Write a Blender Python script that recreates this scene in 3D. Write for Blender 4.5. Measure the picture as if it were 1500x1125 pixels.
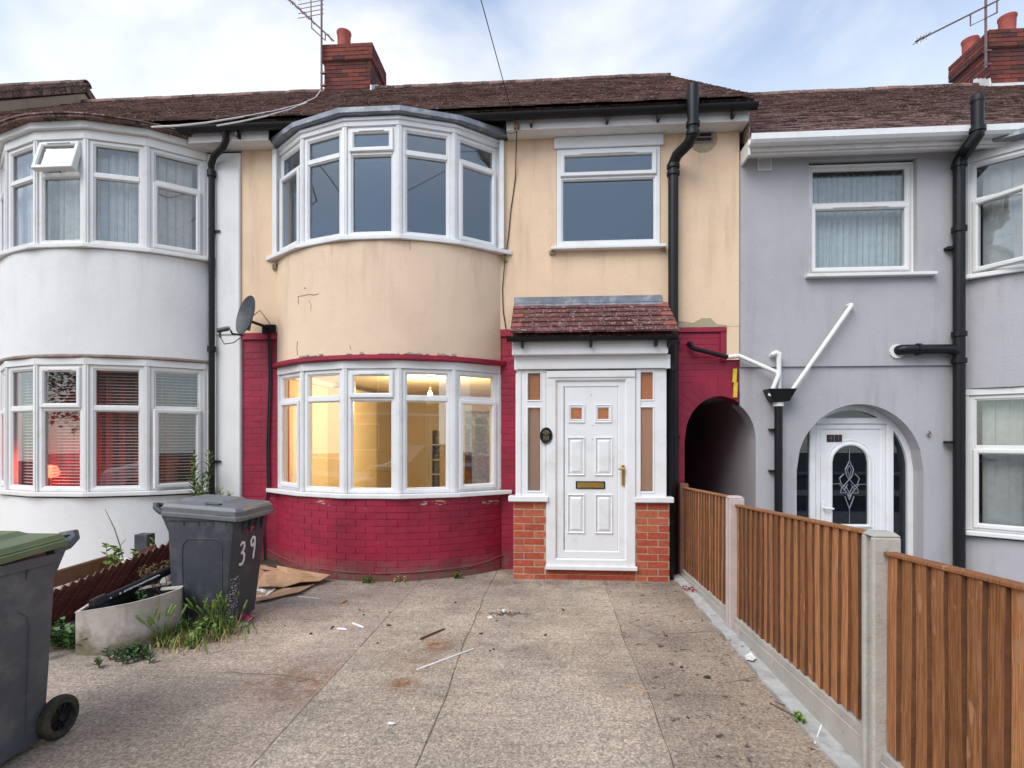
import bpy, bmesh, math, random
from mathutils import Vector, Matrix, Euler
random.seed(39)
R = math.radians
S = bpy.context.scene
C = S.collection
for o in list(bpy.data.objects): bpy.data.objects.remove(o)

# ---------------------------------------------------------------- camera, sky, sun, exposure
CAMH, YAW, FPX = 1.547, math.atan(57/800), 800.0
cam_data = bpy.data.cameras.new('camera'); cam = bpy.data.objects.new('camera', cam_data); C.objects.link(cam)
cam.location = (0, 0, CAMH); cam.rotation_euler = (R(90), 0, YAW)
cam_data.sensor_width = 36; cam_data.lens = 19.2; cam_data.shift_y = 0.0517
cam_data.clip_start = 0.05; cam_data.clip_end = 2000
S.camera = cam
SUN_EL, SUN_AZ = R(47), R(216)          # compass style: measured clockwise from +Y
world = bpy.data.worlds.new('World'); S.world = world; world.use_nodes = True
wn, wl = world.node_tree.nodes, world.node_tree.links
wn.clear()
wo = wn.new('ShaderNodeOutputWorld'); bg = wn.new('ShaderNodeBackground')
sky = wn.new('ShaderNodeTexSky'); sky.sky_type = 'NISHITA'; sky.sun_disc = False
sky.sun_elevation = SUN_EL; sky.sun_rotation = SUN_AZ; sky.air_density = 1.0; sky.dust_density = 0.6; sky.ozone_density = 1.2
tc = wn.new('ShaderNodeTexCoord'); sep = wn.new('ShaderNodeSeparateXYZ')
wl.new(tc.outputs['Generated'], sep.inputs[0])
zz = wn.new('ShaderNodeMath'); zz.operation = 'MAXIMUM'; wl.new(sep.outputs['Z'], zz.inputs[0]); zz.inputs[1].default_value = 0.0
zp = wn.new('ShaderNodeMath'); zp.operation = 'ADD'; wl.new(zz.outputs[0], zp.inputs[0]); zp.inputs[1].default_value = 0.30
dx = wn.new('ShaderNodeMath'); dx.operation = 'DIVIDE'; wl.new(sep.outputs['X'], dx.inputs[0]); wl.new(zp.outputs[0], dx.inputs[1])
dy = wn.new('ShaderNodeMath'); dy.operation = 'DIVIDE'; wl.new(sep.outputs['Y'], dy.inputs[0]); wl.new(zp.outputs[0], dy.inputs[1])
cmb = wn.new('ShaderNodeCombineXYZ'); wl.new(dx.outputs[0], cmb.inputs[0]); wl.new(dy.outputs[0], cmb.inputs[1]); cmb.inputs[2].default_value = 3.4
nz = wn.new('ShaderNodeTexNoise'); nz.inputs['Scale'].default_value = 1.55; nz.inputs['Detail'].default_value = 8; nz.inputs['Roughness'].default_value = 0.52
nz.inputs['Distortion'].default_value = 0.25
wl.new(cmb.outputs[0], nz.inputs['Vector'])
cr = wn.new('ShaderNodeValToRGB'); cr.color_ramp.elements[0].position = 0.50; cr.color_ramp.elements[1].position = 0.70
cr.color_ramp.elements[0].color = (0.05, 0.05, 0.05, 1); cr.color_ramp.elements[1].color = (0.96, 0.96, 0.96, 1)
wl.new(nz.outputs['Fac'], cr.inputs[0])
nz2 = wn.new('ShaderNodeTexNoise'); nz2.inputs['Scale'].default_value = 3.1; nz2.inputs['Detail'].default_value = 5
wl.new(cmb.outputs[0], nz2.inputs['Vector'])
cc = wn.new('ShaderNodeValToRGB'); cc.color_ramp.elements[0].position = 0.3; cc.color_ramp.elements[1].position = 0.62
cc.color_ramp.elements[0].color = (5.9, 6.05, 6.3, 1); cc.color_ramp.elements[1].color = (6.4, 6.4, 6.4, 1)
wl.new(nz2.outputs['Fac'], cc.inputs[0])
mx = wn.new('ShaderNodeMix'); mx.data_type = 'RGBA'
hz_ = wn.new('ShaderNodeMapRange'); hz_.inputs['From Min'].default_value = 0.63; hz_.inputs['From Max'].default_value = 0.42; hz_.inputs['To Min'].default_value = 0.0; hz_.inputs['To Max'].default_value = 0.62
wl.new(sep.outputs['Z'], hz_.inputs[0])
hm = wn.new('ShaderNodeMath'); hm.operation = 'MULTIPLY_ADD'; wl.new(cr.outputs['Color'], hm.inputs[0])
hm2 = wn.new('ShaderNodeMath'); hm2.operation = 'SUBTRACT'; hm2.inputs[0].default_value = 1.0; wl.new(hz_.outputs[0], hm2.inputs[1])
wl.new(hm2.outputs[0], hm.inputs[1]); wl.new(hz_.outputs[0], hm.inputs[2])
wl.new(hm.outputs[0], mx.inputs['Factor'])
hs = wn.new('ShaderNodeMix'); hs.data_type = 'RGBA'; hs.blend_type = 'MULTIPLY'; hs.inputs['Factor'].default_value = 1
wl.new(sky.outputs[0], hs.inputs['A']); hs.inputs['B'].default_value = (1.25, 1.42, 1.45, 1)
wl.new(hs.outputs['Result'], mx.inputs['A']); wl.new(cc.outputs['Color'], mx.inputs['B'])
wl.new(mx.outputs['Result'], bg.inputs['Color']); bg.inputs['Strength'].default_value = 0.095
wl.new(bg.outputs[0], wo.inputs[0])
sun_d = bpy.data.lights.new('sun', 'SUN'); sun = bpy.data.objects.new('sun', sun_d); C.objects.link(sun)
sun_d.energy = 1.5; sun_d.angle = R(42); sun_d.color = (1.0, 0.95, 0.88)
_sd = Vector((math.sin(SUN_AZ)*math.cos(SUN_EL), math.cos(SUN_AZ)*math.cos(SUN_EL), math.sin(SUN_EL)))
sun.rotation_euler = _sd.to_track_quat('Z', 'Y').to_euler(); sun.location = _sd*60
S.view_settings.view_transform = 'Standard'; S.view_settings.look = 'None'; S.view_settings.gamma = 1
S.view_settings.use_curve_mapping = False; S.view_settings.exposure = 0.97
S.cycles.max_bounces = 10; S.cycles.transparent_max_bounces = 24; S.cycles.diffuse_bounces = 5
S.cycles.use_denoising = True; S.cycles.sample_clamp_indirect = 4.0; S.cycles.adaptive_threshold = 0.006; S.cycles.caustics_reflective = False; S.cycles.caustics_refractive = False

# ---------------------------------------------------------------- survey helpers: where a sight line meets a real plane
_c, _s = math.cos(YAW), math.sin(YAW)
def ray(px, py):
    u, v = (px-750)/FPX, (640-py)/FPX
    return Vector((u*_c - _s, u*_s + _c, v))
def at(px, py, Y):
    d = ray(px, py); t = Y/d.y; return Vector((d.x*t, Y, CAMH + d.z*t))
def onz(px, py, z=0.0):
    d = ray(px, py); t = (z-CAMH)/d.z; return Vector((d.x*t, d.y*t, z))
def xat(px, Y): return at(px, 640, Y).x

# ---------------------------------------------------------------- materials
MAT = {}
def newmat(name):
    m = bpy.data.materials.new(name); m.use_nodes = True; MAT[name] = m
    nt = m.node_tree; return m, nt.nodes, nt.links, nt.nodes['Principled BSDF']
def tex(n, l, scale, detail=4, rough=0.55, stretch=None, coord='Object', dist=0, kind='noise'):
    t = n.new('ShaderNodeTexCoord'); mp = n.new('ShaderNodeMapping')
    l.new(t.outputs[coord], mp.inputs[0])
    if stretch: mp.inputs['Scale'].default_value = stretch
    if kind == 'noise':
        x = n.new('ShaderNodeTexNoise'); x.inputs['Detail'].default_value = detail; x.inputs['Roughness'].default_value = rough; x.inputs['Distortion'].default_value = dist
    else:
        x = n.new('ShaderNodeTexVoronoi')
    x.inputs['Scale'].default_value = scale
    l.new(mp.outputs[0], x.inputs['Vector'])
    return x
def ramp(n, l, src, stops):
    r = n.new('ShaderNodeValToRGB'); e = r.color_ramp.elements
    while len(e) > 1: e.remove(e[-1])
    e[0].position = stops[0][0]; e[0].color = (*stops[0][1], 1)
    for p, c in stops[1:]:
        k = e.new(p); k.color = (*c, 1)
    l.new(src, r.inputs[0]); return r
def g(v): return (v, v, v)
def mixc(n, l, fac, a, b, mode='MIX'):
    m = n.new('ShaderNodeMix'); m.data_type = 'RGBA'; m.blend_type = mode
    for sock, v in (('Factor', fac), ('A', a), ('B', b)):
        if isinstance(v, (int, float)): m.inputs[sock].default_value = v
        elif isinstance(v, tuple): m.inputs[sock].default_value = (*v, 1)
        else: l.new(v, m.inputs[sock])
    return m.outputs['Result']
def bump(n, l, b, height, strength, dist=0.01):
    x = n.new('ShaderNodeBump'); x.inputs['Strength'].default_value = strength; x.inputs['Distance'].default_value = dist
    l.new(height, x.inputs['Height']); l.new(x.outputs[0], b.inputs['Normal']); return x
def simple(name, col, rough=0.5, var=0.12, vscale=3.0, bs=0, bscale=60, spec=0.4, metal=0.0, dirt=None, dscale=1.3, dlo=0.5, dhi=0.75, rnd=0.0, stretch=None):
    m, n, l, b = newmat(name)
    a = tex(n, l, vscale, 6, 0.6, stretch)
    lo = tuple(c*(1-var) for c in col); hi = tuple(min(1, c*(1+var)) for c in col)
    out = ramp(n, l, a.outputs['Fac'], [(0.3, lo), (0.7, hi)]).outputs['Color']
    if rnd:
        oi = n.new('ShaderNodeObjectInfo')
        rr = ramp(n, l, oi.outputs['Random'], [(0, g(1-rnd)), (1, g(1+rnd))])
        out = mixc(n, l, 1.0, out, rr.outputs['Color'], 'MULTIPLY')
    if dirt:
        d = tex(n, l, dscale, 8, 0.7)
        f = ramp(n, l, d.outputs['Fac'], [(dlo, g(0)), (dhi, g(1))])
        out = mixc(n, l, f.outputs['Color'], out, dirt)
    l.new(out, b.inputs['Base Color']); b.inputs['Roughness'].default_value = rough
    b.inputs['Specular IOR Level'].default_value = spec; b.inputs['Metallic'].default_value = metal
    if bs:
        h = tex(n, l, bscale, 5, 0.65)
        bump(n, l, b, h.outputs['Fac'], bs)
    return m

def render_mat(name, col, stain=None, zs=None, amount=0.5):
    """pebbly painted render, faint mottling, damp streaks of their own shape under sills"""
    m, n, l, b = newmat(name)
    a = tex(n, l, 1.2, 7, 0.62)
    out = ramp(n, l, a.outputs['Fac'], [(0.3, tuple(c*0.90 for c in col)), (0.5, col), (0.72, tuple(min(1, c*1.05) for c in col))]).outputs['Color']
    f = tex(n, l, 130, 3, 0.7)
    fr = ramp(n, l, f.outputs['Fac'], [(0.3, g(0.84)), (0.62, g(1.05))])
    out = mixc(n, l, 0.7, out, fr.outputs['Color'], 'MULTIPLY')
    if stain:
        st = tex(n, l, 2.3, 5, 0.6, (2.6, 2.6, 0.28))
        sm = ramp(n, l, st.outputs['Fac'], [(0.52, g(0)), (0.72, g(1))])
        geo = n.new('ShaderNodeNewGeometry'); sx = n.new('ShaderNodeSeparateXYZ'); l.new(geo.outputs['Position'], sx.inputs[0])
        mr = n.new('ShaderNodeMapRange'); mr.inputs['From Min'].default_value = zs[0]; mr.inputs['From Max'].default_value = zs[1]
        mr.inputs['To Min'].default_value = 0.0; mr.inputs['To Max'].default_value = amount
        l.new(sx.outputs['Z'], mr.inputs[0])
        mm = n.new('ShaderNodeMath'); mm.operation = 'MULTIPLY'; l.new(sm.outputs['Color'], mm.inputs[0]); l.new(mr.outputs[0], mm.inputs[1])
        out = mixc(n, l, mm.outputs[0], out, stain)
        sp = tex(n, l, 9, 8, 0.75)
        spm = ramp(n, l, sp.outputs['Fac'], [(0.69, g(0)), (0.73, g(0.55))])
        out = mixc(n, l, spm.outputs['Color'], out, stain)
    l.new(out, b.inputs['Base Color']); b.inputs['Roughness'].default_value = 0.85; b.inputs['Specular IOR Level'].default_value = 0.25
    h = tex(n, l, 95, 4, 0.6); h2 = tex(n, l, 6, 5, 0.6)
    ad = n.new('ShaderNodeMath'); ad.operation = 'ADD'; l.new(h.outputs['Fac'], ad.inputs[0]); l.new(h2.outputs['Fac'], ad.inputs[1])
    bump(n, l, b, ad.outputs[0], 0.35, 0.012)
    return m

simple('joint_dirt', (0.17, 0.14, 0.12), 0.95, 0.4, 9, bs=0.5, bscale=60)
simple('white_upvc', (0.72, 0.725, 0.735), 0.28, 0.03, 2, spec=0.5, dirt=(0.58, 0.56, 0.52), dscale=4.5, dlo=0.50, dhi=0.85)
simple('white_upvc_aged', (0.70, 0.695, 0.69), 0.38, 0.05, 3, spec=0.4, dirt=(0.52, 0.47, 0.40), dscale=3.0, dlo=0.55, dhi=0.8)
simple('white_wood', (0.66, 0.65, 0.64), 0.5, 0.06, 4, bs=0.15, bscale=30, dirt=(0.33, 0.29, 0.26), dscale=3.5, dlo=0.55, dhi=0.8)
render_mat('cream_render', (0.76, 0.56, 0.39), (0.40, 0.27, 0.17), (3.0, 3.72), 0.38)
render_mat('bow_render', (0.73, 0.56, 0.415), (0.38, 0.26, 0.18), (2.7, 3.72), 0.62)
render_mat('white_render', (0.72, 0.717, 0.715), (0.42, 0.40, 0.37), (2.6, 3.7), 0.38)
render_mat('grey_render', (0.41, 0.40, 0.42), (0.24, 0.22, 0.22), (5.0, 2.2), 0.35)
render_mat('tan_render', (0.40, 0.31, 0.22), (0.20, 0.15, 0.11), (0, 8), 0.5)
render_mat('bare_cement', (0.40, 0.33, 0.22), (0.26, 0.2, 0.12), (0, 3), 0.5)

def painted_brick():
    m, n, l, b = newmat('crimson_paint')
    col = (0.28, 0.0138, 0.040)
    a = tex(n, l, 2.0, 6, 0.6, coord='Object')
    geo = n.new('ShaderNodeNewGeometry')
    def wt(scale, det, ro, st=None):
        x = n.new('ShaderNodeTexNoise'); x.inputs['Scale'].default_value = scale; x.inputs['Detail'].default_value = det; x.inputs['Roughness'].default_value = ro
        l.new(geo.outputs['Position'], x.inputs['Vector']); return x
    a = wt(2.2, 7, 0.6)
    out = ramp(n, l, a.outputs['Fac'], [(0.3, tuple(c*0.72 for c in col)), (0.7, tuple(c*1.2 for c in col))]).outputs['Color']
    oi = n.new('ShaderNodeObjectInfo')
    out = mixc(n, l, 1.0, out, ramp(n, l, oi.outputs['Random'], [(0, g(0.93)), (1, g(1.07))]).outputs['Color'], 'MULTIPLY')
    ch = wt(16, 8, 0.72)
    cm = ramp(n, l, ch.outputs['Fac'], [(0.685, g(0)), (0.70, g(0.75))])
    out = mixc(n, l, cm.outputs['Color'], out, (0.42, 0.26, 0.24))
    # splashed dirt along the foot of the wall
    sx = n.new('ShaderNodeSeparateXYZ'); l.new(geo.outputs['Position'], sx.inputs[0])
    mr = n.new('ShaderNodeMapRange'); mr.inputs['From Min'].default_value = 0.26; mr.inputs['From Max'].default_value = 0.06; l.new(sx.outputs['Z'], mr.inputs[0])
    dn = wt(7, 7, 0.7); dm = ramp(n, l, dn.outputs['Fac'], [(0.30, g(0)), (0.55, g(0.9))])
    mm = n.new('ShaderNodeMath'); mm.operation = 'MULTIPLY'; l.new(dm.outputs['Color'], mm.inputs[0]); l.new(mr.outputs[0], mm.inputs[1])
    out = mixc(n, l, mm.outputs[0], out, (0.16, 0.095, 0.075))
    l.new(out, b.inputs['Base Color']); b.inputs['Roughness'].default_value = 0.5; b.inputs['Specular IOR Level'].default_value = 0.4
    h = wt(55, 5, 0.65); bump(n, l, b, h.outputs['Fac'], 0.35, 0.01)
painted_brick()

def brick_mat(name, cols, speck, mortarish=0.25):
    m, n, l, b = newmat(name)
    oi = n.new('ShaderNodeObjectInfo')
    k = len(cols)
    out = ramp(n, l, oi.outputs['Random'], [(i/(k-1), c) for i, c in enumerate(cols)]).outputs['Color']
    geo = n.new('ShaderNodeNewGeometry')
    def wt(scale, det, ro):
        x = n.new('ShaderNodeTexNoise'); x.inputs['Scale'].default_value = scale; x.inputs['Detail'].default_value = det; x.inputs['Roughness'].default_value = ro
        l.new(geo.outputs['Position'], x.inputs['Vector']); return x
    v = wt(28, 6, 0.7); out = mixc(n, l, 1.0, out, ramp(n, l, v.outputs['Fac'], [(0.3, g(0.7)), (0.7, g(1.2))]).outputs['Color'], 'MULTIPLY')
    s = wt(14, 8, 0.75); sm = ramp(n, l, s.outputs['Fac'], [(0.60, g(0)), (0.74, g(mortarish*2))])
    out = mixc(n, l, sm.outputs['Color'], out, speck)
    l.new(out, b.inputs['Base Color']); b.inputs['Roughness'].default_value = 0.85; b.inputs['Specular IOR Level'].default_value = 0.2
    h = wt(90, 4, 0.7); bump(n, l, b, h.outputs['Fac'], 0.4, 0.008)
brick_mat('orange_brick', [(0.43, 0.10, 0.050), (0.38, 0.075, 0.045), (0.46, 0.135, 0.07), (0.34, 0.065, 0.045)], (0.48, 0.36, 0.24))
brick_mat('chimney_brick', [(0.17, 0.050, 0.040), (0.24, 0.066, 0.046), (0.060, 0.036, 0.037), (0.19, 0.052, 0.042), (0.085, 0.042, 0.042)], (0.075, 0.055, 0.048), 0.45)
simple('mortar', (0.44, 0.35, 0.25), 0.9, 0.2, 12, bs=0.4, bscale=80)
simple('chimney_mortar', (0.28, 0.21, 0.18), 0.9, 0.3, 12, bs=0.4, bscale=80)
simple('terracotta', (0.33, 0.07, 0.055), 0.7, 0.2, 8, bs=0.1, dirt=(0.1, 0.06, 0.05), dscale=6, dlo=0.6, dhi=0.8)

def roof_mat(name, base, speck, lich=0.5, rnd=0.35):
    m, n, l, b = newmat(name)
    geo = n.new('ShaderNodeNewGeometry')
    def wt(scale, det, ro):
        x = n.new('ShaderNodeTexNoise'); x.inputs['Scale'].default_value = scale; x.inputs['Detail'].default_value = det; x.inputs['Roughness'].default_value = ro
        l.new(geo.outputs['Position'], x.inputs['Vector']); return x
    a = wt(1.1, 6, 0.6)
    out = ramp(n, l, a.outputs['Fac'], [(0.3, tuple(c*0.75 for c in base)), (0.7, tuple(c*1.25 for c in base))]).outputs['Color']
    oi = n.new('ShaderNodeObjectInfo')
    wn_ = n.new('ShaderNodeTexWhiteNoise'); wn_.noise_dimensions = '3D'
    vm = n.new('ShaderNodeVectorMath'); vm.operation = 'SNAP'; vm.inputs[1].default_value = (0.165, 0.082, 10)
    l.new(geo.outputs['Position'], vm.inputs[0]); l.new(vm.outputs[0], wn_.inputs[0])
    out = mixc(n, l, 1.0, out, ramp(n, l, wn_.outputs['Value'], [(0, g(1-rnd)), (1, g(1+rnd))]).outputs['Color'], 'MULTIPLY')
    s = wt(26, 6, 0.75); sm = ramp(n, l, s.outputs['Fac'], [(0.565, g(0)), (0.61, g(lich))])
    out = mixc(n, l, sm.outputs['Color'], out, speck)
    s2 = wt(9, 6, 0.7); sm2 = ramp(n, l, s2.outputs['Fac'], [(0.55, g(0)), (0.72, g(0.6))])
    out = mixc(n, l, sm2.outputs['Color'], out, (0.06, 0.045, 0.028))
    l.new(out, b.inputs['Base Color']); b.inputs['Roughness'].default_value = 0.9; b.inputs['Specular IOR Level'].default_value = 0.2
    h = wt(60, 5, 0.7); bump(n, l, b, h.outputs['Fac'], 0.6, 0.012)
roof_mat('roof_tile', (0.160, 0.096, 0.084), (0.46, 0.38, 0.33), 0.9, 0.55)
roof_mat('porch_tile', (0.118, 0.048, 0.045), (0.52, 0.44, 0.38), 0.85, 0.2)
roof_mat('new_tile', (0.27, 0.085, 0.080), (0.34, 0.12, 0.12), 0.2, 0.08)
simple('lead', (0.19, 0.21, 0.245), 0.5, 0.25, 6, bs=0.12, bscale=12, spec=0.5, metal=0.25, dirt=(0.48, 0.48, 0.49), dscale=7, dlo=0.5, dhi=0.75)
simple('black_plastic', (0.007, 0.0075, 0.009), 0.42, 0.15, 4, spec=0.32, dirt=(0.05, 0.047, 0.045), dscale=8, dlo=0.64, dhi=0.9)
simple('white_pipe', (0.76, 0.75, 0.73), 0.35, 0.04, 4, dirt=(0.6, 0.56, 0.48), dscale=6, dlo=0.6, dhi=0.8)
simple('bin_grey', (0.075, 0.082, 0.097), 0.5, 0.15, 3, bs=0.06, bscale=160, dirt=(0.17, 0.165, 0.155), dscale=6, dlo=0.50, dhi=0.82)
simple('bin_black', (0.045, 0.05, 0.060), 0.48, 0.15, 3, bs=0.06, bscale=160, dirt=(0.13, 0.13, 0.13), dscale=6, dlo=0.50, dhi=0.82)
simple('lid_grey', (0.14, 0.145, 0.155), 0.45, 0.1, 3, bs=0.05, bscale=120, dirt=(0.18, 0.175, 0.165), dscale=6, dlo=0.5, dhi=0.8)
simple('lid_green', (0.125, 0.158, 0.078), 0.5, 0.12, 3, bs=0.05, bscale=120, dirt=(0.2, 0.21, 0.14), dscale=6, dlo=0.55, dhi=0.8)
simple('tyre', (0.022, 0.021, 0.018), 0.85, 0.2, 10, bs=0.2, bscale=50, dirt=(0.10, 0.085, 0.045), dscale=9, dlo=0.42, dhi=0.7)
simple('brass', (0.62, 0.40, 0.10), 0.3, 0.1, 10, metal=0.9)
simple('chrome', (0.7, 0.7, 0.7), 0.2, 0.03, 4, metal=1)
simple('aerial_metal', (0.16, 0.10, 0.10), 0.5, 0.2, 6, metal=0.4)
simple('paint_white', (0.75, 0.75, 0.75), 0.7, 0.15, 30)
simple('sticker_red', (0.50, 0.06, 0.05), 0.6, 0.4, 40)
simple('plank_red', (0.105, 0.026, 0.020), 0.75, 0.3, 5, bs=0.4, bscale=40, rnd=0.3, dirt=(0.16, 0.11, 0.06), dscale=6, dlo=0.52, dhi=0.75)
simple('plank_brown', (0.19, 0.10, 0.06), 0.8, 0.3, 5, bs=0.4, bscale=40, dirt=(0.08, 0.045, 0.03), dscale=5, dlo=0.5, dhi=0.7)
def trough():
    m, n, l, b = newmat('trough_enamel')
    a = tex(n, l, 5, 7, 0.65); out = ramp(n, l, a.outputs['Fac'], [(0.35, (0.44, 0.385, 0.35)), (0.6, (0.58, 0.525, 0.49))]).outputs['Color']
    geo = n.new('ShaderNodeNewGeometry'); sx = n.new('ShaderNodeSeparateXYZ'); l.new(geo.outputs['Position'], sx.inputs[0])
    mr = n.new('ShaderNodeMapRange'); mr.inputs['From Min'].default_value = 0.24; mr.inputs['From Max'].default_value = 0.0; mr.inputs['To Max'].default_value = 0.55; l.new(sx.outputs['Z'], mr.inputs[0])
    q = tex(n, l, 7, 8, 0.7); ad = n.new('ShaderNodeMath'); ad.operation = 'ADD'; l.new(mr.outputs[0], ad.inputs[0]); l.new(q.outputs['Fac'], ad.inputs[1])
    out = mixc(n, l, ramp(n, l, ad.outputs[0], [(0.62, g(0)), (0.95, g(0.9))]).outputs['Color'], out, (0.125, 0.105, 0.055))
    st = tex(n, l, 4, 5, 0.6, (3, 3, 0.3)); out = mixc(n, l, ramp(n, l, st.outputs['Fac'], [(0.56, g(0)), (0.75, g(0.5))]).outputs['Color'], out, (0.28, 0.20, 0.14))
    l.new(out, b.inputs['Base Color']); b.inputs['Roughness'].default_value = 0.5
    h = tex(n, l, 30, 4, 0.6); bump(n, l, b, h.outputs['Fac'], 0.12)
trough()
simple('shaded_edge', (0.125, 0.053, 0.024), 0.85, 0.3, 9, bs=0.4, bscale=60, rnd=0.2)
simple('glow_drape', (0.16, 0.045, 0.04), 0.9, 0.1, 5)
simple('soil', (0.055, 0.04, 0.028), 0.95, 0.4, 12, bs=0.8, bscale=30)
simple('cardboard', (0.44, 0.27, 0.155), 0.85, 0.18, 5, bs=0.2, bscale=15, dirt=(0.22, 0.12, 0.06), dscale=5, dlo=0.55, dhi=0.75)
simple('paper', (0.68, 0.67, 0.66), 0.8, 0.08, 9)
simple('twig', (0.13, 0.075, 0.05), 0.8, 0.3, 20)
simple('pink_tin', (0.42, 0.03, 0.12), 0.35, 0.15, 12)
simple('leaf_green', (0.15, 0.235, 0.045), 0.55, 0.35, 9, rnd=0.3)
simple('leaf_dark', (0.05, 0.11, 0.03), 0.6, 0.35, 9, rnd=0.3)
simple('straw', (0.50, 0.36, 0.17), 0.8, 0.3, 14)
simple('dry_flower', (0.16, 0.11, 0.05), 0.9, 0.3, 20)
simple('concrete_post', (0.40, 0.375, 0.335), 0.9, 0.14, 6, bs=0.5, bscale=50, dirt=(0.22, 0.19, 0.15), dscale=14, dlo=0.60, dhi=0.72)
simple('pink_post', (0.46, 0.385, 0.37), 0.9, 0.12, 6, bs=0.5, bscale=50, dirt=(0.3, 0.25, 0.22), dscale=14, dlo=0.62, dhi=0.74)
simple('new_concrete', (0.44, 0.44, 0.43), 0.9, 0.16, 9, bs=0.7, bscale=45, dirt=(0.25, 0.23, 0.20), dscale=7, dlo=0.52, dhi=0.72)
simple('asphalt', (0.05, 0.05, 0.052), 0.9, 0.25, 30, bs=0.5, bscale=120)
simple('paving_grey', (0.28, 0.27, 0.26), 0.9, 0.15, 4, bs=0.4, bscale=60)
simple('interior_wall_warm', (0.74, 0.66, 0.50), 0.8, 0.03, 2)
simple('interior_wall_grey', (0.24, 0.25, 0.28), 0.8, 0.05, 2)
simple('interior_wall_dark', (0.11, 0.09, 0.09), 0.8, 0.1, 2)
simple('interior_white', (0.74, 0.72, 0.68), 0.8, 0.03, 2)
simple('floor_wood', (0.24, 0.13, 0.06), 0.5, 0.2, 6)
simple('hedge_dark', (0.025, 0.045, 0.014), 0.9, 0.3, 3)
simple('plaque_black', (0.010, 0.010, 0.012), 0.25, 0.1, 5)
simple('plaque_gold', (0.30, 0.24, 0.14), 0.5, 0.3, 40, metal=0.5)
simple('car_paint', (0.10, 0.105, 0.12), 0.25, 0.03, 2, spec=0.6)
simple('car_glass', (0.015, 0.018, 0.02), 0.08, 0.05, 2, spec=0.6)
simple('opposite_brick', (0.36, 0.25, 0.17), 0.9, 0.2, 5, bs=0.2)
simple('slat_white', (0.52, 0.48, 0.46), 0.5, 0.05, 3)
simple('yellow_foam', (0.62, 0.45, 0.045), 0.8, 0.2, 14, bs=0.4)
simple('cable_black', (0.012, 0.012, 0.013), 0.6, 0.1, 5)
simple('cable_white', (0.62, 0.60, 0.56), 0.6, 0.1, 5)

def fence_wood():
    m, n, l, b = newmat('fence_wood')
    oi = n.new('ShaderNodeObjectInfo')
    t = n.new('ShaderNodeTexCoord'); ad = n.new('ShaderNodeVectorMath'); ad.operation = 'ADD'
    sc = n.new('ShaderNodeVectorMath'); sc.operation = 'SCALE'; sc.inputs['Scale'].default_value = 37
    cx = n.new('ShaderNodeCombineXYZ'); l.new(oi.outputs['Random'], cx.inputs[0]); l.new(oi.outputs['Random'], cx.inputs[1]); l.new(oi.outputs['Random'], cx.inputs[2])
    l.new(cx.outputs[0], sc.inputs[0]); l.new(t.outputs['Object'], ad.inputs[0]); l.new(sc.outputs[0], ad.inputs[1])
    def nt_(scale, st, det=6, ro=0.6, dist=0.0):
        mp = n.new('ShaderNodeMapping'); mp.inputs['Scale'].default_value = st; l.new(ad.outputs[0], mp.inputs[0])
        x = n.new('ShaderNodeTexNoise'); x.inputs['Scale'].default_value = scale; x.inputs['Detail'].default_value = det; x.inputs['Roughness'].default_value = ro; x.inputs['Distortion'].default_value = dist
        l.new(mp.outputs[0], x.inputs['Vector']); return x
    a = nt_(14, (8, 8, 0.35), 6, 0.62, 0.5)
    out = ramp(n, l, a.outputs['Fac'], [(0.30, (0.185, 0.070, 0.024)), (0.5, (0.335, 0.138, 0.052)), (0.70, (0.50, 0.235, 0.105))]).outputs['Color']
    out = mixc(n, l, 1.0, out, ramp(n, l, oi.outputs['Random'], [(0, (0.66, 0.60, 0.54)), (0.5, (1, 1, 1)), (1, (1.4, 1.42, 1.5))]).outputs['Color'], 'MULTIPLY')
    k = nt_(5.5, (2.2, 2.2, 1.0), 2, 0.5)
    km = ramp(n, l, k.outputs['Fac'], [(0.645, g(0)), (0.69, g(0.9))])
    out = mixc(n, l, km.outputs['Color'], out, (0.46, 0.23, 0.12))
    k2 = nt_(5, (1, 1, 0.7), 4, 0.6)
    km2 = ramp(n, l, k2.outputs['Fac'], [(0.60, g(0)), (0.75, g(0.5))])
    out = mixc(n, l, km2.outputs['Color'], out, (0.085, 0.03, 0.013))
    l.new(out, b.inputs['Base Color']); b.inputs['Roughness'].default_value = 0.72; b.inputs['Specular IOR Level'].default_value = 0.3
    h = nt_(30, (4, 4, 0.3), 6, 0.7); bump(n, l, b, h.outputs['Fac'], 0.7, 0.008)
fence_wood()

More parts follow.
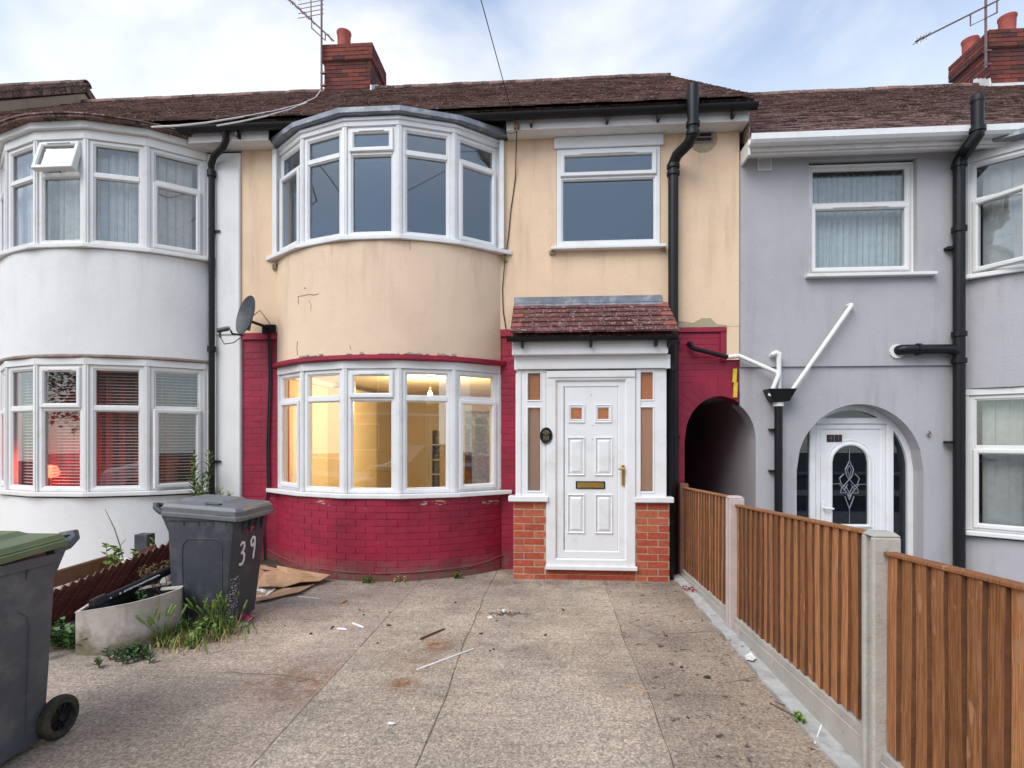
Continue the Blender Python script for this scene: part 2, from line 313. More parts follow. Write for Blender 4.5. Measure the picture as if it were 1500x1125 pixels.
def concrete_drive(name, tint, dark, rust):
    m, n, l, b = newmat(name)
    geo = n.new('ShaderNodeNewGeometry')
    def wt(scale, det, ro, st=None, kind='n'):
        mp = n.new('ShaderNodeMapping'); l.new(geo.outputs['Position'], mp.inputs[0])
        if st: mp.inputs['Scale'].default_value = st
        x = n.new('ShaderNodeTexNoise') if kind == 'n' else n.new('ShaderNodeTexVoronoi')
        x.inputs['Scale'].default_value = scale
        if kind == 'n': x.inputs['Detail'].default_value = det; x.inputs['Roughness'].default_value = ro
        l.new(mp.outputs[0], x.inputs['Vector']); return x
    a = wt(0.9, 8, 0.65)
    out = ramp(n, l, a.outputs['Fac'], [(0.30, tuple(c*0.62 for c in tint)), (0.44, tuple(c*0.92 for c in tint)), (0.55, tint), (0.70, tuple(c*1.3 for c in tint))]).outputs['Color']
    f = wt(70, 4, 0.75); out = mixc(n, l, 0.85, out, ramp(n, l, f.outputs['Fac'], [(0.30, g(0.42)), (0.5, g(1.0)), (0.70, g(1.75))]).outputs['Color'], 'MULTIPLY')
    v = wt(75, 0, 0, None, 'v'); out = mixc(n, l, 0.6, out, ramp(n, l, v.outputs['Color'], [(0.1, (0.55, 0.5, 0.5)), (0.5, (1, 0.97, 0.95)), (0.9, (1.5, 1.42, 1.3))]).outputs['Color'], 'MULTIPLY')
    br = wt(8, 6, 0.7, (0.10, 3.0, 1)); out = mixc(n, l, 0.45, out, ramp(n, l, br.outputs['Fac'], [(0.33, g(0.70)), (0.67, g(1.28))]).outputs['Color'], 'MULTIPLY')
    sp = wt(13, 3, 0.6); out = mixc(n, l, ramp(n, l, sp.outputs['Fac'], [(0.60, g(0)), (0.67, g(dark))]).outputs['Color'], out, (0.055, 0.05, 0.055))
    pw_ = wt(0.55, 5, 0.6); out = mixc(n, l, 1.0, out, ramp(n, l, pw_.outputs['Fac'], [(0.36, g(0.74)), (0.62, g(1.24))]).outputs['Color'], 'MULTIPLY')
    wp = wt(3.3, 8, 0.75); out = mixc(n, l, ramp(n, l, wp.outputs['Fac'], [(0.56, g(0)), (0.68, g(0.5))]).outputs['Color'], out, tuple(min(1, c*1.45) for c in tint))
    d2 = wt(1.7, 7, 0.7); out = mixc(n, l, ramp(n, l, d2.outputs['Fac'], [(0.56, g(0)), (0.75, g(0.45))]).outputs['Color'], out, (0.13, 0.105, 0.095))
    for (x, y, r, k) in rust:
        sub = n.new('ShaderNodeVectorMath'); sub.operation = 'DISTANCE'; sub.inputs[1].default_value = (x, y, 0); l.new(geo.outputs['Position'], sub.inputs[0])
        mr = n.new('ShaderNodeMapRange'); mr.inputs['From Min'].default_value = r; mr.inputs['From Max'].default_value = 0; mr.inputs['To Max'].default_value = k; l.new(sub.outputs['Value'], mr.inputs[0])
        q = wt(12, 6, 0.7); qm = n.new('ShaderNodeMath'); qm.operation = 'MULTIPLY'; l.new(mr.outputs[0], qm.inputs[0])
        l.new(ramp(n, l, q.outputs['Fac'], [(0.38, g(0)), (0.6, g(1.4))]).outputs['Color'], qm.inputs[1])
        out = mixc(n, l, qm.outputs[0], out, (0.25, 0.105, 0.045))
    dm_ = wt(0.8, 6, 0.65); out = mixc(n, l, ramp(n, l, dm_.outputs['Fac'], [(0.54, g(0)), (0.68, g(0.42))]).outputs['Color'], out, (0.15, 0.125, 0.108))
    rs_ = wt(2.6, 7, 0.75); out = mixc(n, l, ramp(n, l, rs_.outputs['Fac'], [(0.62, g(0)), (0.74, g(0.30))]).outputs['Color'], out, (0.30, 0.17, 0.10))
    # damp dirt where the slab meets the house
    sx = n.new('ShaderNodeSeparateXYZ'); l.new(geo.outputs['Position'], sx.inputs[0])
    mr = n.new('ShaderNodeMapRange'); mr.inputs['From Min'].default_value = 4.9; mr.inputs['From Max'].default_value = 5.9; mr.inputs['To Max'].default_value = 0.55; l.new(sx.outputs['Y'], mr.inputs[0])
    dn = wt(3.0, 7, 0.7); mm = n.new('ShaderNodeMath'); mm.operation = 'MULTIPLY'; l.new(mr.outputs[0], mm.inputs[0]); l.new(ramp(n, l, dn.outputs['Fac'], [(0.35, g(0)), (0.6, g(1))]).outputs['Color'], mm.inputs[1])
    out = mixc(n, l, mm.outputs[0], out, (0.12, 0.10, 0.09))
    l.new(out, b.inputs['Base Color']); b.inputs['Roughness'].default_value = 0.9; b.inputs['Specular IOR Level'].default_value = 0.25
    h = n.new('ShaderNodeMath'); h.operation = 'ADD'; l.new(f.outputs['Fac'], h.inputs[0]); l.new(br.outputs['Fac'], h.inputs[1])
    bump(n, l, b, h.outputs[0], 0.8, 0.012)
p1, p2, p3 = onz(637, 947), onz(590, 1003), onz(440, 1000)
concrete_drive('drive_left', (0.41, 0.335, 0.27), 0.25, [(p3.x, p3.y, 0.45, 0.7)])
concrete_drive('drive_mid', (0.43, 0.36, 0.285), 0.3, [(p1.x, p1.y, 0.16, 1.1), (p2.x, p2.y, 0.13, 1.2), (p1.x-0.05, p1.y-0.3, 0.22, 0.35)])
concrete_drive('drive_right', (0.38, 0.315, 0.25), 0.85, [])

def glass(name, refl=0.10, tint=(0.93, 0.95, 0.95), rough=0.0, gcol=(0.85, 0.93, 1)):
    m, n, l, b = newmat(name); n.remove(b)
    out = n['Material Output']
    lw = n.new('ShaderNodeLayerWeight'); lw.inputs['Blend'].default_value = 0.5
    pw = n.new('ShaderNodeMath'); pw.operation = 'POWER'; l.new(lw.outputs['Facing'], pw.inputs[0]); pw.inputs[1].default_value = 4.0
    mr = n.new('ShaderNodeMapRange'); mr.inputs['To Min'].default_value = refl; mr.inputs['To Max'].default_value = 0.9; l.new(pw.outputs[0], mr.inputs[0])
    tr = n.new('ShaderNodeBsdfTransparent'); tr.inputs[0].default_value = (*tint, 1)
    gl = n.new('ShaderNodeBsdfGlossy'); gl.inputs['Roughness'].default_value = rough; gl.inputs['Color'].default_value = (*gcol, 1)
    ms = n.new('ShaderNodeMixShader'); l.new(mr.outputs[0], ms.inputs[0]); l.new(tr.outputs[0], ms.inputs[1]); l.new(gl.outputs[0], ms.inputs[2])
    l.new(ms.outputs[0], out.inputs[0]); return m
glass('glass', 0.075, (0.93, 0.95, 0.95), 0.0, (0.93, 0.97, 1)); glass('street_glass', 0.135, (0.93, 0.95, 0.95), 0.0, (1, 1, 1)); glass('cool_glass', 0.10, (0.90, 0.93, 0.95), 0.0, (0.70, 0.84, 1)); glass('glass_dark', 0.07, (0.45, 0.48, 0.5))
def frosted(name, col, k=0.9):
    m, n, l, b = newmat(name); n.remove(b); out = n['Material Output']
    t = n.new('ShaderNodeBsdfTranslucent'); t.inputs[0].default_value = (*col, 1)
    d = n.new('ShaderNodeBsdfDiffuse'); d.inputs[0].default_value = tuple(c*0.6 for c in col)+(1,)
    gl = n.new('ShaderNodeBsdfGlossy'); gl.inputs['Roughness'].default_value = 0.25
    a = n.new('ShaderNodeMixShader'); a.inputs[0].default_value = 0.35; l.new(t.outputs[0], a.inputs[1]); l.new(d.outputs[0], a.inputs[2])
    c2 = n.new('ShaderNodeMixShader'); c2.inputs[0].default_value = 0.10; l.new(a.outputs[0], c2.inputs[1]); l.new(gl.outputs[0], c2.inputs[2])
    w = tex(n, l, 160, 2, 0.5); bp = n.new('ShaderNodeBump'); bp.inputs['Strength'].default_value = 0.5; l.new(w.outputs['Fac'], bp.inputs['Height']); l.new(bp.outputs[0], gl.inputs['Normal'])
    l.new(c2.outputs[0], out.inputs[0])
frosted('frosted_glass', (0.60, 0.50, 0.44)); frosted('amber_glass', (0.66, 0.42, 0.24))
def sheer(name, col, alpha):
    m, n, l, b = newmat(name); n.remove(b); out = n['Material Output']
    d = n.new('ShaderNodeBsdfDiffuse'); d.inputs[0].default_value = (*col, 1)
    t = n.new('ShaderNodeBsdfTranslucent'); t.inputs[0].default_value = (*col, 1)
    tr = n.new('ShaderNodeBsdfTransparent')
    a = n.new('ShaderNodeMixShader'); a.inputs[0].default_value = 0.35; l.new(d.outputs[0], a.inputs[1]); l.new(t.outputs[0], a.inputs[2])
    c2 = n.new('ShaderNodeMixShader'); l.new(tr.outputs[0], c2.inputs[1]); l.new(a.outputs[0], c2.inputs[2])
    w = tex(n, l, 9, 6, 0.7); r = ramp(n, l, w.outputs['Fac'], [(0.35, g(alpha*0.8)), (0.6, g(alpha))]); l.new(r.outputs['Color'], c2.inputs[0])
    l.new(c2.outputs[0], out.inputs[0])
sheer('net_curtain', (0.80, 0.80, 0.80), 0.93); sheer('lace_curtain', (0.74, 0.74, 0.74), 0.75); sheer('blue_curtain', (0.72, 0.77, 0.78), 0.97)
def emis(name, col, st):
    m, n, l, b = newmat(name); b.inputs['Base Color'].default_value = (*col, 1); b.inputs['Emission Color'].default_value = (*col, 1); b.inputs['Emission Strength'].default_value = st
emis('bulb_warm', (1.0, 0.72, 0.35), 40); emis('lamp_red', (1.0, 0.06, 0.03), 5.0); emis('lamp_core', (1.0, 0.28, 0.12), 18)

# ---------------------------------------------------------------- mesh helpers
class MB:
    def __init__(s): s.v = []; s.f = []
    def add(s, vs, fs):
        k = len(s.v); s.v += [tuple(x) for x in vs]; s.f += [tuple(i+k for i in f) for f in fs]; return s
    def box(s, x0, x1, y0, y1, z0, z1):
        return s.add([(x0,y0,z0),(x1,y0,z0),(x1,y1,z0),(x0,y1,z0),(x0,y0,z1),(x1,y0,z1),(x1,y1,z1),(x0,y1,z1)],
                     [(0,3,2,1),(4,5,6,7),(0,1,5,4),(1,2,6,5),(2,3,7,6),(3,0,4,7)])
    def hexa(s, p):                      # eight corners: bottom ring then top ring
        return s.add(p, [(0,3,2,1),(4,5,6,7),(0,1,5,4),(1,2,6,5),(2,3,7,6),(3,0,4,7)])
    def prism(s, poly, z0, z1):          # polygon (x, y) counter-clockwise from above
        k = len(poly); vs = [(x,y,z0) for x,y in poly] + [(x,y,z1) for x,y in poly]
        fs = [tuple(range(k-1,-1,-1)), tuple(range(k,2*k))] + [(i,(i+1)%k,k+(i+1)%k,k+i) for i in range(k)]
        return s.add(vs, fs)
    def extr_x(s, prof, x0, x1):         # profile of (y, z)
        k = len(prof); vs = [(x0,y,z) for y,z in prof] + [(x1,y,z) for y,z in prof]
        fs = [tuple(range(k)), tuple(range(2*k-1,k-1,-1))] + [(i,k+i,k+(i+1)%k,(i+1)%k) for i in range(k)]
        return s.add(vs, fs)
    def tube(s, pts, r, n=10, caps=True):
        pts = [Vector(p) for p in pts]; rs = r if isinstance(r, (list, tuple)) else [r]*len(pts)
        rings = []; ref = None
        for i, p in enumerate(pts):
            t = ((pts[min(i+1,len(pts)-1)]-p).normalized() + (p-pts[max(i-1,0)]).normalized())
            t = t.normalized() if t.length > 1e-6 else Vector((0,0,1))
            if ref is None: ref = Vector((1,0,0)) if abs(t.x) < 0.9 else Vector((0,1,0))
            a = (ref - t*ref.dot(t)).normalized(); b = t.cross(a); ref = a
            sc = 1.0
            if 0 < i < len(pts)-1:
                ca = (pts[i+1]-p).normalized().dot((p-pts[i-1]).normalized()); sc = 1/max(0.6, math.sqrt(max(0.01,(1+ca)/2)))
            rings.append([p + (a*math.cos(2*math.pi*k/n) + b*math.sin(2*math.pi*k/n))*rs[i]*(sc if sc < 1.5 else 1) for k in range(n)])
        vs = [v for q in rings for v in q]; fs = []
        for i in range(len(pts)-1):
            for k in range(n): fs.append((i*n+k, i*n+(k+1)%n, (i+1)*n+(k+1)%n, (i+1)*n+k))
        if caps: fs += [tuple(range(n-1,-1,-1)), tuple(range((len(pts)-1)*n, len(pts)*n))]
        return s.add(vs, fs)
    def lathe(s, prof, cx, cy, z0=0, n=20):   # profile (r, z)
        vs = []; fs = []
        for r, z in prof:
            for k in range(n):
                a = 2*math.pi*k/n; vs.append((cx+r*math.cos(a), cy+r*math.sin(a), z0+z))
        for i in range(len(prof)-1):
            for k in range(n): fs.append((i*n+k, i*n+(k+1)%n, (i+1)*n+(k+1)%n, (i+1)*n+k))
        return s.add(vs, fs)
    def xf(s, M): s.v = [tuple(M @ Vector(v)) for v in s.v]; return s

class Fr:
    """a local frame: u along the face, v up, n out of it"""
    def __init__(s, o, u, n, v=(0,0,1)): s.o, s.u, s.n, s.v = Vector(o), Vector(u).normalized(), Vector(n).normalized(), Vector(v).normalized()
    def p(s, u, v, n=0.0): return s.o + s.u*u + s.v*v + s.n*n
    def box(s, mb, u0, u1, v0, v1, n0, n1):
        q = [s.p(u0,v0,n1), s.p(u1,v0,n1), s.p(u1,v0,n0), s.p(u0,v0,n0), s.p(u0,v1,n1), s.p(u1,v1,n1), s.p(u1,v1,n0), s.p(u0,v1,n0)]
        return mb.hexa(q)
    def ring(s, mb, u0, u1, v0, v1, t, n0, n1, ch=0.012, tb=None):
        tb = t if tb is None else tb
        def loop(i, n): 
            k = i/t if t else 0
            return [s.p(u0+i, v0+tb*k, n), s.p(u1-i, v0+tb*k, n), s.p(u1-i, v1-i, n), s.p(u0+i, v1-i, n)]
        L = [loop(0,n0), loop(0,n1-ch*0.5), loop(ch*0.5,n1), loop(t-ch,n1), loop(t,n1-ch), loop(t,n0)]
        vs = [x for q in L for x in q]; fs = []
        for a in range(6):
            b = (a+1) % 6
            for k in range(4): fs.append((a*4+k, a*4+(k+1)%4, b*4+(k+1)%4, b*4+k))
        return mb.add(vs, fs)
def shifted(F, u, v, n=0): return Fr(F.p(u,v,n), F.u, F.n, F.v)

ORG = {}
def tag(o, label=None, cat=None, group=None, kind=None):
    if label: o['label'] = label
    if cat: o['category'] = cat
    if group: o['group'] = group
    if kind: o['kind'] = kind
    return o
def thing(name, label, cat, loc=(0,0,0), rotz=0, group=None, kind=None):
    o = bpy.data.objects.new(name, None); C.objects.link(o); o.empty_display_size = 0.1
    o.location = loc; o.rotation_euler = (0,0,rotz); ORG[o] = Vector(loc) if not rotz else None
    return tag(o, label, cat, group, kind)
def mesh_of(name, mb, mat, smooth=False):
    me = bpy.data.meshes.new(name); me.from_pydata(mb.v, [], mb.f); me.materials.append(MAT[mat])
    bm = bmesh.new(); bm.from_mesh(me); bmesh.ops.recalc_face_normals(bm, faces=bm.faces); bm.to_mesh(me); bm.free()
    if smooth:
        for p in me.polygons: p.use_smooth = True
    return me
SPLIT = {'rendered_wall','upper_wall','fascia_board','soffit','string_course','side_glass','house_shell','clamp','frieze_end','collar','room_wall','mullion_strip','brick_pier','lead_flashing','side_panel'}
def islands(mb):
    key = {}; rep = [key.setdefault(tuple(round(c*5000) for c in v), i) for i, v in enumerate(mb.v)]; par = list(range(len(mb.v)))
    def find(i):
        while par[i] != i: par[i] = par[par[i]]; i = par[i]
        return i
    for f in mb.f:
        a = find(rep[f[0]])
        for i in f[1:]: par[find(rep[i])] = a
    grp = {}
    for f in mb.f: grp.setdefault(find(rep[f[0]]), []).append(f)
    out = []
    for fs in grp.values():
        m = MB(); ix = {}
        for f in fs:
            q = []
            for i in f:
                r_ = rep[i]
                if r_ not in ix: ix[r_] = len(m.v); m.v.append(mb.v[r_])
                q.append(ix[r_])
            if len(set(q)) > 2: m.f.append(tuple(dict.fromkeys(q)))
        out.append(m)
    return sorted(out, key=lambda m: -len(m.f))
def P(name, mb, mat, parent=None, smooth=False, bev=0, stuff=False, local=False, seg=1):
    if name in SPLIT and not stuff:
        ms = islands(mb); first = None
        for m in ms:
            o = P_one(name, m, mat, parent, smooth, bev, stuff, local, seg); first = first or o
        return first
    return P_one(name, mb, mat, parent, smooth, bev, stuff, local, seg)
def P_one(name, mb, mat, parent=None, smooth=False, bev=0, stuff=False, local=False, seg=1):
    """link the shapes in mb (place coordinates) as ONE mesh object under its thing or part"""
    org = None
    if parent is not None:
        org = ORG.get(parent)
        if org is not None and not local:
            mb.v = [(x-org.x, y-org.y, z-org.z) for x,y,z in mb.v]
    me = mesh_of(name, mb, mat, smooth); o = bpy.data.objects.new(name, me); C.objects.link(o)
    if parent is not None: o.parent = parent
    ORG[o] = org
    if bev:
        b = o.modifiers.new('edge', 'BEVEL'); b.width = bev; b.segments = seg; b.limit_method = 'ANGLE'; b.angle_limit = R(40)
    if smooth:
        e = o.modifiers.new('split', 'EDGE_SPLIT'); e.split_angle = R(42)
    if stuff: o['kind'] = 'stuff'
    return o
def single(name, mb, mat, label, cat, group=None, smooth=False, bev=0, kind=None):
    """a thing that is one mesh, its origin at its base"""
    xs = [v[0] for v in mb.v]; ys = [v[1] for v in mb.v]; zs = [v[2] for v in mb.v]
    org = Vector(((min(xs)+max(xs))/2, (min(ys)+max(ys))/2, min(zs)))
    mb.v = [(x-org.x, y-org.y, z-org.z) for x,y,z in mb.v]
    o = P(name, mb, mat, None, smooth, bev); o.location = org; ORG[o] = org
    return tag(o, label, cat, group, kind)
def inst(name, me, parent, loc, rot=None, scale=None):
    o = bpy.data.objects.new(name, me); C.objects.link(o); o.parent = parent
    org = ORG.get(parent) or Vector((0,0,0))
    o.location = Vector(loc)-org
    if rot is not None: o.rotation_euler = rot
    if scale is not None: o.scale = scale
    return o
def struct(name, mb, mat, parent=None, **k):
    o = P(name, mb, mat, parent, **k)
    if parent is None: o['kind'] = 'structure'
    return o

def wall_cells(mb, x0, x1, z0, z1, y0, y1, holes):
    """a wall slab in the X-Z plane with rectangular openings, only its outer skin"""
    xs = sorted({x0,x1,*[h[0] for h in holes],*[h[1] for h in holes]}); zs = sorted({z0,z1,*[h[2] for h in holes],*[h[3] for h in holes]})
    xs = [x for x in xs if x0 <= x <= x1]; zs = [z for z in zs if z0 <= z <= z1]
    def solid(i, j):
        if i < 0 or j < 0 or i >= len(xs)-1 or j >= len(zs)-1: return False
        cx, cz = (xs[i]+xs[i+1])/2, (zs[j]+zs[j+1])/2
        return not any(h[0] < cx < h[1] and h[2] < cz < h[3] for h in holes)
    for i in range(len(xs)-1):
        for j in range(len(zs)-1):
            if not solid(i, j): continue
            a, b, c, d = xs[i], xs[i+1], zs[j], zs[j+1]
            mb.add([(a,y0,c),(b,y0,c),(b,y0,d),(a,y0,d)], [(0,1,2,3)]); mb.add([(a,y1,c),(a,y1,d),(b,y1,d),(b,y1,c)], [(0,1,2,3)])
            if not solid(i-1,j): mb.add([(a,y0,c),(a,y0,d),(a,y1,d),(a,y1,c)], [(0,1,2,3)])
            if not solid(i+1,j): mb.add([(b,y0,c),(b,y1,c),(b,y1,d),(b,y0,d)], [(0,1,2,3)])
            if not solid(i,j-1): mb.add([(a,y0,c),(a,y1,c),(b,y1,c),(b,y0,c)], [(0,1,2,3)])
            if not solid(i,j+1): mb.add([(a,y0,d),(b,y0,d),(b,y1,d),(a,y1,d)], [(0,1,2,3)])
    return mb
def arch_fill(mb, cx, rx, rz, zs, ztop, y0, y1, x0, x1, n=24):
    """the wall over an arched opening between x0 and x1"""
    pts = [x0 + (x1-x0)*i/n for i in range(n+1)]
    def az(x):
        k = 1-((x-cx)/rx)**2; return zs + rz*math.sqrt(max(0, k))
    for a, b in zip(pts[:-1], pts[1:]):
        za, zb = az(a), az(b)
        mb.add([(a,y0,za),(b,y0,zb),(b,y0,ztop),(a,y0,ztop)], [(0,1,2,3)])
        mb.add([(a,y1,za),(a,y1,ztop),(b,y1,ztop),(b,y1,zb)], [(0,1,2,3)])
        mb.add([(a,y0,za),(a,y1,za),(b,y1,zb),(b,y0,zb)], [(0,1,2,3)])
    return mb

# ================================================================ the ground
WY = 6.35                                  # face of the terrace
XL, XM, XR = -3.719, 2.127, 8.25           # party lines of the cream house
struct('ground', MB().box(-60, 60, -60, 60, -0.62, -0.5), 'asphalt')
struct('garden_ground', MB().box(-12, 1.335, -2.0, 6.7, -0.5, -0.045), 'soil')
struct('road', MB().box(-60, 60, -10.5, -3.6, -0.5, -0.13), 'asphalt')
struct('pavement', MB().box(-60, 60, -3.6, -2.0, -0.5, -0.02), 'paving_grey')
struct('far_pavement', MB().box(-60, 60, -12.5, -10.5, -0.5, -0.02), 'paving_grey')
drive = thing('driveway', None, None, (0,0,0), kind='structure')
def wob(y, x):                             # the joints were never quite straight
    k = 0 if x < -2 or x > 1.2 else (0.25 if x < -1 else 1.0)
    q = round(x*5)
    return k*(.011*math.sin(y*1.7+q) + .006*math.sin(y*4.3+2*q) + .003*math.sin(y*11+q))
def slab(x0, x1, z, mat, y0=-1.95, y1=6.6):
    # a poured slab with a slightly uneven, worn arris
    n = 60; L = []; Rr = []
    for i in range(n+1):
        y = y0 + (y1-y0)*i/n
        L.append((x0 + wob(y, x0) + random.uniform(-.002,.002), y)); Rr.append((x1 + wob(y, x1) + random.uniform(-.002,.002), y))
    mb = MB().prism(L[::-1] + Rr, -0.05, z)
    mb.v = [(x,y,zz_) for x,y,zz_ in mb.v]
    return struct('slab', mb, mat, drive, bev=0.004)
slab(-3.72, -1.404, 0.000, 'drive_left'); slab(-1.399, -0.638, 0.003, 'drive_mid'); slab(-0.634, 0.570, 0.002, 'drive_mid'); slab(0.575, 1.335, 0.000, 'drive_right')
for xj in (-1.4015, -0.636, 0.5725): struct('joint_filler', MB().box(xj-.03, xj+.03, -1.95, 6.3, -.04, -.0035), 'joint_dirt', drive)
ck_ = MB(); r = random.Random(14)
def crack(pts, w=.0016):
    q = []
    for a, b in zip(pts[:-1], pts[1:]):
        A, B = onz(*a), onz(*b)
        for k in range(6): p = A.lerp(B, k/6); q.append((p.x+r.uniform(-.008,.008), p.y+r.uniform(-.008,.008), .0028))
    for a, b in zip(q[:-1], q[1:]): ck_.tube([a, b], w, 4)
crack([(330,985),(420,990),(475,1000)]); crack([(418,1078),(432,1086),(440,1084)]); crack([(1060,1000),(1120,990),(1200,1010)]); crack([(720,905),(770,915),(800,935)]); crack([(905,905),(960,930),(1040,925)]); crack([(600,868),(680,872),(740,868)])
struct('crack', ck_, 'joint_dirt', drive)['kind'] = 'stuff'
slab(-9.2, -4.1, -0.005, 'drive_left')
mb = MB()                                     # the new bed of concrete along the fence
pts = [(1.338 + random.uniform(-.012,.012), y*0.1) for y in range(-19, 63)]
mb.prism([(x,y) for x,y in pts[::-1]] + [(1.44,-1.9),(1.44,6.25)], -0.06, 0.012)
struct('concrete_strip', mb, 'new_concrete')
struct('neighbour_yard', MB().box(1.44, 12, -2.0, 14, -0.5, -0.40), 'paving_grey')

# ================================================================ bay geometry
HALF, SAG = 1.33, 0.60
BR = (HALF*HALF + SAG*SAG)/(2*SAG); BA = math.asin(HALF/BR)
def bay_arc(xc, off, n, a=None, full=False):
    r = BR+off
    a = (BA if not full else math.acos((BR-SAG)/r)) if a is None else a
    return [(xc + r*math.sin(-a+2*a*i/n), WY - (r*math.cos(-a+2*a*i/n) - (BR-SAG))) for i in range(n+1)]
def bay_prism(mb, xc, off, z0, z1, n, back=0.2, full=False):
    p = bay_arc(xc, off, n, None, full)
    poly = p + [(p[-1][0], WY+back), (p[0][0], WY+back)]
    return mb.prism(poly, z0, z1)
def bay_shell(mb, xc, off, z0, z1, n, th=0.1):
    o = bay_arc(xc, off, n); i = bay_arc(xc, off-th, n)
    for k in range(n):
        mb.hexa([(*o[k],z0),(*o[k+1],z0),(*i[k+1],z0),(*i[k],z0),(*o[k],z1),(*o[k+1],z1),(*i[k+1],z1),(*i[k],z1)])
    return mb

# ================================================================ windows
def pane(F, u0, u1, v0, v1, par, mat='glass', n=-0.036):
    return P('pane', F.box(MB(), u0, u1, v0, v1, n-0.005, n), mat, par)
def sash_into(F, w, h, par, t=0.052, mat='white_upvc', gl='glass', vent=False):
    """an opening sash with its glass; F sits at its lower left corner"""
    mb = F.ring(MB(), 0, w, 0, h, t, -0.045, 0.020, 0.014)
    if vent: F.box(mb, w*0.22, w*0.78, h-t*0.62, h-t*0.34, 0.020, 0.030)
    s_ = P('sash', mb, mat, par)
    pane(F, t-0.006, w-t+0.006, t-0.006, h-t+0.006, par, gl, -0.012)
    return s_
def bead(F, u0, u1, v0, v1, mb): F.ring(mb, u0, u1, v0, v1, 0.014, -0.030, -0.010, 0.008)
def light(par, F, W, H, kind, tr, opened=0, mat='white_upvc', gl='glass', t=0.048, vent=False):
    """one window light: outer frame, transom, fixed panes or opening sashes"""
    mb = F.ring(MB(), 0, W, 0, H, t, -0.075, 0.0, 0.010)
    F.box(mb, t-0.001, W-t+0.001, tr-0.024, tr+0.024, -0.074, -0.002)
    P('frame', mb, mat, par, bev=0.003)
    lo, hi = (t, tr-0.024), (tr+0.024, H-t)
    for (v0, v1), op in ((lo, kind == 'side'), (hi, kind in ('vent',))):
        if not op:
            b = MB(); bead(F, t-0.001, W-t+0.001, v0-0.001, v1+0.001, b); P('glazing_bead', b, mat, par)
            pane(F, t-0.004, W-t+0.004, v0-0.004, v1+0.004, par, gl)
        else:
            w, h = W-2*t+0.036, v1-v0+0.036
            o = F.p(t-0.018, v0-0.018, 0.004)
            if kind == 'vent' and opened:
                a = opened; top = o + F.v*h
                F2 = Fr(top, F.u, F.n*math.cos(a) + F.v*math.sin(a), F.v*math.cos(a) - F.n*math.sin(a))
                F2 = Fr(F2.p(0, -h, 0), F2.u, F2.n, F2.v)
                P('stay', MB().tube([F.p(W*0.5, v0, 0), F2.p(w*0.5, 0.03, -0.02)], 0.006, 6), 'black_plastic', par)
            elif kind == 'side' and opened:
                a = opened
                if a > 0: F2 = Fr(o, F.u*math.cos(a) + F.n*math.sin(a), F.n*math.cos(a) - F.u*math.sin(a), F.v)
                else:
                    a = -a; rt = o + F.u*w
                    F2 = Fr(rt, F.u*math.cos(a) - F.n*math.sin(a), F.n*math.cos(a) + F.u*math.sin(a), F.v); F2 = Fr(F2.p(-w,0,0), F2.u, F2.n, F2.v)
            else: F2 = Fr(o, F.u, F.n, F.v)
            sash_into(F2, w, h, par, 0.05, mat, gl, vent)
def bay_window(house, xc, z0, z1, tr, kinds, label=None, opened=None, mat='white_upvc', sill_t=0.05, head=0.10, gl='glass', sillmat=None):
    """five lights round the bay, with posts at the corners, a sill and a head board"""
    v = bay_arc(xc, 0, 5); posts = MB()
    for i, (x, y) in enumerate(v):
        a = -BA + 2*BA*i/5; n = Vector((math.sin(a), -math.cos(a), 0)); u = Vector((math.cos(a), math.sin(a), 0))
        F = Fr((x,y,z0), u, n); wd = 0.030 if 0 < i < 5 else 0.028
        F.box(posts, -wd, wd, 0.0, z1-z0, -0.09, 0.012)
        if 0 < i < 5:
            F.box(posts, -0.012, 0.012, 0.0, z1-z0, 0.012, 0.019)
    bw = P('bay_window', posts, mat, house, bev=0.004)
    if label: bw['label'] = label
    for i in range(5):
        a, b = Vector((*v[i],z0)), Vector((*v[i+1],z0)); u = (b-a).normalized(); n = Vector((u.y, -u.x, 0)); W = (b-a).length
        g0 = 0.028
        F = Fr(a + u*g0, u, n)
        light(bw, F, W-2*g0, z1-z0, kinds[i], tr-z0, (opened or {}).get(i, 0), mat, gl, vent=(kinds[i]=='vent'))
    if head: 
        hb = bay_shell(MB(), xc, 0.022, z1, z1+head, 5, 0.12); P('head_board', hb, mat, bw, bev=0.004)
    p = bay_arc(xc, 0.075, 5, None, True); q = [(p[0][0]-0.05, p[0][1]-0.03)] + p[1:-1] + [(p[-1][0]+0.05, p[-1][1]-0.03)]
    poly = q + [(q[-1][0], WY-0.012), (q[0][0], WY-0.012)]
    P('sill', MB().prism(poly, z0-sill_t, z0-0.002), sillmat or mat, bw, bev=0.008, seg=2)
    return bw

# ================================================================ bricks and tiles
def brick_mesh(mat, k, ch=0.05):
    r = random.Random(k)
    j = lambda s: r.uniform(-s, s)
    mb = MB()
    back = [(-.5,.5,-.5),(.5,.5,-.5),(.5,.5,.5),(-.5,.5,.5)]
    edge = [(-.5+j(.006),-.30,-.5+j(.02)),(.5+j(.006),-.30,-.5+j(.02)),(.5+j(.006),-.30,.5+j(.02)),(-.5+j(.006),-.30,.5+j(.02))]
    e2 = ch
    face = [(x*(1-e2*0.12)+j(.004),-.5+j(.05),z*(1-e2*1.3)) for x,_,z in edge]
    mb.v = back+edge+face
    mb.f = [(3,2,1,0)] + [(i,(i+1)%4,4+(i+1)%4,4+i) for i in range(4)] + [(4+i,4+(i+1)%4,8+(i+1)%4,8+i) for i in range(4)] + [(8,9,10,11)]
    return mesh_of('brick', mb, mat)
BRK = {m: [brick_mesh(m, k) for k in range(4)] for m in ('crimson_paint', 'orange_brick', 'chimney_brick')}
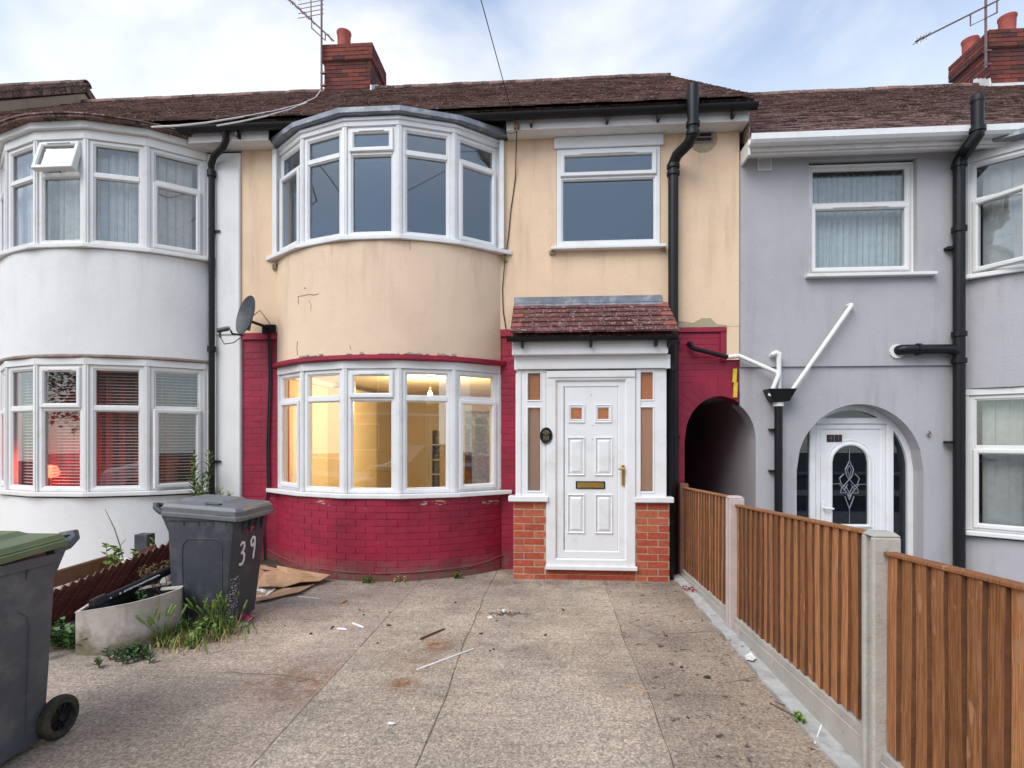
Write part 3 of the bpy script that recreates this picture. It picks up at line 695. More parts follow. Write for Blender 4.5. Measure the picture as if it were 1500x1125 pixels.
def lay(parent, name, mat, x0, x1, z0, z1, place, course=0.075, blen=0.225, joint=0.006, depth=0.03, skip=None, budget=None, spill=None, phase=0.0, half=0.5):
    """courses of stretchers over a strip of length x0..x1; place(s) gives (X, Y, turn)"""
    nrow = max(1, round((z1-z0)/course)); ch = (z1-z0)/nrow
    for r_ in range(nrow):
        zc = z0 + ch*(r_+.5); s0 = x0 - blen*((half*(r_ % 2)) + phase)
        s = s0
        while s < x1-0.02:
            a, b = max(s, x0), min(s+blen, x1); s += blen
            if b-a < 0.03: continue
            sc_ = (a+b)/2
            if skip and skip(sc_, zc, a, b): continue
            X, Y, t = place(sc_)
            rot = (random.uniform(-.006,.006), random.uniform(-.006,.006), t+random.uniform(-.006,.006))
            scale = (b-a-(joint if joint > .008 else .0025), depth, ch-joint+random.uniform(-.002,.002))
            out = random.uniform(-.0015,.0015); loc = (X + math.sin(t)*out, Y + out, zc)
            if budget is not None and budget[0] <= 0:
                M = Matrix.Translation(loc) @ Euler(rot).to_matrix().to_4x4() @ Matrix.Diagonal((*scale,1))
                me = random.choice(BRK[mat]); spill.add([M @ v.co for v in me.vertices], [tuple(p.vertices) for p in me.polygons])
            else:
                inst(name, random.choice(BRK[mat]), parent, loc, rot, scale)
                if budget is not None: budget[0] -= 1

def tile_mesh(mat, w=0.160, l=0.185, t=0.013):
    mb = MB().box(-w/2, w/2, 0, l, 0, t); b = mb.v
    return mesh_of('tile', mb, mat)
def tiled_slope(house, x0, x1, ye, ze, yr, zr, mat, label=None, nind=8, gauge=0.1, w=0.165, back=True, thick=0.12):
    """a pitched roof: boarding, rows of tiles laid one by one near the eaves, the rows above as one mass"""
    th = math.atan2(zr-ze, yr-ye); L = math.hypot(zr-ze, yr-ye); s = Vector((0,math.cos(th),math.sin(th))); nn = Vector((0,-math.sin(th),math.cos(th)))
    prof = [(ye,ze),(yr,zr),(yr,zr-thick),(ye+0.02,ze-0.03)]
    if back: prof = [(ye,ze),(yr,zr),(2*yr-ye,ze),(2*yr-ye,ze-thick),(yr,zr-thick*1.3),(ye+0.06,ze-0.02)]
    roof = P('roof', MB().extr_x(prof, x0, x1), mat, house)
    if label: roof['label'] = label
    nrow = int(L/gauge); ncol = int((x1-x0)/w); w = (x1-x0)/ncol
    me = tile_mesh(mat, w-0.004); mass = MB()
    org = Vector((0, ye, ze))
    for r_ in range(nrow):
        for c in range(ncol + (r_ % 2)):
            xc = x0 + w*(c+.5) - (w/2 if r_ % 2 else 0); hw = (w-0.004)/2
            a, b = max(xc-hw, x0), min(xc+hw, x1)
            if b-a < 0.03: continue
            d = gauge*r_ - 0.03 + random.uniform(-.004,.004); lift = 0.030 + random.uniform(-.003,.005); tilt = 0.085 + random.uniform(-.02,.02)
            if random.random() < 0.03: d -= random.uniform(.005,.02); lift += 0.006
            if r_ < nind and b-a > w*0.8:
                p = org + s*d + nn*lift; inst('tile', me, roof, (xc, p.y, p.z), (th-tilt, random.uniform(-.02,.02), random.uniform(-.012,.012)))
            else:
                l = 0.185; t = 0.013; dn = -math.sin(tilt)*l
                q = [org + s*d + nn*lift, org + s*(d+l) + nn*(lift+dn)]; j = random.uniform(-.002,.002)
                mass.hexa([(a,q[0].y,q[0].z+j),(b,q[0].y,q[0].z-j),(b,q[1].y,q[1].z),(a,q[1].y,q[1].z)] + [(x, y+nn.y*t, z+nn.z*t) for x,y,z in ((a,q[0].y,q[0].z+j),(b,q[0].y,q[0].z-j),(b,q[1].y,q[1].z),(a,q[1].y,q[1].z))])
    P('tile_courses', mass, mat, roof, stuff=True)
    # half round ridge tiles
    prof = [(0.11*math.cos(a), 0.10*math.sin(a)) for a in [math.pi*k/8 for k in range(9)]]
    prof2 = prof + [(0.09*math.cos(a), 0.08*math.sin(a)) for a in [math.pi*k/8 for k in range(8,-1,-1)]]
    rm = mesh_of('ridge_tile', MB().extr_x(prof2, -0.165, 0.165), mat); k = int((x1-x0)/0.31)
    for i in range(k):
        inst('ridge_tile', rm, roof, (x0+(x1-x0)*(i+.5)/k, yr, zr-0.02+random.uniform(-.006,.006)), (0, random.uniform(-.02,.02), random.uniform(-.02,.02)))
    return roof
def chimney(house, x0, x1, y0, y1, zb, zt, pots, ncor, flash=True, sides='R'):
    ch = P('chimney', MB().box(x0+.012, x1-.012, y0+.012, y1-.012, zb, zt-0.01), 'chimney_mortar', house)
    zc = zt - 0.075*ncor                      # the oversailing head
    def faces(a0, a1, b0, b1, za, zb_):
        lay(ch, 'brick', 'chimney_brick', a0, a1, za, zb_, lambda s: (s, b0+.015, 0))
        sx_ = a1 if sides == 'R' else a0; t = R(90) if sides == 'R' else R(-90); sg = -.015 if sides == 'R' else .015
        lay(ch, 'brick', 'chimney_brick', b0+.0, b1, za, zb_, lambda s: (sx_+sg, s, t), phase=0.5)
        # the two faces the street does not see
        P('rear_brickwork', MB().box(a0 if sides == 'R' else a1-.02, a0+.02 if sides == 'R' else a1, b0+.02, b1, za, zb_).box(a0+.02, a1-.02, b1-.02, b1, za, zb_), 'chimney_brick', ch, stuff=True)
    faces(x0, x1, y0, y1, zb, zc); 
    P('corbel_core', MB().box(x0-.033, x1+.033, y0-.033, y1+.033, zc, zt-.008), 'chimney_mortar', ch)
    faces(x0-.045, x1+.045, y0-.045, y1+.045, zc, zt)
    P('flaunching', MB().hexa([(x0-.03,y0-.03,zt-.01),(x1+.03,y0-.03,zt-.01),(x1+.03,y1+.03,zt-.01),(x0-.03,y1+.03,zt-.01),(x0+.12,y0+.12,zt+.05),(x1-.12,y0+.12,zt+.05),(x1-.12,y1-.12,zt+.05),(x0+.12,y1-.12,zt+.05)]), 'chimney_mortar', ch)
    for px_, py_, h in pots:
        P('chimney_pot', MB().lathe([(0.125,0),(0.13,0.03),(0.118,0.06),(0.125,h-.06),(0.138,h-.03),(0.138,h),(0.10,h),(0.10,h-.25)], px_, py_, zt-.02, 20), 'terracotta', ch, smooth=True)
    return ch

# ================================================================ rooms behind the windows
def room(house, x0, x1, y0, y1, z0, z1, wallm, ceilm='interior_white', floorm='floor_wood', back_holes=(), t=0.06):
    P('room_wall', MB().box(x0-t, x0, y0, y1, z0, z1), wallm, house); P('room_wall', MB().box(x1, x1+t, y0, y1, z0, z1), wallm, house)
    P('room_wall', wall_cells(MB(), x0-t, x1+t, z0, z1, y1, y1+t, list(back_holes)), wallm, house)
    P('room_ceiling', MB().box(x0-t, x1+t, y0, y1+t, z1, z1+t), ceilm, house); P('room_floor', MB().box(x0-t, x1+t, y0, y1+t, z0-t, z0), floorm, house)

EAVE_Y, EAVE_Z, RIDGE_Y, RIDGE_Z = 6.05, 5.19, 10.3, 8.20
def gutter(house, x0, x1, y, z, mat, r=0.058, brk=(), square=False):
    if square: prof = [(y+.05,z),(y-.035,z),(y-.06,z+.03),(y-.06,z+.095),(y-.052,z+.095),(y-.052,z+.035),(y-.03,z+.008),(y+.05,z+.008)]
    else:
        a = [math.pi + math.pi*k/10 for k in range(11)]
        prof = [(y+r*math.cos(t), z+r+r*math.sin(t)) for t in a] + [(y+(r-.006)*math.cos(t), z+r+(r-.006)*math.sin(t)) for t in a[::-1]]
    gt = P('gutter', MB().extr_x(prof, x0, x1), mat, house, smooth=not square, bev=0.004 if square else 0)
    for x in brk:
        if square: P('gutter_bracket', MB().extr_x([(p[0]-.004, p[1]-.004) for p in prof[:4]] + [(y+.05,z+.09)], x-.018, x+.018), mat, gt, bev=0.003)
        else: P('gutter_bracket', MB().box(x-.014, x+.014, y-.01, y+.085, z-.055, z+.004).extr_x([(y+(r+.004)*math.cos(t), z+r+(r+.004)*math.sin(t)) for t in [math.pi+math.pi*k/10 for k in range(11)]], x-.014, x+.014), mat, gt)
    return gt

# ================================================================ the cream house
cream = thing('terraced_house', 'cream rendered house with crimson brick ground floor, two bow windows and a white porch', 'house', (-0.8, 8, 0), group='houses of the terrace')
BX = -1.93
rw = wall_cells(MB(), XL, XM-.004, 2.80, 4.995, 6.335, 6.60, [(BX-HALF+.004, BX+HALF-.004, 2.80, 4.995), (0.063, 1.246, 3.705, 4.93)])
rw.box(1.985, XM-.004, 6.338, 6.60, 2.42, 2.799)
rwall = P('rendered_wall', rw, 'cream_render', cream)
# upper bow: the curved apron of render between the two windows
ap = bay_prism(MB(), BX, 0.02, 2.43, 3.655, 40, 0.25); P('curved_apron', ap, 'bow_render', cream, smooth=True)
lip = bay_prism(MB(), BX, 0.065, 2.375, 2.428, 40, 0.0, True); P('drip_moulding', lip, 'crimson_paint', cream, bev=0.01)
flk = MB()
for i in range(26):
    a = R(random.uniform(-30, 30)); r_ = BR+0.05; x, y = BX+r_*math.sin(a), WY-(r_*math.cos(a)-(BR-SAG)); w = random.uniform(.012,.05); h = random.uniform(.008,.03)
    M = Matrix.Translation((x,y,2.43)) @ Matrix.Rotation(a,4,'Z'); b = MB().hexa([(-w,-.012,0),(w,-.012,0),(w,.02,0),(-w,.02,0),(-w*.5,-.004,h),(w*.6,-.004,h*.8),(w*.6,.02,h),(-w*.5,.02,h)]).xf(M); flk.add(b.v, b.f)
P('flaking_mortar', flk, 'chimney_mortar', cream, stuff=True)

ACX, ARX, ARZ, AZS = 1.915, 0.394, 0.50, 1.51          # the passage arch
rb = wall_cells(MB(), XL, XM-.004, -0.3, 2.798, 6.3558, 6.60, [(BX-HALF+.004, BX+HALF-.004, -0.3, 2.798), (-0.30, 1.15, 0.12, 2.2), (1.521, XM-.004, -0.3, 2.06)])
rb.add(*(lambda m: (m.v, m.f))(arch_fill(MB(), ACX, ARX, ARZ, AZS, 2.06, 6.3558, 6.60, 1.521, XM-.004)))
bay_prism(rb, BX, 0.0185, -0.3, 0.885, 60, 0.25)
redw = P('red_brickwork', rb, 'crimson_paint', cream)
budget = [300]; spill = MB()
def flat(s): return (s, 6.368, 0)
RB = BR + 0.006
def onbay(s):                       # distance along the bow from its middle
    a = s/(RB+.004); r = RB + 0.0; return (BX+r*math.sin(a)-0.004*math.sin(a)*0, WY-(r*math.cos(a)-(BR-SAG)), a)
hl = BA*(RB+.004)
lay(redw, 'painted_brick', 'crimson_paint', -hl, hl, 0.0, 0.88, onbay, budget=budget, spill=spill, course=0.0733)
def inarch(s, z, a, b):
    for x in (a, b, s):
        if z > AZS:
            if ((x-ACX)/(ARX+.22))**2 + ((z-AZS)/(ARZ+.22))**2 < 1: return True
        elif x > 1.521: return True
    return False
lay(redw, 'painted_brick', 'crimson_paint', 1.40, 1.985, 2.02, 2.74, flat, budget=budget, spill=spill, skip=inarch)
lay(redw, 'painted_brick', 'crimson_paint', XL+.01, BX-HALF-.012, 0.0, 2.71, flat, budget=budget, spill=spill)
lay(redw, 'painted_brick', 'crimson_paint', BX+HALF+.012, -0.40, 0.9, 2.71, flat, budget=budget, spill=spill)
lay(redw, 'painted_brick', 'crimson_paint', BX+HALF+.012, -0.30, 0.0, 0.9, flat, budget=budget, spill=spill)
lay(redw, 'painted_brick', 'crimson_paint', 1.30, 1.518, -0.1, 1.95, flat, budget=budget, spill=spill, skip=inarch)
P('remaining_bricks', spill, 'crimson_paint', redw, stuff=True)
for i in range(12):                 # the ring of voussoirs round the passage arch
    a = R(176 - i*9.6); p = Vector((ACX + (ARX+.012)*math.cos(a), 6.368, AZS + (ARZ+.012)*math.sin(a))); d = Vector((math.cos(a)/ARX, 0, math.sin(a)/ARZ)).normalized()
    if p.x + d.x*.1 > XM-.05: continue
    c = p + d*0.105
    me = BRK['crimson_paint'][i % 4]; o = inst('voussoir', me, redw, c, (0, -math.atan2(d.z, d.x), 0), (0.21, 0.03, 0.062))
# projecting string of painted bricks at the head of the ground floor
P('string_course', MB().box(XL+.002, BX-HALF-.01, 6.325, 6.3555, 2.715, 2.797).box(BX+HALF+.012, -0.35, 6.325, 6.3555, 2.715, 2.797).box(1.36, 1.98, 6.325, 6.3555, 2.735, 2.797).box(1.915, 1.98, 6.33, 6.3555, 2.40, 2.7345), 'crimson_paint', cream, bev=0.006)
mb = MB(); pt = [at(992,484,6.33), at(992,470,6.33), at(1003,471,6.33), at(1015,473,6.33), at(1028,466,6.33), at(1041,466,6.33), at(1050,475,6.33), at(1064,476,6.33), at(1064,482,6.33)]
k = len(pt); mb.add([(p.x,6.326,p.z) for p in pt]+[(p.x,6.37,p.z) for p in pt], [tuple(range(k)), tuple(range(2*k-1,k-1,-1))]+[(i,k+i,k+(i+1)%k,(i+1)%k) for i in range(k)])
P('cement_patch', mb, 'bare_cement', cream)
vent = at(1030,200,6.33)
P('cement_patch', MB().tube([(vent.x,6.329,vent.z-.02),(vent.x,6.36,vent.z-.02)], 0.16, 14), 'bare_cement', cream)
ab = P('air_brick', MB().box(vent.x-.11, vent.x+.11, 6.318, 6.36, vent.z-.075, vent.z+.075), 'chimney_mortar', cream, bev=0.004)
P('air_slot', *(lambda m: (m,))(MB().box(vent.x-.085, vent.x+.085, 6.3155, 6.3175, vent.z-.055, vent.z-.02).box(vent.x-.085, vent.x+.085, 6.3155, 6.3175, vent.z-.005, vent.z+.03)), 'black_plastic', ab, stuff=True)
for px_ in (535, 655):
    q = onz(px_, 850); a = math.asin(max(-1,min(1,(q.x-BX)/BR))); F = Fr((BX+(RB+.012)*math.sin(a), WY-((RB+.012)*math.cos(a)-(BR-SAG)), 0.08), (math.cos(a),math.sin(a),0), (math.sin(a),-math.cos(a),0))
    m_ = F.box(MB(), -.11, .11, 0, .14, -.01, .006)
    for i in range(10):
        for j in range(6): F.box(m_, -.10+i*.0205, -.085+i*.0205, .01+j*.021, .023+j*.021, .006, .009)
    P('damp_vent', m_, 'crimson_paint', cream, stuff=True)

# hairline cracks and holes in the bow render, mortar smears under the sill, foam at sill ends
def on_bow(px_, py_, off=0.021):
    d = ray(px_, py_); r_ = BR+off; oy = WY+(BR-SAG); a_ = d.x*d.x+d.y*d.y; b_ = -2*(BX*d.x+oy*d.y); c_ = BX*BX+oy*oy-r_*r_
    t = (-b_-math.sqrt(b_*b_-4*a_*c_))/(2*a_); return Vector((d.x*t, d.y*t, CAMH+d.z*t))
crk = MB()
for pl_, w_ in (([(437,446),(437,434),(444,433),(452,431),(460,432),(467,430)], .004), ([(446,421),(447,423)], .008), ([(436,500),(435,510),(436,520)], .005), ([(452,440),(456,447),(455,455)], .0025), ([(512,505),(514,512)], .003), ([(600,352),(601,366)], .002)):
    for (a, b), (c, d_) in zip(pl_[:-1], pl_[1:]): crk.tube([on_bow(a,b), on_bow(c,d_)], w_, 5)
P('crack', crk, 'chimney_mortar', cream, stuff=True)
r = random.Random(31); sm = MB()
for c0, c1 in ((466,486),(618,652),(704,734)):
    for k in range(14):
        p = on_bow(r.uniform(c0,c1), 733+abs(r.gauss(0,3.2)), .0195); a = math.asin(max(-1,min(1,(p.x-BX)/BR))); w, h = r.uniform(.01,.035), r.uniform(.003,.009)
        M = Matrix.Translation(p) @ Matrix.Rotation(a,4,'Z'); b_ = MB().hexa([(-w,-.003,-h),(w,-.003,-h*.6),(w,.01,-h*.6),(-w,.01,-h),(-w*.8,-.003,h),(w*.9,-.003,h*.7),(w*.9,.01,h*.7),(-w*.8,.01,h)]).xf(M); sm.add(b_.v, b_.f)
P('mortar_smear', sm, 'bare_cement', cream, stuff=True)
fm_ = MB()
for x_, y_ in ((403,389),(739,379),(809,369),(972,363),(731,205)):
    p = at(x_, y_, 6.31)
    for k in range(5): q = p+Vector((r.uniform(-.02,.02),0,r.uniform(-.025,.025))); fm_.tube([q+Vector((0,.04,0)), q, q+Vector((0,-.012,0))], [.026,.024,.012], 8)
P('sealant_foam', fm_, 'bare_cement', cream, stuff=True)
# windows of the cream house
bay_window(cream, BX, 3.71, 4.90, 4.62, ['side','split','vent','split','side'], 'upper bow window with dark panes', gl='cool_glass')
bay_window(cream, BX, 0.935, 2.285, 1.965, ['side','split','vent','split','side'], 'lower bow window glowing yellow', head=0.088, gl='street_glass')
win = P('window', MB().box(0.035, 1.275, 6.30, 6.345, 4.868, 4.994), 'white_upvc', cream, bev=0.004)
F = Fr((0.066, 6.325, 3.735), (1,0,0), (0,-1,0)); Wd, Ht = 1.177, 1.13
light(win, F, Wd, Ht, 'vent', 0.80, 0, gl='cool_glass', t=0.062, vent=True)
P('sill', MB().hexa([(-0.0,6.25,3.69),(1.30,6.25,3.69),(1.30,6.36,3.69),(0.0,6.36,3.69),(0.0,6.25,3.725),(1.30,6.25,3.725),(1.30,6.36,3.738),(0.0,6.36,3.738)]), 'white_upvc', win, bev=0.006)
# eaves
P('fascia_board', MB().box(BX+HALF+.10, XM+.03, 6.13, 6.155, 4.998, 5.13).box(-4.25, BX-HALF-.02, 6.13, 6.155, 4.998, 5.13), 'white_wood', cream, bev=0.004)
P('soffit', MB().box(BX+HALF+.10, XM+.03, 6.1555, 6.36, 4.998, 5.015).box(-4.25, BX-HALF-.02, 6.1555, 6.36, 4.998, 5.015), 'white_wood', cream)
gutter(cream, -4.9, XM+.09, 6.06, 5.075, 'black_plastic', brk=[at(px_,170,6.06).x for px_ in (778, 890, 965, 1075)]+[-3.62, -4.45])
tiled_slope(cream, XL, XM+.06, EAVE_Y, EAVE_Z, RIDGE_Y, RIDGE_Z, 'roof_tile')
# lead roof of the bow
lead = bay_prism(MB(), BX, 0.085, 5.000, 5.012, 5, 0.0, True)
o_ = bay_arc(BX, 0.10, 5, None, True); i_ = bay_arc(BX, -0.05, 5); k = 6
lead.prism([(o_[0][0]-.03,6.30)]+o_[1:5]+[(o_[5][0]+.05,6.30)], 5.005, 5.062)
lr = P('lead_roof', lead, 'lead', cream, bev=0.018, seg=2)
top = MB(); q_ = bay_arc(BX, 0.05, 5)
top.add([(x,y,5.066) for x,y in q_]+[(x,6.36,5.16) for x,y in q_], [(i,i+1,7+i,6+i) for i in range(5)]); P('lead_apron', top, 'lead', cream)
P('bay_ceiling', bay_prism(MB(), BX, -0.03, 4.955, 4.984, 5, 0.3), 'interior_white', cream)
hb = bay_shell(MB(), BX, 0.040, 4.955, 4.984, 5, 0.14); P('bay_fascia', hb, 'white_upvc', cream)
for x_, s_ in ((BX-HALF-.02, -1), (BX+HALF+.03, 1)):
    P('bay_cheek', MB().box(x_-.025, x_+.03, 6.27, 6.334, 3.72, 4.97), 'white_upvc', cream, bev=0.004)
# rooms
room(cream, -3.60, -0.62, 6.45, 12.6, 0.12, 2.42, 'interior_wall_warm', back_holes=[(-2.84,-2.48,0.15,2.0),(-2.05,-1.36,0.14,2.2)])
room(cream, -3.60, -0.30, 6.60, 11.0, 2.62, 4.94, 'interior_wall_grey')
room(cream, -0.10, 1.45, 6.60, 9.5, 2.62, 4.94, 'interior_wall_dark')
room(cream, -0.42, 1.36, 6.60, 9.5, 0.12, 2.42, 'interior_wall_warm')
P('house_shell', wall_cells(MB(), XL, XM-.004, -0.3, 5.05, 14.2, 14.4, [(-3.2,-0.7,0.1,2.3)]).box(XL, XL+.05, 6.6, 14.2, -0.3, 5.05).box(1.47, 1.52, 6.6, 14.2, -0.3, 2.5).box(XM-.05, XM-.004, 6.6, 14.2, 2.5, 5.05), 'interior_white', cream)
# the back of the lit room: a glazed door and a garden window
P('coving', MB().box(-3.6,-0.62,12.52,12.6,2.34,2.42).box(-3.6,-3.52,6.7,12.52,2.34,2.42).box(-0.70,-0.62,6.7,12.52,2.34,2.42), 'interior_white', cream, stuff=True)
P('skirting', MB().box(-3.6,-2.95,12.575,12.6,.12,.27).box(-2.38,-2.1,12.575,12.6,.12,.27).box(-1.3,-.62,12.575,12.6,.12,.27).box(-3.6,-3.575,6.7,12.57,.12,.27), 'interior_white', cream, stuff=True)
P('door_architrave', Fr((-2.92,12.6,.12),(1,0,0),(0,-1,0)).ring(MB(), 0, .52, 0, 1.97, .075, 0, .03), 'interior_white', cream)
P('chimney_breast', MB().box(-3.6,-3.25,8.6,10.0,.12,2.34), 'interior_wall_warm', cream)
bd = P('garden_door', MB().box(-2.84,-2.77,12.6,12.65,0.15,2.0).box(-2.59,-2.48,12.6,12.65,0.15,2.0).box(-2.77,-2.59,12.6,12.65,1.70,2.0).box(-2.77,-2.59,12.6,12.65,0.15,0.33).box(-2.77,-2.59,12.6,12.65,0.66,0.69).box(-2.77,-2.59,12.6,12.65,1.0,1.03).box(-2.77,-2.59,12.6,12.65,1.35,1.38), 'interior_white', cream)
P('pane', MB().box(-2.77,-2.59,12.62,12.626,0.33,1.70), 'glass', bd)
gw = P('garden_window', Fr((-2.05,12.62,0.14),(1,0,0),(0,-1,0)).ring(MB(), 0, .69, 0, 2.06, 0.05, -0.05, 0.0), 'interior_white', cream)
P('pane', MB().box(-2.0,-1.41,12.64,12.646,0.19,2.15), 'glass', gw)

# chimney on the party wall with the white house
ch1 = chimney(cream, -4.255, -3.362, 10.0, 10.79, 7.55, 8.90, [(-3.95, 10.2, 0.40)], 4)
P('lead_flashing', MB().box(-4.28, -3.34, 9.94, 10.0, 7.86, 7.98), 'white_wood', ch1)
fl = MB()
for i in range(5): fl.hexa([(-3.37,9.96+i*.09,7.95+i*.065),(-3.335,9.96+i*.09,7.95+i*.065),(-3.335,10.07+i*.09,7.98+i*.065),(-3.37,10.07+i*.09,7.98+i*.065),(-3.365,9.99+i*.09,8.13+i*.06),(-3.345,9.99+i*.09,8.13+i*.06),(-3.345,10.07+i*.09,8.15+i*.06),(-3.365,10.07+i*.09,8.15+i*.06)])
P('step_flashing', fl, 'white_wood', ch1)

# ================================================================ the white house
white = thing('terraced_house', 'white rendered house with red lamp glowing behind venetian blinds in its bow window', 'house', (-6.5, 8, 0), group='houses of the terrace')
WX = -5.505; WL = -9.3
ww = wall_cells(MB(), WL, XL-.004, -0.3, 4.98, 6.35, 6.60, [(WX-HALF+.004, WX+HALF-.004, -0.3, 4.98)])
P('rendered_wall', ww, 'white_render', white)
P('pilaster', MB().box(-4.03, XL-.006, 6.30, 6.349, 2.775, 4.96).box(-4.03, XL-.006, 6.315, 6.349, -0.1, 2.774), 'white_render', white, bev=0.01)
P('curved_apron', bay_prism(MB(), WX, 0.02, 2.475, 3.655, 40, 0.25), 'white_render', white, smooth=True)
P('curved_plinth', bay_prism(MB(), WX, 0.012, -0.3, 0.86, 40, 0.25), 'white_render', white, smooth=True)
ck = bay_prism(MB(), WX, 0.030, 2.440, 2.474, 40, 0.0, True); P('ragged_joint', ck, 'chimney_mortar', white, bev=0.008)
bay_window(white, WX, 3.71, 4.89, 4.50, ['side','split','vent','split','side'], 'upper bow window with one vent open', {2: R(17)}, 'white_upvc_aged')
bay_window(white, WX, 0.93, 2.36, 1.87, ['side','split','vent','split','side'], 'lower bow window with one casement ajar', {4: R(-10)}, 'white_upvc_aged', head=0.078)
hb = bay_shell(MB(), WX, 0.07, 4.991, 5.07, 5, 0.14); P('bay_fascia', hb, 'white_wood', white, bev=0.006)
P('bay_ceiling', bay_prism(MB(), WX, -0.03, 4.991, 5.02, 5, 0.3), 'interior_white', white)
top = MB(); q_ = bay_arc(WX, 0.13, 30, None, True); n_ = len(q_)
top.add([(x,y,5.075) for x,y in q_]+[(x,y,5.10) for x,y in q_]+[(WX+(x-WX)*0.93,6.40,5.27) for x,y in q_], [(i,i+1,n_+i+1,n_+i) for i in range(n_-1)]+[(n_+i,n_+i+1,2*n_+i+1,2*n_+i) for i in range(n_-1)]); top.prism(q_, 5.07, 5.076)
P('bay_roof', top, 'roof_tile', white)
bt = MB()
for r_ in range(4):
    q_ = bay_arc(WX, 0.15-0.09*r_, 16, None, True)
    for i in range(16):
        a, b = Vector((*q_[i],5.092+r_*.034)), Vector((*q_[i+1],5.092+r_*.034)); inn = Vector((WX,6.6,0)); ia = a+(Vector((inn.x,inn.y,a.z))-a).normalized()*.13+Vector((0,0,.030)); ib = b+(Vector((inn.x,inn.y,b.z))-b).normalized()*.13+Vector((0,0,.030))
        j = Vector((0,0,random.uniform(0,.01))); e = (b-a)*.02
        bt.hexa([a+e+j,b-e+j,ib-e,ia+e,a+e+j+Vector((0,0,.014)),b-e+j+Vector((0,0,.014)),ib-e+Vector((0,0,.014)),ia+e+Vector((0,0,.014))])
P('bay_tile_courses', bt, 'roof_tile', white, stuff=True)
P('fascia_board', MB().box(WL, WX-HALF-.05, 6.13, 6.155, 4.998, 5.13), 'white_wood', white)
tiled_slope(white, WL, XL-.01, EAVE_Y, EAVE_Z, RIDGE_Y, RIDGE_Z, 'roof_tile')
room(white, -8.9, -3.85, 6.60, 11, 0.12, 2.44, 'interior_wall_dark', 'interior_wall_grey')
room(white, -8.9, -3.85, 6.60, 11, 2.62, 4.97, 'interior_wall_grey')
P('house_shell', wall_cells(MB(), WL, XL-.06, -0.3, 5.05, 14.2, 14.4, []).box(WL, WL+.05, 6.6, 14.2, -0.3, 5.05), 'interior_white', white)
# venetian blinds in the lower bow, one per light
v = bay_arc(WX, -0.13, 5)
for i in range(1, 5):
    a, b = Vector((*v[i],0.98)), Vector((*v[i+1],0.98)); u = (b-a).normalized(); F = Fr(a+u*.05, u, (u.y,-u.x,0)); W = (b-a).length-.1
    bl = P('venetian_blind', F.box(MB(), 0, W, 1.31, 1.35, -.02, .02), 'slat_white', white)
    m_ = MB(); low = 0.03 if i != 2 else 0.03
    for k in range(36):
        vv = low + k*0.0355
        q = [F.p(0,vv-.005,.011),F.p(W,vv-.005,.011),F.p(W,vv+.005,-.011),F.p(0,vv+.005,-.011)]
        m_.hexa(q+[p+Vector((0,0,.0012)) for p in q])
    for uu in (W*.18, W*.82): m_.tube([F.p(uu,0,.0),F.p(uu,1.32,.0)], 0.0015, 5)
    P('slats', m_, 'slat_white', bl, stuff=True)

# ================================================================ the house beyond the white one, a step higher
tan = thing('terraced_house', 'far house with bare tan gable wall rising above the white house roof', 'house', (-12, 8, 0), group='houses of the terrace')
TL, TR = -15.5, WL-.01
P('rendered_wall', wall_cells(MB(), TL, TR, -0.3, 5.4, 6.35, 6.60, []), 'tan_render', tan)
P('gable_wall', MB().add([(TR,6.2,5.1),(TR,14.4,5.1),(TR,14.4,5.45),(TR,10.3,8.42),(TR,6.2,5.55),(TR-.2,6.2,5.1),(TR-.2,14.4,5.1),(TR-.2,14.4,5.45),(TR-.2,10.3,8.42),(TR-.2,6.2,5.55)],[(0,1,2,3,4),(9,8,7,6,5),(0,5,6,1),(1,6,7,2),(2,7,8,3),(3,8,9,4),(4,9,5,0)]), 'tan_render', tan)
tiled_slope(tan, TL, TR+.05, EAVE_Y, EAVE_Z+.40, RIDGE_Y, RIDGE_Z+.40, 'roof_tile', nind=0)
vm = mesh_of('verge_tile', MB().box(-.10,.04,0,.2,-.02,.012), 'roof_tile')
th = math.atan2(RIDGE_Z-EAVE_Z, RIDGE_Y-EAVE_Y); rf = tan.children[-1]
for i in range(46):
    d = i*.112; inst('verge_tile', vm, rf, (TR+.03, EAVE_Y+d*math.cos(th), EAVE_Z+.44+d*math.sin(th)), (th-.12, random.uniform(-.05,.05), 0))

# ================================================================ the grey house, a step lower
grey = thing('terraced_house', 'grey rendered house with arched doorway and white gutter', 'house', (5, 8, -0.4), group='houses of the terrace')
GX = 4.556+HALF; DZ = -0.4; GR = XR
DCX, DRX, DRZ, DZS = 3.434, 0.679, 0.745, 1.168
gwall = wall_cells(MB(), XM+.004, GR, -0.6, 2.335, 6.35, 6.60, [(XM+.004, 2.308, -0.6, 2.06), (DCX-DRX, DCX+DRX, -0.6, 2.0), (GX-HALF+.004, GX+HALF-.004, -0.6, 2.335)])
gwall.add(*(lambda m: (m.v, m.f))(arch_fill(MB(), ACX, ARX, ARZ-.03, AZS, 2.06, 6.35, 6.60, XM+.004, 2.308, 14)))
gwall.add(*(lambda m: (m.v, m.f))(arch_fill(MB(), DCX, DRX, DRZ, DZS, 2.0, 6.35, 6.60, DCX-DRX, DCX+DRX, 40)))
gw_ = P('rendered_wall', gwall, 'grey_render', grey)
P('upper_wall', wall_cells(MB(), XM+.004, GR, 2.336, 4.675, 6.325, 6.60, [(2.875, 4.03, 3.345, 4.64), (GX-HALF+.004, GX+HALF-.004, 2.336, 4.675)]), 'grey_render', grey)
P('curved_apron', bay_prism(MB(), GX, 0.02, 2.075, 3.255, 40, 0.25), 'grey_render', grey, smooth=True)
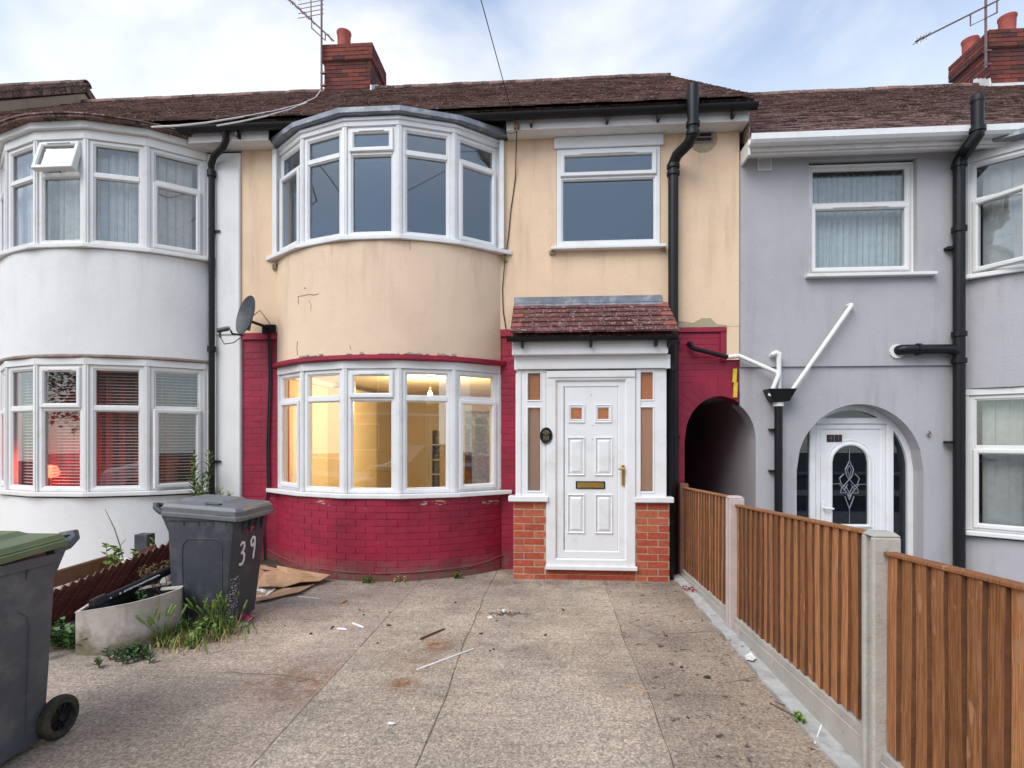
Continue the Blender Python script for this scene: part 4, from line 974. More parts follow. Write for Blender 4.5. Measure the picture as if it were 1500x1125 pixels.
P('curved_plinth', bay_prism(MB(), GX, 0.012, -0.6, 0.46, 40, 0.25), 'grey_render', grey, smooth=True)
bay_window(grey, GX, 3.31, 4.55, 4.12, ['side','split','vent','split','side'], 'upper bow window with one casement open', {0: R(24)}, 'white_upvc_aged')
bay_window(grey, GX, 0.53, 2.00, 1.42, ['side','split','vent','split','side'], 'lower bow window behind lace', None, 'white_upvc_aged', head=0.07)
P('bay_roof', bay_prism(MB(), GX, 0.12, 4.652, 4.72, 20, 0.0, True), 'lead', grey, bev=0.01)
P('bay_ceiling', bay_prism(MB(), GX, -0.03, 4.60, 4.65, 5, 0.3), 'interior_white', grey)
win = P('window', Fr((2.872,6.40,3.36),(1,0,0),(0,-1,0)).ring(MB(), 0, 1.162, 0, 1.255, 0.02, -0.06, 0.012), 'white_upvc_aged', grey)
F = Fr((2.90, 6.40, 3.375), (1,0,0), (0,-1,0)); light(win, F, 1.115, 1.235, 'side', 0.78, 0, 'white_upvc_aged', vent=True)
P('sill', MB().box(2.83, 4.20, 6.25, 6.395, 3.315, 3.352), 'white_upvc_aged', win, bev=0.006)
P('fascia_board', MB().box(XM+.03, GR, 6.10, 6.13, 4.645, 4.76).box(XM+.03, GR, 6.1305, 6.18, 4.625, 4.70), 'white_wood', grey, bev=0.005)
P('soffit', MB().box(XM+.01, GR, 6.1805, 6.40, 4.678, 4.69), 'white_wood', grey)
P('box_end', MB().box(XM+.005, XM+.03, 6.08, 6.34, 4.60, 4.77), 'white_upvc', grey, bev=0.005)
gutter(grey, XM+.005, GR, 6.045, 4.69, 'white_upvc', brk=[at(px_,200,6.04).x for px_ in (1103, 1225, 1362, 1487)], square=True)
tiled_slope(grey, XM+.07, GR, EAVE_Y, EAVE_Z-.42, RIDGE_Y, RIDGE_Z-.43, 'roof_tile')
P('parapet_face', MB().add([(XM+.05,6.2,4.75),(XM+.05,10.3,7.75),(XM+.05,10.3,8.05),(XM+.05,6.2,5.10),(XM+.069,6.2,4.75),(XM+.069,10.3,7.75),(XM+.069,10.3,8.05),(XM+.069,6.2,5.10)],[(3,2,1,0),(4,5,6,7),(0,1,5,4),(1,2,6,5),(2,3,7,6),(3,0,4,7)]), 'chimney_mortar', grey)
room(grey, 2.45, 4.25, 6.85, 10, 2.0, 4.58, 'interior_wall_grey'); room(grey, 4.35, 8.1, 6.60, 10, 0.0, 1.99, 'interior_wall_grey'); room(grey, 4.35, 8.1, 6.60, 10, 2.25, 4.58, 'interior_wall_grey')
room(grey, 2.5, 4.25, 6.85, 10, -0.38, 1.93, 'interior_wall_dark')
P('house_shell', wall_cells(MB(), 2.35, GR, -0.6, 4.7, 14.2, 14.4, []), 'interior_white', grey)
# the passage between the two houses
P('passage_wall', MB().box(2.308, 2.36, 6.60, 14, -0.6, 2.2), 'grey_render', grey)
P('passage_ceiling', MB().box(1.52, 2.36, 6.601, 14, 2.03, 2.12), 'grey_render', grey)
P('passage_wall', MB().box(1.521, 1.56, 6.601, 14, -0.6, 2.03), 'crimson_paint', cream)
# torn yellow foam where crimson paint stops at the party line
mb = MB(); pts = [at(1077,540,6.33), at(1078,560,6.33), at(1074,582,6.33)]
for i, p in enumerate(pts[:-1]):
    q = pts[i+1]; mb.hexa([(p.x-.03,6.325,q.z),(p.x+.012,6.325,q.z),(p.x+.012,6.349,q.z),(p.x-.03,6.349,q.z),(p.x-.02,6.325,p.z),(p.x+.02,6.325,p.z),(p.x+.02,6.349,p.z),(p.x-.02,6.349,p.z)])
P('foam_seal', mb, 'yellow_foam', cream)

# grey house doorway
DY = 6.56
dl, dr, dtop = 2.979, 3.907, 1.767
fm = Fr((dl, DY, -0.38), (1,0,0), (0,-1,0)); Wd, Ht = dr-dl, dtop+0.38
m_ = fm.ring(MB(), 0, Wd, 0, Ht, 0.075, -0.06, 0.03, 0.014); m_ = fm.ring(m_, 0.076, Wd-.076, 0.076, Ht-.076, 0.06, -0.05, 0.012, 0.012)
gd = P('front_door', m_, 'white_upvc', grey)
# leaf with an arched light: the leaf is built round the opening
gx0, gx1, gz0, gzt = 3.245, 3.638, 0.54, 1.445; gcx = (gx0+gx1)/2; grx = (gx1-gx0)/2; gsp = gzt-grx
lf = wall_cells(MB(), dl+.137, dr-.137, -0.24, dtop-.137, DY, DY+.04, [(gx0, gx1, gz0, gzt)])
lf.add(*(lambda m: (m.v, m.f))(arch_fill(MB(), gcx, grx, grx, gsp, gzt, DY, DY+.04, gx0, gx1, 28)))
P('door_leaf', lf, 'white_upvc', gd)
def arch_path(cx, r, zs, zb, y, n=20): return [(cx-r,y,zb)] + [(cx-r*math.cos(math.pi*i/n), y, zs+r*math.sin(math.pi*i/n)) for i in range(n+1)] + [(cx+r,y,zb)]
P('arched_moulding', MB().tube(arch_path(gcx, grx+.02, gsp, gz0-.02, DY), .02, 8).tube([(gx0-.04,DY,gz0-.02),(gx1+.04,DY,gz0-.02)], .02, 8).tube(arch_path(gcx, grx+.065, gsp, gz0-.06, DY+.004), .010, 8), 'white_upvc', gd, smooth=True)
P('door_glass', MB().box(gx0, gx1, DY+.018, DY+.024, gz0, gzt), 'glass_dark', gd)
came = MB()
def ln(p, r_=0.005): came.tube([(gcx+x, DY+.014, z) for x,z in p], r_, 5)
zc_ = 1.0
for s_ in (-1, 1):
    ln([(0,1.27),(s_*.045,1.17),(s_*.03,1.10),(0,1.05)], .007); ln([(0,1.22),(s_*.022,1.17),(0,1.08)], .004)
    ln([(s_*.03,1.10),(-s_*.03,1.02),(-s_*.09,.95)], .006); ln([(s_*.06,1.12),(s_*.11,1.07),(s_*.09,1.0),(s_*.03,.96),(-s_*.01,.88)], .006)
    ln([(s_*.11,1.0),(s_*.05,.93),(s_*.0,.86)], .006); ln([(s_*.09,.95),(s_*.10,.90),(s_*.04,.90)], .006)
    ln([(s_*.05,.86),(s_*.03,.80),(0,.72)], .006); ln([(s_*.02,.88),(0,.82)], .006); ln([(s_*.06,.93),(s_*.02,1.0)], .006)
ln([(0,1.42),(0,1.27)], .004); ln([(0,.72),(0,.55)], .004); ln([(-.19,1.0),(-.10,1.01)], .004); ln([(.10,1.0),(.19,1.0)], .004)
P('leadwork', came, 'lead', gd, stuff=True)
hx = at(1207,748,DY-.03)
P('handle', MB().box(hx.x-.02, hx.x+.02, DY-.012, DY-.001, hx.z-.12, hx.z+.10).tube([(hx.x,DY-.01,hx.z+.03),(hx.x,DY-.05,hx.z+.03),(hx.x+.10,DY-.055,hx.z+.025)], .011, 8), 'white_upvc', gd, bev=0.003)
# white arched surround and the dark glass round the door
ring = MB(); n_ = 40; ro, ri = (DRX-.001, DRZ-.001), (DRX-.06, DRZ-.06)
op = [(DCX-ro[0],-.4)] + [(DCX-ro[0]*math.cos(math.pi*i/n_), DZS+ro[1]*math.sin(math.pi*i/n_)) for i in range(n_+1)] + [(DCX+ro[0],-.4)]
ip = [(DCX-ri[0],-.4)] + [(DCX-ri[0]*math.cos(math.pi*i/n_), DZS+ri[1]*math.sin(math.pi*i/n_)) for i in range(n_+1)] + [(DCX+ri[0],-.4)]
for i in range(len(op)-1):
    a, b, c, d = op[i], op[i+1], ip[i+1], ip[i]
    ring.hexa([(a[0],DY-.035,a[1]),(b[0],DY-.035,b[1]),(b[0],DY+.05,b[1]),(a[0],DY+.05,a[1]),(d[0],DY-.035,d[1]),(c[0],DY-.035,c[1]),(c[0],DY+.05,c[1]),(d[0],DY+.05,d[1])])
P('arched_frame', ring, 'white_upvc', gd)
P('side_glass', MB().box(DCX-ri[0]-.01, dl-.001, DY+.0, DY+.006, -.39, 1.90).box(dr+.001, DCX+ri[0]+.01, DY, DY+.006, -.39, 1.90).box(dl, dr, DY, DY+.006, dtop+.001, 1.90), 'glass_dark', gd)
P('door_reveal', MB().box(DCX-DRX-.08, DCX+DRX+.08, DY+.08, DY+.09, 1.92, 2.05), 'grey_render', gd)
def text_mesh(txt, size, depth):
    cu = bpy.data.curves.new('writing', 'FONT'); cu.body = txt; cu.size = size; cu.extrude = depth; cu.align_x = 'CENTER'; cu.align_y = 'CENTER'; cu.resolution_u = 3
    o = bpy.data.objects.new('writing', cu); C.objects.link(o); dg = bpy.context.evaluated_depsgraph_get(); dg.update()
    me = bpy.data.meshes.new_from_object(o.evaluated_get(dg)); mb = MB(); mb.v = [tuple(v.co) for v in me.vertices]; mb.f = [tuple(p.vertices) for p in me.polygons]
    bpy.data.objects.remove(o); bpy.data.curves.remove(cu); return mb
for px_, t_ in ((1216.5, '4'), (1228, '1')):
    q = at(px_, 642, DY-.004); o = single('house_number', MB().box(q.x-.041, q.x+.041, DY-.008, DY-.0005, q.z-.042, q.z+.042), 'plaque_black', f'small dark number tile reading {"four" if t_=="4" else "one"} on the white door of the grey house', 'house number', 'number tiles on the arched door', bev=0.002)
    tm = text_mesh(t_, .085, .001).xf(Matrix.Translation((q.x, DY-.0095, q.z)) @ Matrix.Rotation(R(90),4,'X')); P('digit', tm, 'sticker_red' if False else 'new_tile', o)
# chimney between the grey house and the next
ch2 = chimney(grey, 7.565, 8.9, 10.0, 10.88, 7.05, 8.56, [(7.75, 10.7, 0.36), (8.02, 10.22, 0.40), (8.55, 10.22, 0.40)], 4, sides='L')
P('lead_flashing', MB().box(7.55, 8.92, 9.94, 10.0, 7.50, 7.62), 'white_wood', ch2)
fl = MB()
for i in range(4): fl.hexa([(7.535,9.96+i*.09,7.56+i*.065),(7.572,9.96+i*.09,7.56+i*.065),(7.572,10.07+i*.09,7.58+i*.065),(7.535,10.07+i*.09,7.58+i*.065),(7.54,9.99+i*.09,7.74+i*.06),(7.57,9.99+i*.09,7.74+i*.06),(7.57,10.07+i*.09,7.76+i*.06),(7.54,10.07+i*.09,7.76+i*.06)])
P('step_flashing', fl, 'white_wood', ch2)
# the next house on, beyond the grey one
nxt = thing('terraced_house', 'end house carrying on the grey terrace beyond the chimney with three pots', 'house', (11, 8, -0.4), group='houses of the terrace')
P('rendered_wall', wall_cells(MB(), GR+.004, 14, -0.6, 4.62, 6.35, 6.6, []), 'grey_render', nxt)
tiled_slope(nxt, GR+.004, 14, EAVE_Y, EAVE_Z-.42, RIDGE_Y, RIDGE_Z-.43, 'roof_tile', nind=0)

# ================================================================ the porch
PY = 5.94
porch = thing('porch', 'white porch with tiled lean-to roof and orange brick piers in front of the cream house', 'porch', (0.42, 6.1, 0))
def px(p): return xat(p, PY)
def pz(y): return at(866, y, PY).z
PL, PR = px(752), px(981)
dL, dR = px(800), px(931)
zs_ = pz(735.5)
core = MB().box(PL+.003, dL, PY+.003, 6.35, -.05, zs_-.004).box(dR, PR-.003, PY+.003, 6.35, -.05, zs_-.004).box(dL, dR, PY+.014, 6.35, -.05, pz(833))
pier = P('brick_pier', core, 'mortar', porch)
for a, b, ph in ((PL, dL-.001, 0.0), (dR+.001, PR, 0.45)):
    lay(pier, 'brick', 'orange_brick', a, b, -0.02, zs_-.005, lambda s: (s, PY+.013, 0), phase=ph, joint=.012)
lay(pier, 'brick', 'orange_brick', dL, dR, -0.02, 0.125, lambda s: (s, PY+.024, 0))
for xx, t, sg in ((PL, -90, 1), (PR, 90, -1)):
    lay(pier, 'brick', 'orange_brick', PY+.02, 6.33, -0.02, zs_-.005, lambda s: (xx+sg*.013, s, R(t)), phase=.5, joint=.012)
def pbox(a, y0, b, y1, n0, n1, mb=None): # a box on the porch front from photo edges
    mb = mb or MB(); return mb.box(px(a), px(b), PY-n1, PY-n0, pz(y1), pz(y0))
P('sill', pbox(745, 727, 803, 735, -.10, .055), 'white_upvc', porch, bev=0.006); P('sill', pbox(929, 727, 986, 735, -.10, .055), 'white_upvc', porch, bev=0.006)
# sidelights
for a, b, g0, g1 in ((756.5, 799.5, 773, 792), (931.5, 976, 938, 957)):
    F = Fr((px(a), PY, pz(727)), (1,0,0), (0,-1,0)); W = px(b)-px(a); H = pz(541)-pz(727)
    u0, u1 = px(g0)-px(a), px(g1)-px(a); vt = pz(592)-pz(727); vb = pz(720)-pz(727); vtop = pz(545.5)-pz(727)
    mb = wall_cells(MB(), px(a), px(b), pz(727), pz(541), PY+.004, PY+.064, [(px(g0), px(g1), pz(720), pz(597)), (px(g0), px(g1), pz(586), pz(545.5))])
    sl = P('side_light', mb, 'white_upvc', porch)
    for y0, y1, gm in ((545.5, 586, 'amber_glass'), (597, 720, 'frosted_glass')):
        P('pane', MB().box(px(g0)-.004, px(g1)+.004, PY+.03, PY+.038, pz(y1)-.004, pz(y0)+.004), gm, sl)
        P('glazing_bead', Fr((px(g0)-.012,PY+.004,pz(y1)-.012),(1,0,0),(0,-1,0)).ring(MB(), 0, px(g1)-px(g0)+.024, 0, pz(y0)-pz(y1)+.024, .016, -.02, .008, .008), 'white_upvc', sl)
    P('mullion_strip', MB().box(px(a)+.001, px(a)+.05, PY-.006, PY+.003, pz(727), pz(541)), 'white_upvc', sl, bev=0.003)
for xx in (PL+.02, PR-.06):    # glazed returns
    P('side_panel', MB().box(xx, xx+.04, PY+.066, 6.34, zs_+.01, pz(541)), 'white_upvc', porch)
P('frame_filler', MB().box(px(797), px(804), PY+.066, PY+.10, .12, pz(540)).box(px(928), px(934), PY+.066, PY+.10, .12, pz(540)).box(px(804), px(928), PY+.066, PY+.10, pz(548), pz(520)).box(PL+.02, px(797), PY+.066, PY+.10, pz(545), pz(520)).box(px(934), PR-.02, PY+.066, PY+.10, pz(545), pz(520)), 'white_upvc', porch, stuff=True)
P('porch_wall', MB().box(PL+.1, dL-.02, 6.28, 6.33, .12, 2.3), 'interior_wall_warm', porch)
# door
m_ = Fr((dL+.001, PY, pz(832)), (1,0,0), (0,-1,0)).ring(MB(), 0, dR-dL-.002, 0, pz(543)-pz(832), px(815)-dL, -.05, .020, .014, tb=pz(818)-pz(832))
door = P('front_door', m_, 'white_upvc', porch, bev=0.003)
P('door_head', pbox(802, 543.5, 930, 553, -.004, .034), 'white_upvc', door, bev=0.004)
P('threshold', pbox(799, 828, 933, 834, -.03, .055), 'white_upvc', door, bev=0.006)
a, b = px(815.5), px(916.5)
P('sash', Fr((a, PY+.012, pz(818)), (1,0,0), (0,-1,0)).ring(MB(), 0, b-a, 0, pz(556)-pz(818), px(826.5)-a, -.04, .006, .012), 'white_upvc', door)
l0, l1, lz0, lz1 = px(827.2), px(905), pz(812), pz(563.5)
holes = [(px(837), px(852), pz(613.5), pz(598)), (px(876.5), px(891.5), pz(613.5), pz(598))]
P('door_leaf', wall_cells(MB(), l0, l1, lz0, lz1, PY+.016, PY+.05, holes), 'white_upvc', door)
P('leaf_gap', Fr((l0-.005, PY+.030, lz0-.005), (1,0,0), (0,-1,0)).ring(MB(), 0, l1-l0+.01, 0, lz1-lz0+.01, .0049, -.02, .0, .002), 'black_plastic', door)
for h in holes:
    F = Fr((h[0]-.035, PY+.016, h[2]-.042), (1,0,0), (0,-1,0)); W, H = h[1]-h[0]+.07, h[3]-h[2]+.084
    P('light_moulding', F.ring(F.ring(MB(), 0, W, 0, H, .016, 0, .012, .007), .016, W-.016, .022, H-.022, .018, 0, .008, .010), 'white_upvc', door)
    P('pane', MB().box(h[0]-.004, h[1]+.004, PY+.028, PY+.034, h[2]-.004, h[3]+.004), 'amber_glass', door)
for c0, c1 in ((831, 857), (871.5, 898)):
    for y0, y1 in ((640, 697), (724, 782)):
        F = Fr((px(c0), PY+.016, pz(y1)), (1,0,0), (0,-1,0)); W, H = px(c1)-px(c0), pz(y0)-pz(y1)
        mb = F.ring(MB(), 0, W, 0, H, .024, 0, .014, .016, tb=.024)
        q = [(.030,.030),(W-.030,.030),(W-.030,H-.030),(.030,H-.030)]; q2 = [(.048,.05),(W-.048,.05),(W-.048,H-.05),(.048,H-.05)]
        mb.add([F.p(u,v_,0) for u,v_ in q]+[F.p(u,v_,.011) for u,v_ in q2], [(0,1,5,4),(1,2,6,5),(2,3,7,6),(3,0,4,7),(4,5,6,7)])
        P('door_panel', mb, 'white_upvc', door)
lp = P('letter_plate', pbox(843.5, 705, 886.5, 716, -.016, -.004), 'black_plastic', door, bev=0.003)
P('letter_flap', pbox(845.5, 706.8, 884.5, 714.2, -.004, .002), 'brass', door, bev=0.003)
hx, hz = px(912.5), pz(686)
P('handle', MB().box(hx-.016, hx+.016, PY-.018, PY-.006, pz(711), pz(681)).tube([(hx,PY-.012,hz),(hx,PY-.055,hz),(hx-.055,PY-.062,hz-.004)], [.012,.013,.010], 8), 'brass', door, bev=0.004)
for sx_, sy_ in ((866, 578), (868.5, 623), (868, 643)):
    P('screw', MB().tube([(px(sx_),PY+.010,pz(sy_)),(px(sx_),PY+.017,pz(sy_))], .005, 8), 'chimney_mortar', door)
P('frieze_board', MB().box(PL+.02, PR-.005, PY-.035, PY+.05, pz(540.5), pz(521)), 'white_upvc_aged', porch, bev=0.004)
P('frieze_end', MB().box(PL+.012, PL+.045, PY-.04, PY-.036, pz(541), pz(521)).box(PR-.05, PR-.002, PY-.04, PY-.036, pz(541), pz(521)), 'white_upvc', porch)
fy = 5.83; F0 = at(750, 520, fy); F1 = at(979, 501, fy)
P('fascia_board', MB().extr_x([(fy,F0.z),(fy,F1.z+.03),(fy+.025,F1.z+.03),(fy+.025,F0.z+.02),(PY+.05,F0.z+.02),(PY+.05,F0.z)], F0.x, F1.x), 'white_upvc', porch, bev=0.006)
gq = at(742, 499, 5.74); gr_ = at(993, 499, 5.74)
gutter(porch, gq.x, gr_.x, 5.765, gq.z-.012, 'black_plastic', r=.045, brk=[at(x_,505,5.75).x for x_ in (765, 866, 962)])
# lean-to roof: each tile is a piece
ry, rz, ty, tz = 5.73, 2.635, 6.33, 3.06; th = math.atan2(tz-rz, ty-ry); L = math.hypot(tz-rz, ty-ry); RX0, RX1 = -0.43, 1.318
proof = P('porch_roof', MB().extr_x([(ry+.02,rz-.03),(ty,tz-.03),(ty,tz-.10),(ry+.10,rz-.05)], RX0+.02, RX1-.02), 'porch_tile', porch)
ncol = 7; tw = (RX1-RX0)/ncol; rows = 6; gz_ = L/rows
for r_ in range(rows):
    off = 0.5 if r_ % 2 else 0.0
    edges = [RX0] + [RX0 + tw*(c+off) for c in range(ncol+1) if RX0+.02 < RX0+tw*(c+off) < RX1-.02] + [RX1]
    for c in range(len(edges)-1):
        a, b = edges[c], edges[c+1]; end = (c in (0, len(edges)-2)) and r_ in (1, 3, 5)
        if r_ == 1 and c == 0: end = True
        d = gz_*r_ - .02; q = random.uniform(-.003,.003)
        me = mesh_of('roof_tile', MB().box(-(b-a)/2+.002, (b-a)/2-.002, 0, gz_+.06, 0, .020), 'new_tile' if end else 'porch_tile')
        o = inst('roof_tile', me, proof, ((a+b)/2, ry+d*math.cos(th)-.02*math.sin(th), rz+d*math.sin(th)+.012+q), (th-.11, random.uniform(-.006,.006), random.uniform(-.004,.004)))
        if end: o['label'] = 'newer red tile at the end of its row'
fl = MB(); n_ = 14
for i in range(n_):
    a, b = RX0+.005+(RX1-.06-RX0)*i/n_, RX0+.005+(RX1-.06-RX0)*(i+1)/n_; j = [random.uniform(0,.006) for _ in range(2)]
    fl.hexa([(a,6.22,2.985),(b,6.22,2.985),(b,6.325,3.07),(a,6.325,3.07),(a,6.215,3.0),(b,6.215,3.0),(b,6.312,3.085),(a,6.312,3.085)])
fl.box(RX0+.005, RX1-.06, 6.312, 6.334, 3.085, 3.165)
P('lead_flashing', fl, 'lead', porch, bev=0.004)
# oval plaque between sidelight and door
pc = at(800, 638, PY-.03); pl = single('oval_plaque', MB().tube([(pc.x,PY-.022,pc.z),(pc.x,PY-.034,pc.z)], .0001, 4), 'plaque_black', 'small black oval plaque with faded gold crest beside the porch door', 'plaque')
bpy.data.objects.remove(pl)
ov = MB(); n_ = 28
for rr, yy in ((1.0,PY-.0215),(1.0,PY-.030),(.93,PY-.034),(.86,PY-.031)):
    ov.v += [(pc.x+.068*rr*math.cos(2*math.pi*k/n_), yy, pc.z+.090*rr*math.sin(2*math.pi*k/n_)) for k in range(n_)]
for i in range(3):
    for k in range(n_): ov.f.append((i*n_+k, i*n_+(k+1)%n_, (i+1)*n_+(k+1)%n_, (i+1)*n_+k))
ov.f += [tuple(range(n_-1,-1,-1)), tuple(range(3*n_,4*n_))]
pl = single('oval_plaque', ov, 'plaque_black', 'small black oval plaque with faded gold crest beside the porch door', 'plaque')
em = MB()
for s_ in (-1, 1):
    em.tube([(pc.x,PY-.033,pc.z+.055),(pc.x+s_*.022,PY-.033,pc.z+.048),(pc.x+s_*.034,PY-.033,pc.z+.030),(pc.x+s_*.018,PY-.033,pc.z+.020),(pc.x,PY-.033,pc.z+.012)], .0035, 5)
    em.tube([(pc.x,PY-.033,pc.z+.045),(pc.x+s_*.016,PY-.033,pc.z+.034),(pc.x,PY-.033,pc.z+.022)], .003, 5)
    em.tube([(pc.x+s_*.024,PY-.033,pc.z+.005),(pc.x+s_*.024,PY-.033,pc.z-.05)], .003, 5); 
    for k in range(4): em.tube([(pc.x,PY-.033,pc.z-.005-.014*k),(pc.x+s_*.018,PY-.033,pc.z-.006-.014*k)], .0028, 5)
P('crest', em, 'plaque_gold', pl)

# ================================================================ curtains, lamps
def drape(pathf, z0, z1, n, amp, freq, rnd=0, mat='net_curtain', scallop=None):
    mb = MB(); pts = []; r = random.Random(rnd); ph = [r.uniform(0,6) for _ in range(4)]
    nz = 10
    for j in range(nz+1):
        for i in range(n+1):
            t = i/n; x, y = pathf(t); w = amp*(.6+.4*j/nz)*(math.sin(freq*t*6.28+ph[0]) + .5*math.sin(freq*2.3*t*6.28+ph[1]+.5*j/nz))
            z = z0+(z1-z0)*j/nz
            if scallop and j == nz: z -= scallop(t)
            pts.append((x, y+w, z))
    for j in range(nz):
        for i in range(n): mb.f.append((j*(n+1)+i, j*(n+1)+i+1, (j+1)*(n+1)+i+1, (j+1)*(n+1)+i))
    mb.v = pts; return mb
def baypath(xc, off, t0=0.04, t1=0.96):
    def f(t):
        a = -BA + 2*BA*(t0+(t1-t0)*t); r = BR-off; return xc+r*math.sin(a), WY-(r*math.cos(a)-(BR-SAG))
    return f
def curtain(mb, mat, label, group='curtains'):
    o = single('curtain', mb, mat, label, 'curtain', group, smooth=True); s_ = o.modifiers.new('cloth', 'SOLIDIFY'); s_.thickness = 0.002; return o
curtain(drape(baypath(WX, .17), 3.66, 4.86, 220, .018, 26, 1, scallop=lambda t: .10*max(0, math.sin((t-.55)*20)) if .5 < t < .72 else 0), 'net_curtain', 'white net curtain behind the upper bow window of the white house')
curtain(drape(lambda t: (2.92+1.08*t, 6.56), 3.38, 4.56, 160, .016, 15, 2), 'blue_curtain', 'pale blue pleated curtain in the flat window of the grey house')
curtain(drape(baypath(GX, .17), 3.28, 4.50, 200, .010, 20, 3), 'lace_curtain', 'lace curtain behind the open upper casement of the grey house')
curtain(drape(baypath(GX, .17), 0.50, 1.97, 200, .010, 20, 4), 'lace_curtain', 'lace curtain behind the lower bow window of the grey house')
# pendant bulb in the lit room
bp_ = at(630, 578, 7.7)
pd = thing('pendant_lamp', 'bare glowing bulb hanging from the ceiling inside the lower bow window', 'lamp', (bp_.x, bp_.y, 2.42))
P('ceiling_rose', MB().lathe([(.0,0),(.05,0),(.045,.02),(.0,.028)], bp_.x, bp_.y, 2.39, 16), 'interior_white', pd, smooth=True)
P('flex', MB().tube([(bp_.x,bp_.y,2.39),(bp_.x,bp_.y,bp_.z+.10)], .004, 6), 'interior_white', pd)
P('lamp_holder', MB().lathe([(.015,0),(.02,.01),(.018,.05),(.008,.06)], bp_.x, bp_.y, bp_.z+.05, 12), 'interior_white', pd)
P('bulb', MB().lathe([(.0,-.04),(.02,-.036),(.034,-.015),(.034,.01),(.022,.035),(.014,.055)], bp_.x, bp_.y, bp_.z, 16), 'bulb_warm', pd, smooth=True)
def plight(name, loc, col, e, r=0.06, parent=None):
    l = bpy.data.lights.new(name, 'POINT'); l.color = col; l.energy = e; l.shadow_soft_size = r; o = bpy.data.objects.new(name, l); C.objects.link(o); o.location = loc; return o
plight('bulb_light', (bp_.x, bp_.y, bp_.z-.09), (1.0, 0.71, 0.33), 95)
plight('hall_light', (0.5, 7.4, 2.2), (1.0, 0.66, 0.36), 40)
lx = at(75, 690, 6.14)
rl = thing('table_lamp', 'red glowing lamp on the window board behind the blinds of the white house', 'lamp', (lx.x, lx.y, 0.93))
P('lamp_shade', MB().lathe([(.03,.0),(.075,.02),(.085,.07),(.06,.13),(.02,.15)], lx.x, lx.y, 1.06, 16), 'lamp_red', rl, smooth=True)
P('lamp_core', MB().lathe([(.0,.0),(.03,.015),(.03,.06),(.0,.08)], lx.x, lx.y-.07, 1.09, 12), 'lamp_core', rl, smooth=True)
P('lamp_base', MB().lathe([(.06,0),(.06,.015),(.012,.03),(.012,.13)], lx.x, lx.y, 0.93, 16), 'brass', rl, smooth=True)
dr_ = drape(lambda t: (-6.35+1.75*t, 6.45), .45, 2.3, 90, .02, 9, 8, mat='glow_drape')  # drape added behind the lamp to catch and spread its red glow
curtain(dr_, 'glow_drape', 'added red drape catching the lamp glow behind the blinds of the white house')
plight('red_light', (lx.x+.03, lx.y-.03, 1.27), (1.0, 0.05, 0.03), 7)

# ================================================================ drain pipes
def pipe_thing(name, label, base, cat='drainpipe', group=None): return thing(name, label, cat, base, 0, group)
def collar(mb, x, y, z, r, h=.05): mb.lathe([(r,0),(r+.012,.004),(r+.012,h-.004),(r,h)], x, y, z-h/2, 16); return mb
# soil stack of the cream house
sx, sy = 1.372, 6.255; ux, uy = 1.512, 5.955
sp = pipe_thing('soil_pipe', 'black soil pipe with swan neck rising past the gutter beside the porch', (sx, sy, 0), group='soil pipes')
z_l = at(985, 248, sy).z; z_u = at(1012, 184, uy).z
P('pipe', MB().tube([(sx,sy,-.05),(sx,sy,z_l)], .056, 18), 'black_plastic', sp, smooth=True)
P('swan_neck', MB().tube([(sx,sy,z_l),(sx,sy,z_l+.06),(sx+.03,sy-.06,z_l+.13),(ux-.03,uy+.06,z_u-.16),(ux,uy,z_u-.09),(ux,uy,z_u)], .056, 18), 'black_plastic', sp, smooth=True)
P('vent_pipe', MB().tube([(ux,uy,z_u),(ux,uy,5.20),(ux,uy,5.30)], [.056,.066,.064], 18, False).tube([(ux,uy,5.305),(ux,uy,4.9)], .055, 14, False), 'black_plastic', sp, smooth=True)
c_ = MB()
for z in (z_l+.03, z_l-.05): collar(c_, sx, sy, z, .06)
for z in (z_u+.01, z_u-.085): collar(c_, ux, uy, z, .06)
P('collar', c_, 'black_plastic', sp, smooth=True)
for z in (at(985,500,sy).z, at(985,640,sy).z): P('bracket', MB().box(sx-.08, sx+.08, sy+.02, 6.35, z-.02, z+.02).lathe([(.058,-.02),(.066,-.018),(.066,.018),(.058,.02)], sx, sy, z, 16), 'black_plastic', sp)
# rainwater pipe of the porch
rx_, ry_ = 1.300, 6.06
rp = pipe_thing('rain_pipe', 'thin black rainwater pipe dropping from the porch gutter to the ground', (rx_, ry_, 0))
P('pipe', MB().tube([(rx_,ry_,-.05),(rx_,ry_,2.34),(rx_-.03,ry_-.10,2.46),(rx_-.06,5.78,2.52),(rx_-.06,5.765,2.56)], .034, 14), 'black_plastic', rp, smooth=True)
P('collar', collar(collar(collar(MB(), rx_, ry_, .80, .036, .07), rx_, ry_, .62, .036, .05), rx_, ry_, 2.30, .036, .08), 'black_plastic', rp, smooth=True)
P('bracket', MB().box(rx_-.06, rx_+.06, ry_+.01, 6.36, 2.25, 2.30), 'black_plastic', rp)
# rain pipe between white and cream
wx_, wy_ = at(310, 400, 6.27).x, 6.27
wp = pipe_thing('rain_pipe', 'black rain pipe with offset bend on the white pilaster, spattered with paint', (wx_, wy_, 0))
q = at(331, 200, 6.10)
P('pipe', MB().tube([(wx_,wy_,.55),(wx_,wy_,4.72),(wx_,wy_-.01,4.80),(wx_+.06,6.22,4.88),(q.x-.05,6.13,4.94),(q.x,6.10,5.0),(q.x,6.08,5.09)], .036, 14), 'black_plastic', wp, smooth=True)
P('collar', collar(collar(MB(), wx_, wy_, 4.70, .038, .08), wx_, wy_, 2.6, .038, .07), 'black_plastic', wp, smooth=True)
for z in (at(310,338,wy_).z, at(310,676,wy_).z): P('bracket', MB().box(wx_-.05, wx_+.09, wy_+.01, wy_+.08, z-.012, z+.012), 'black_plastic', wp)
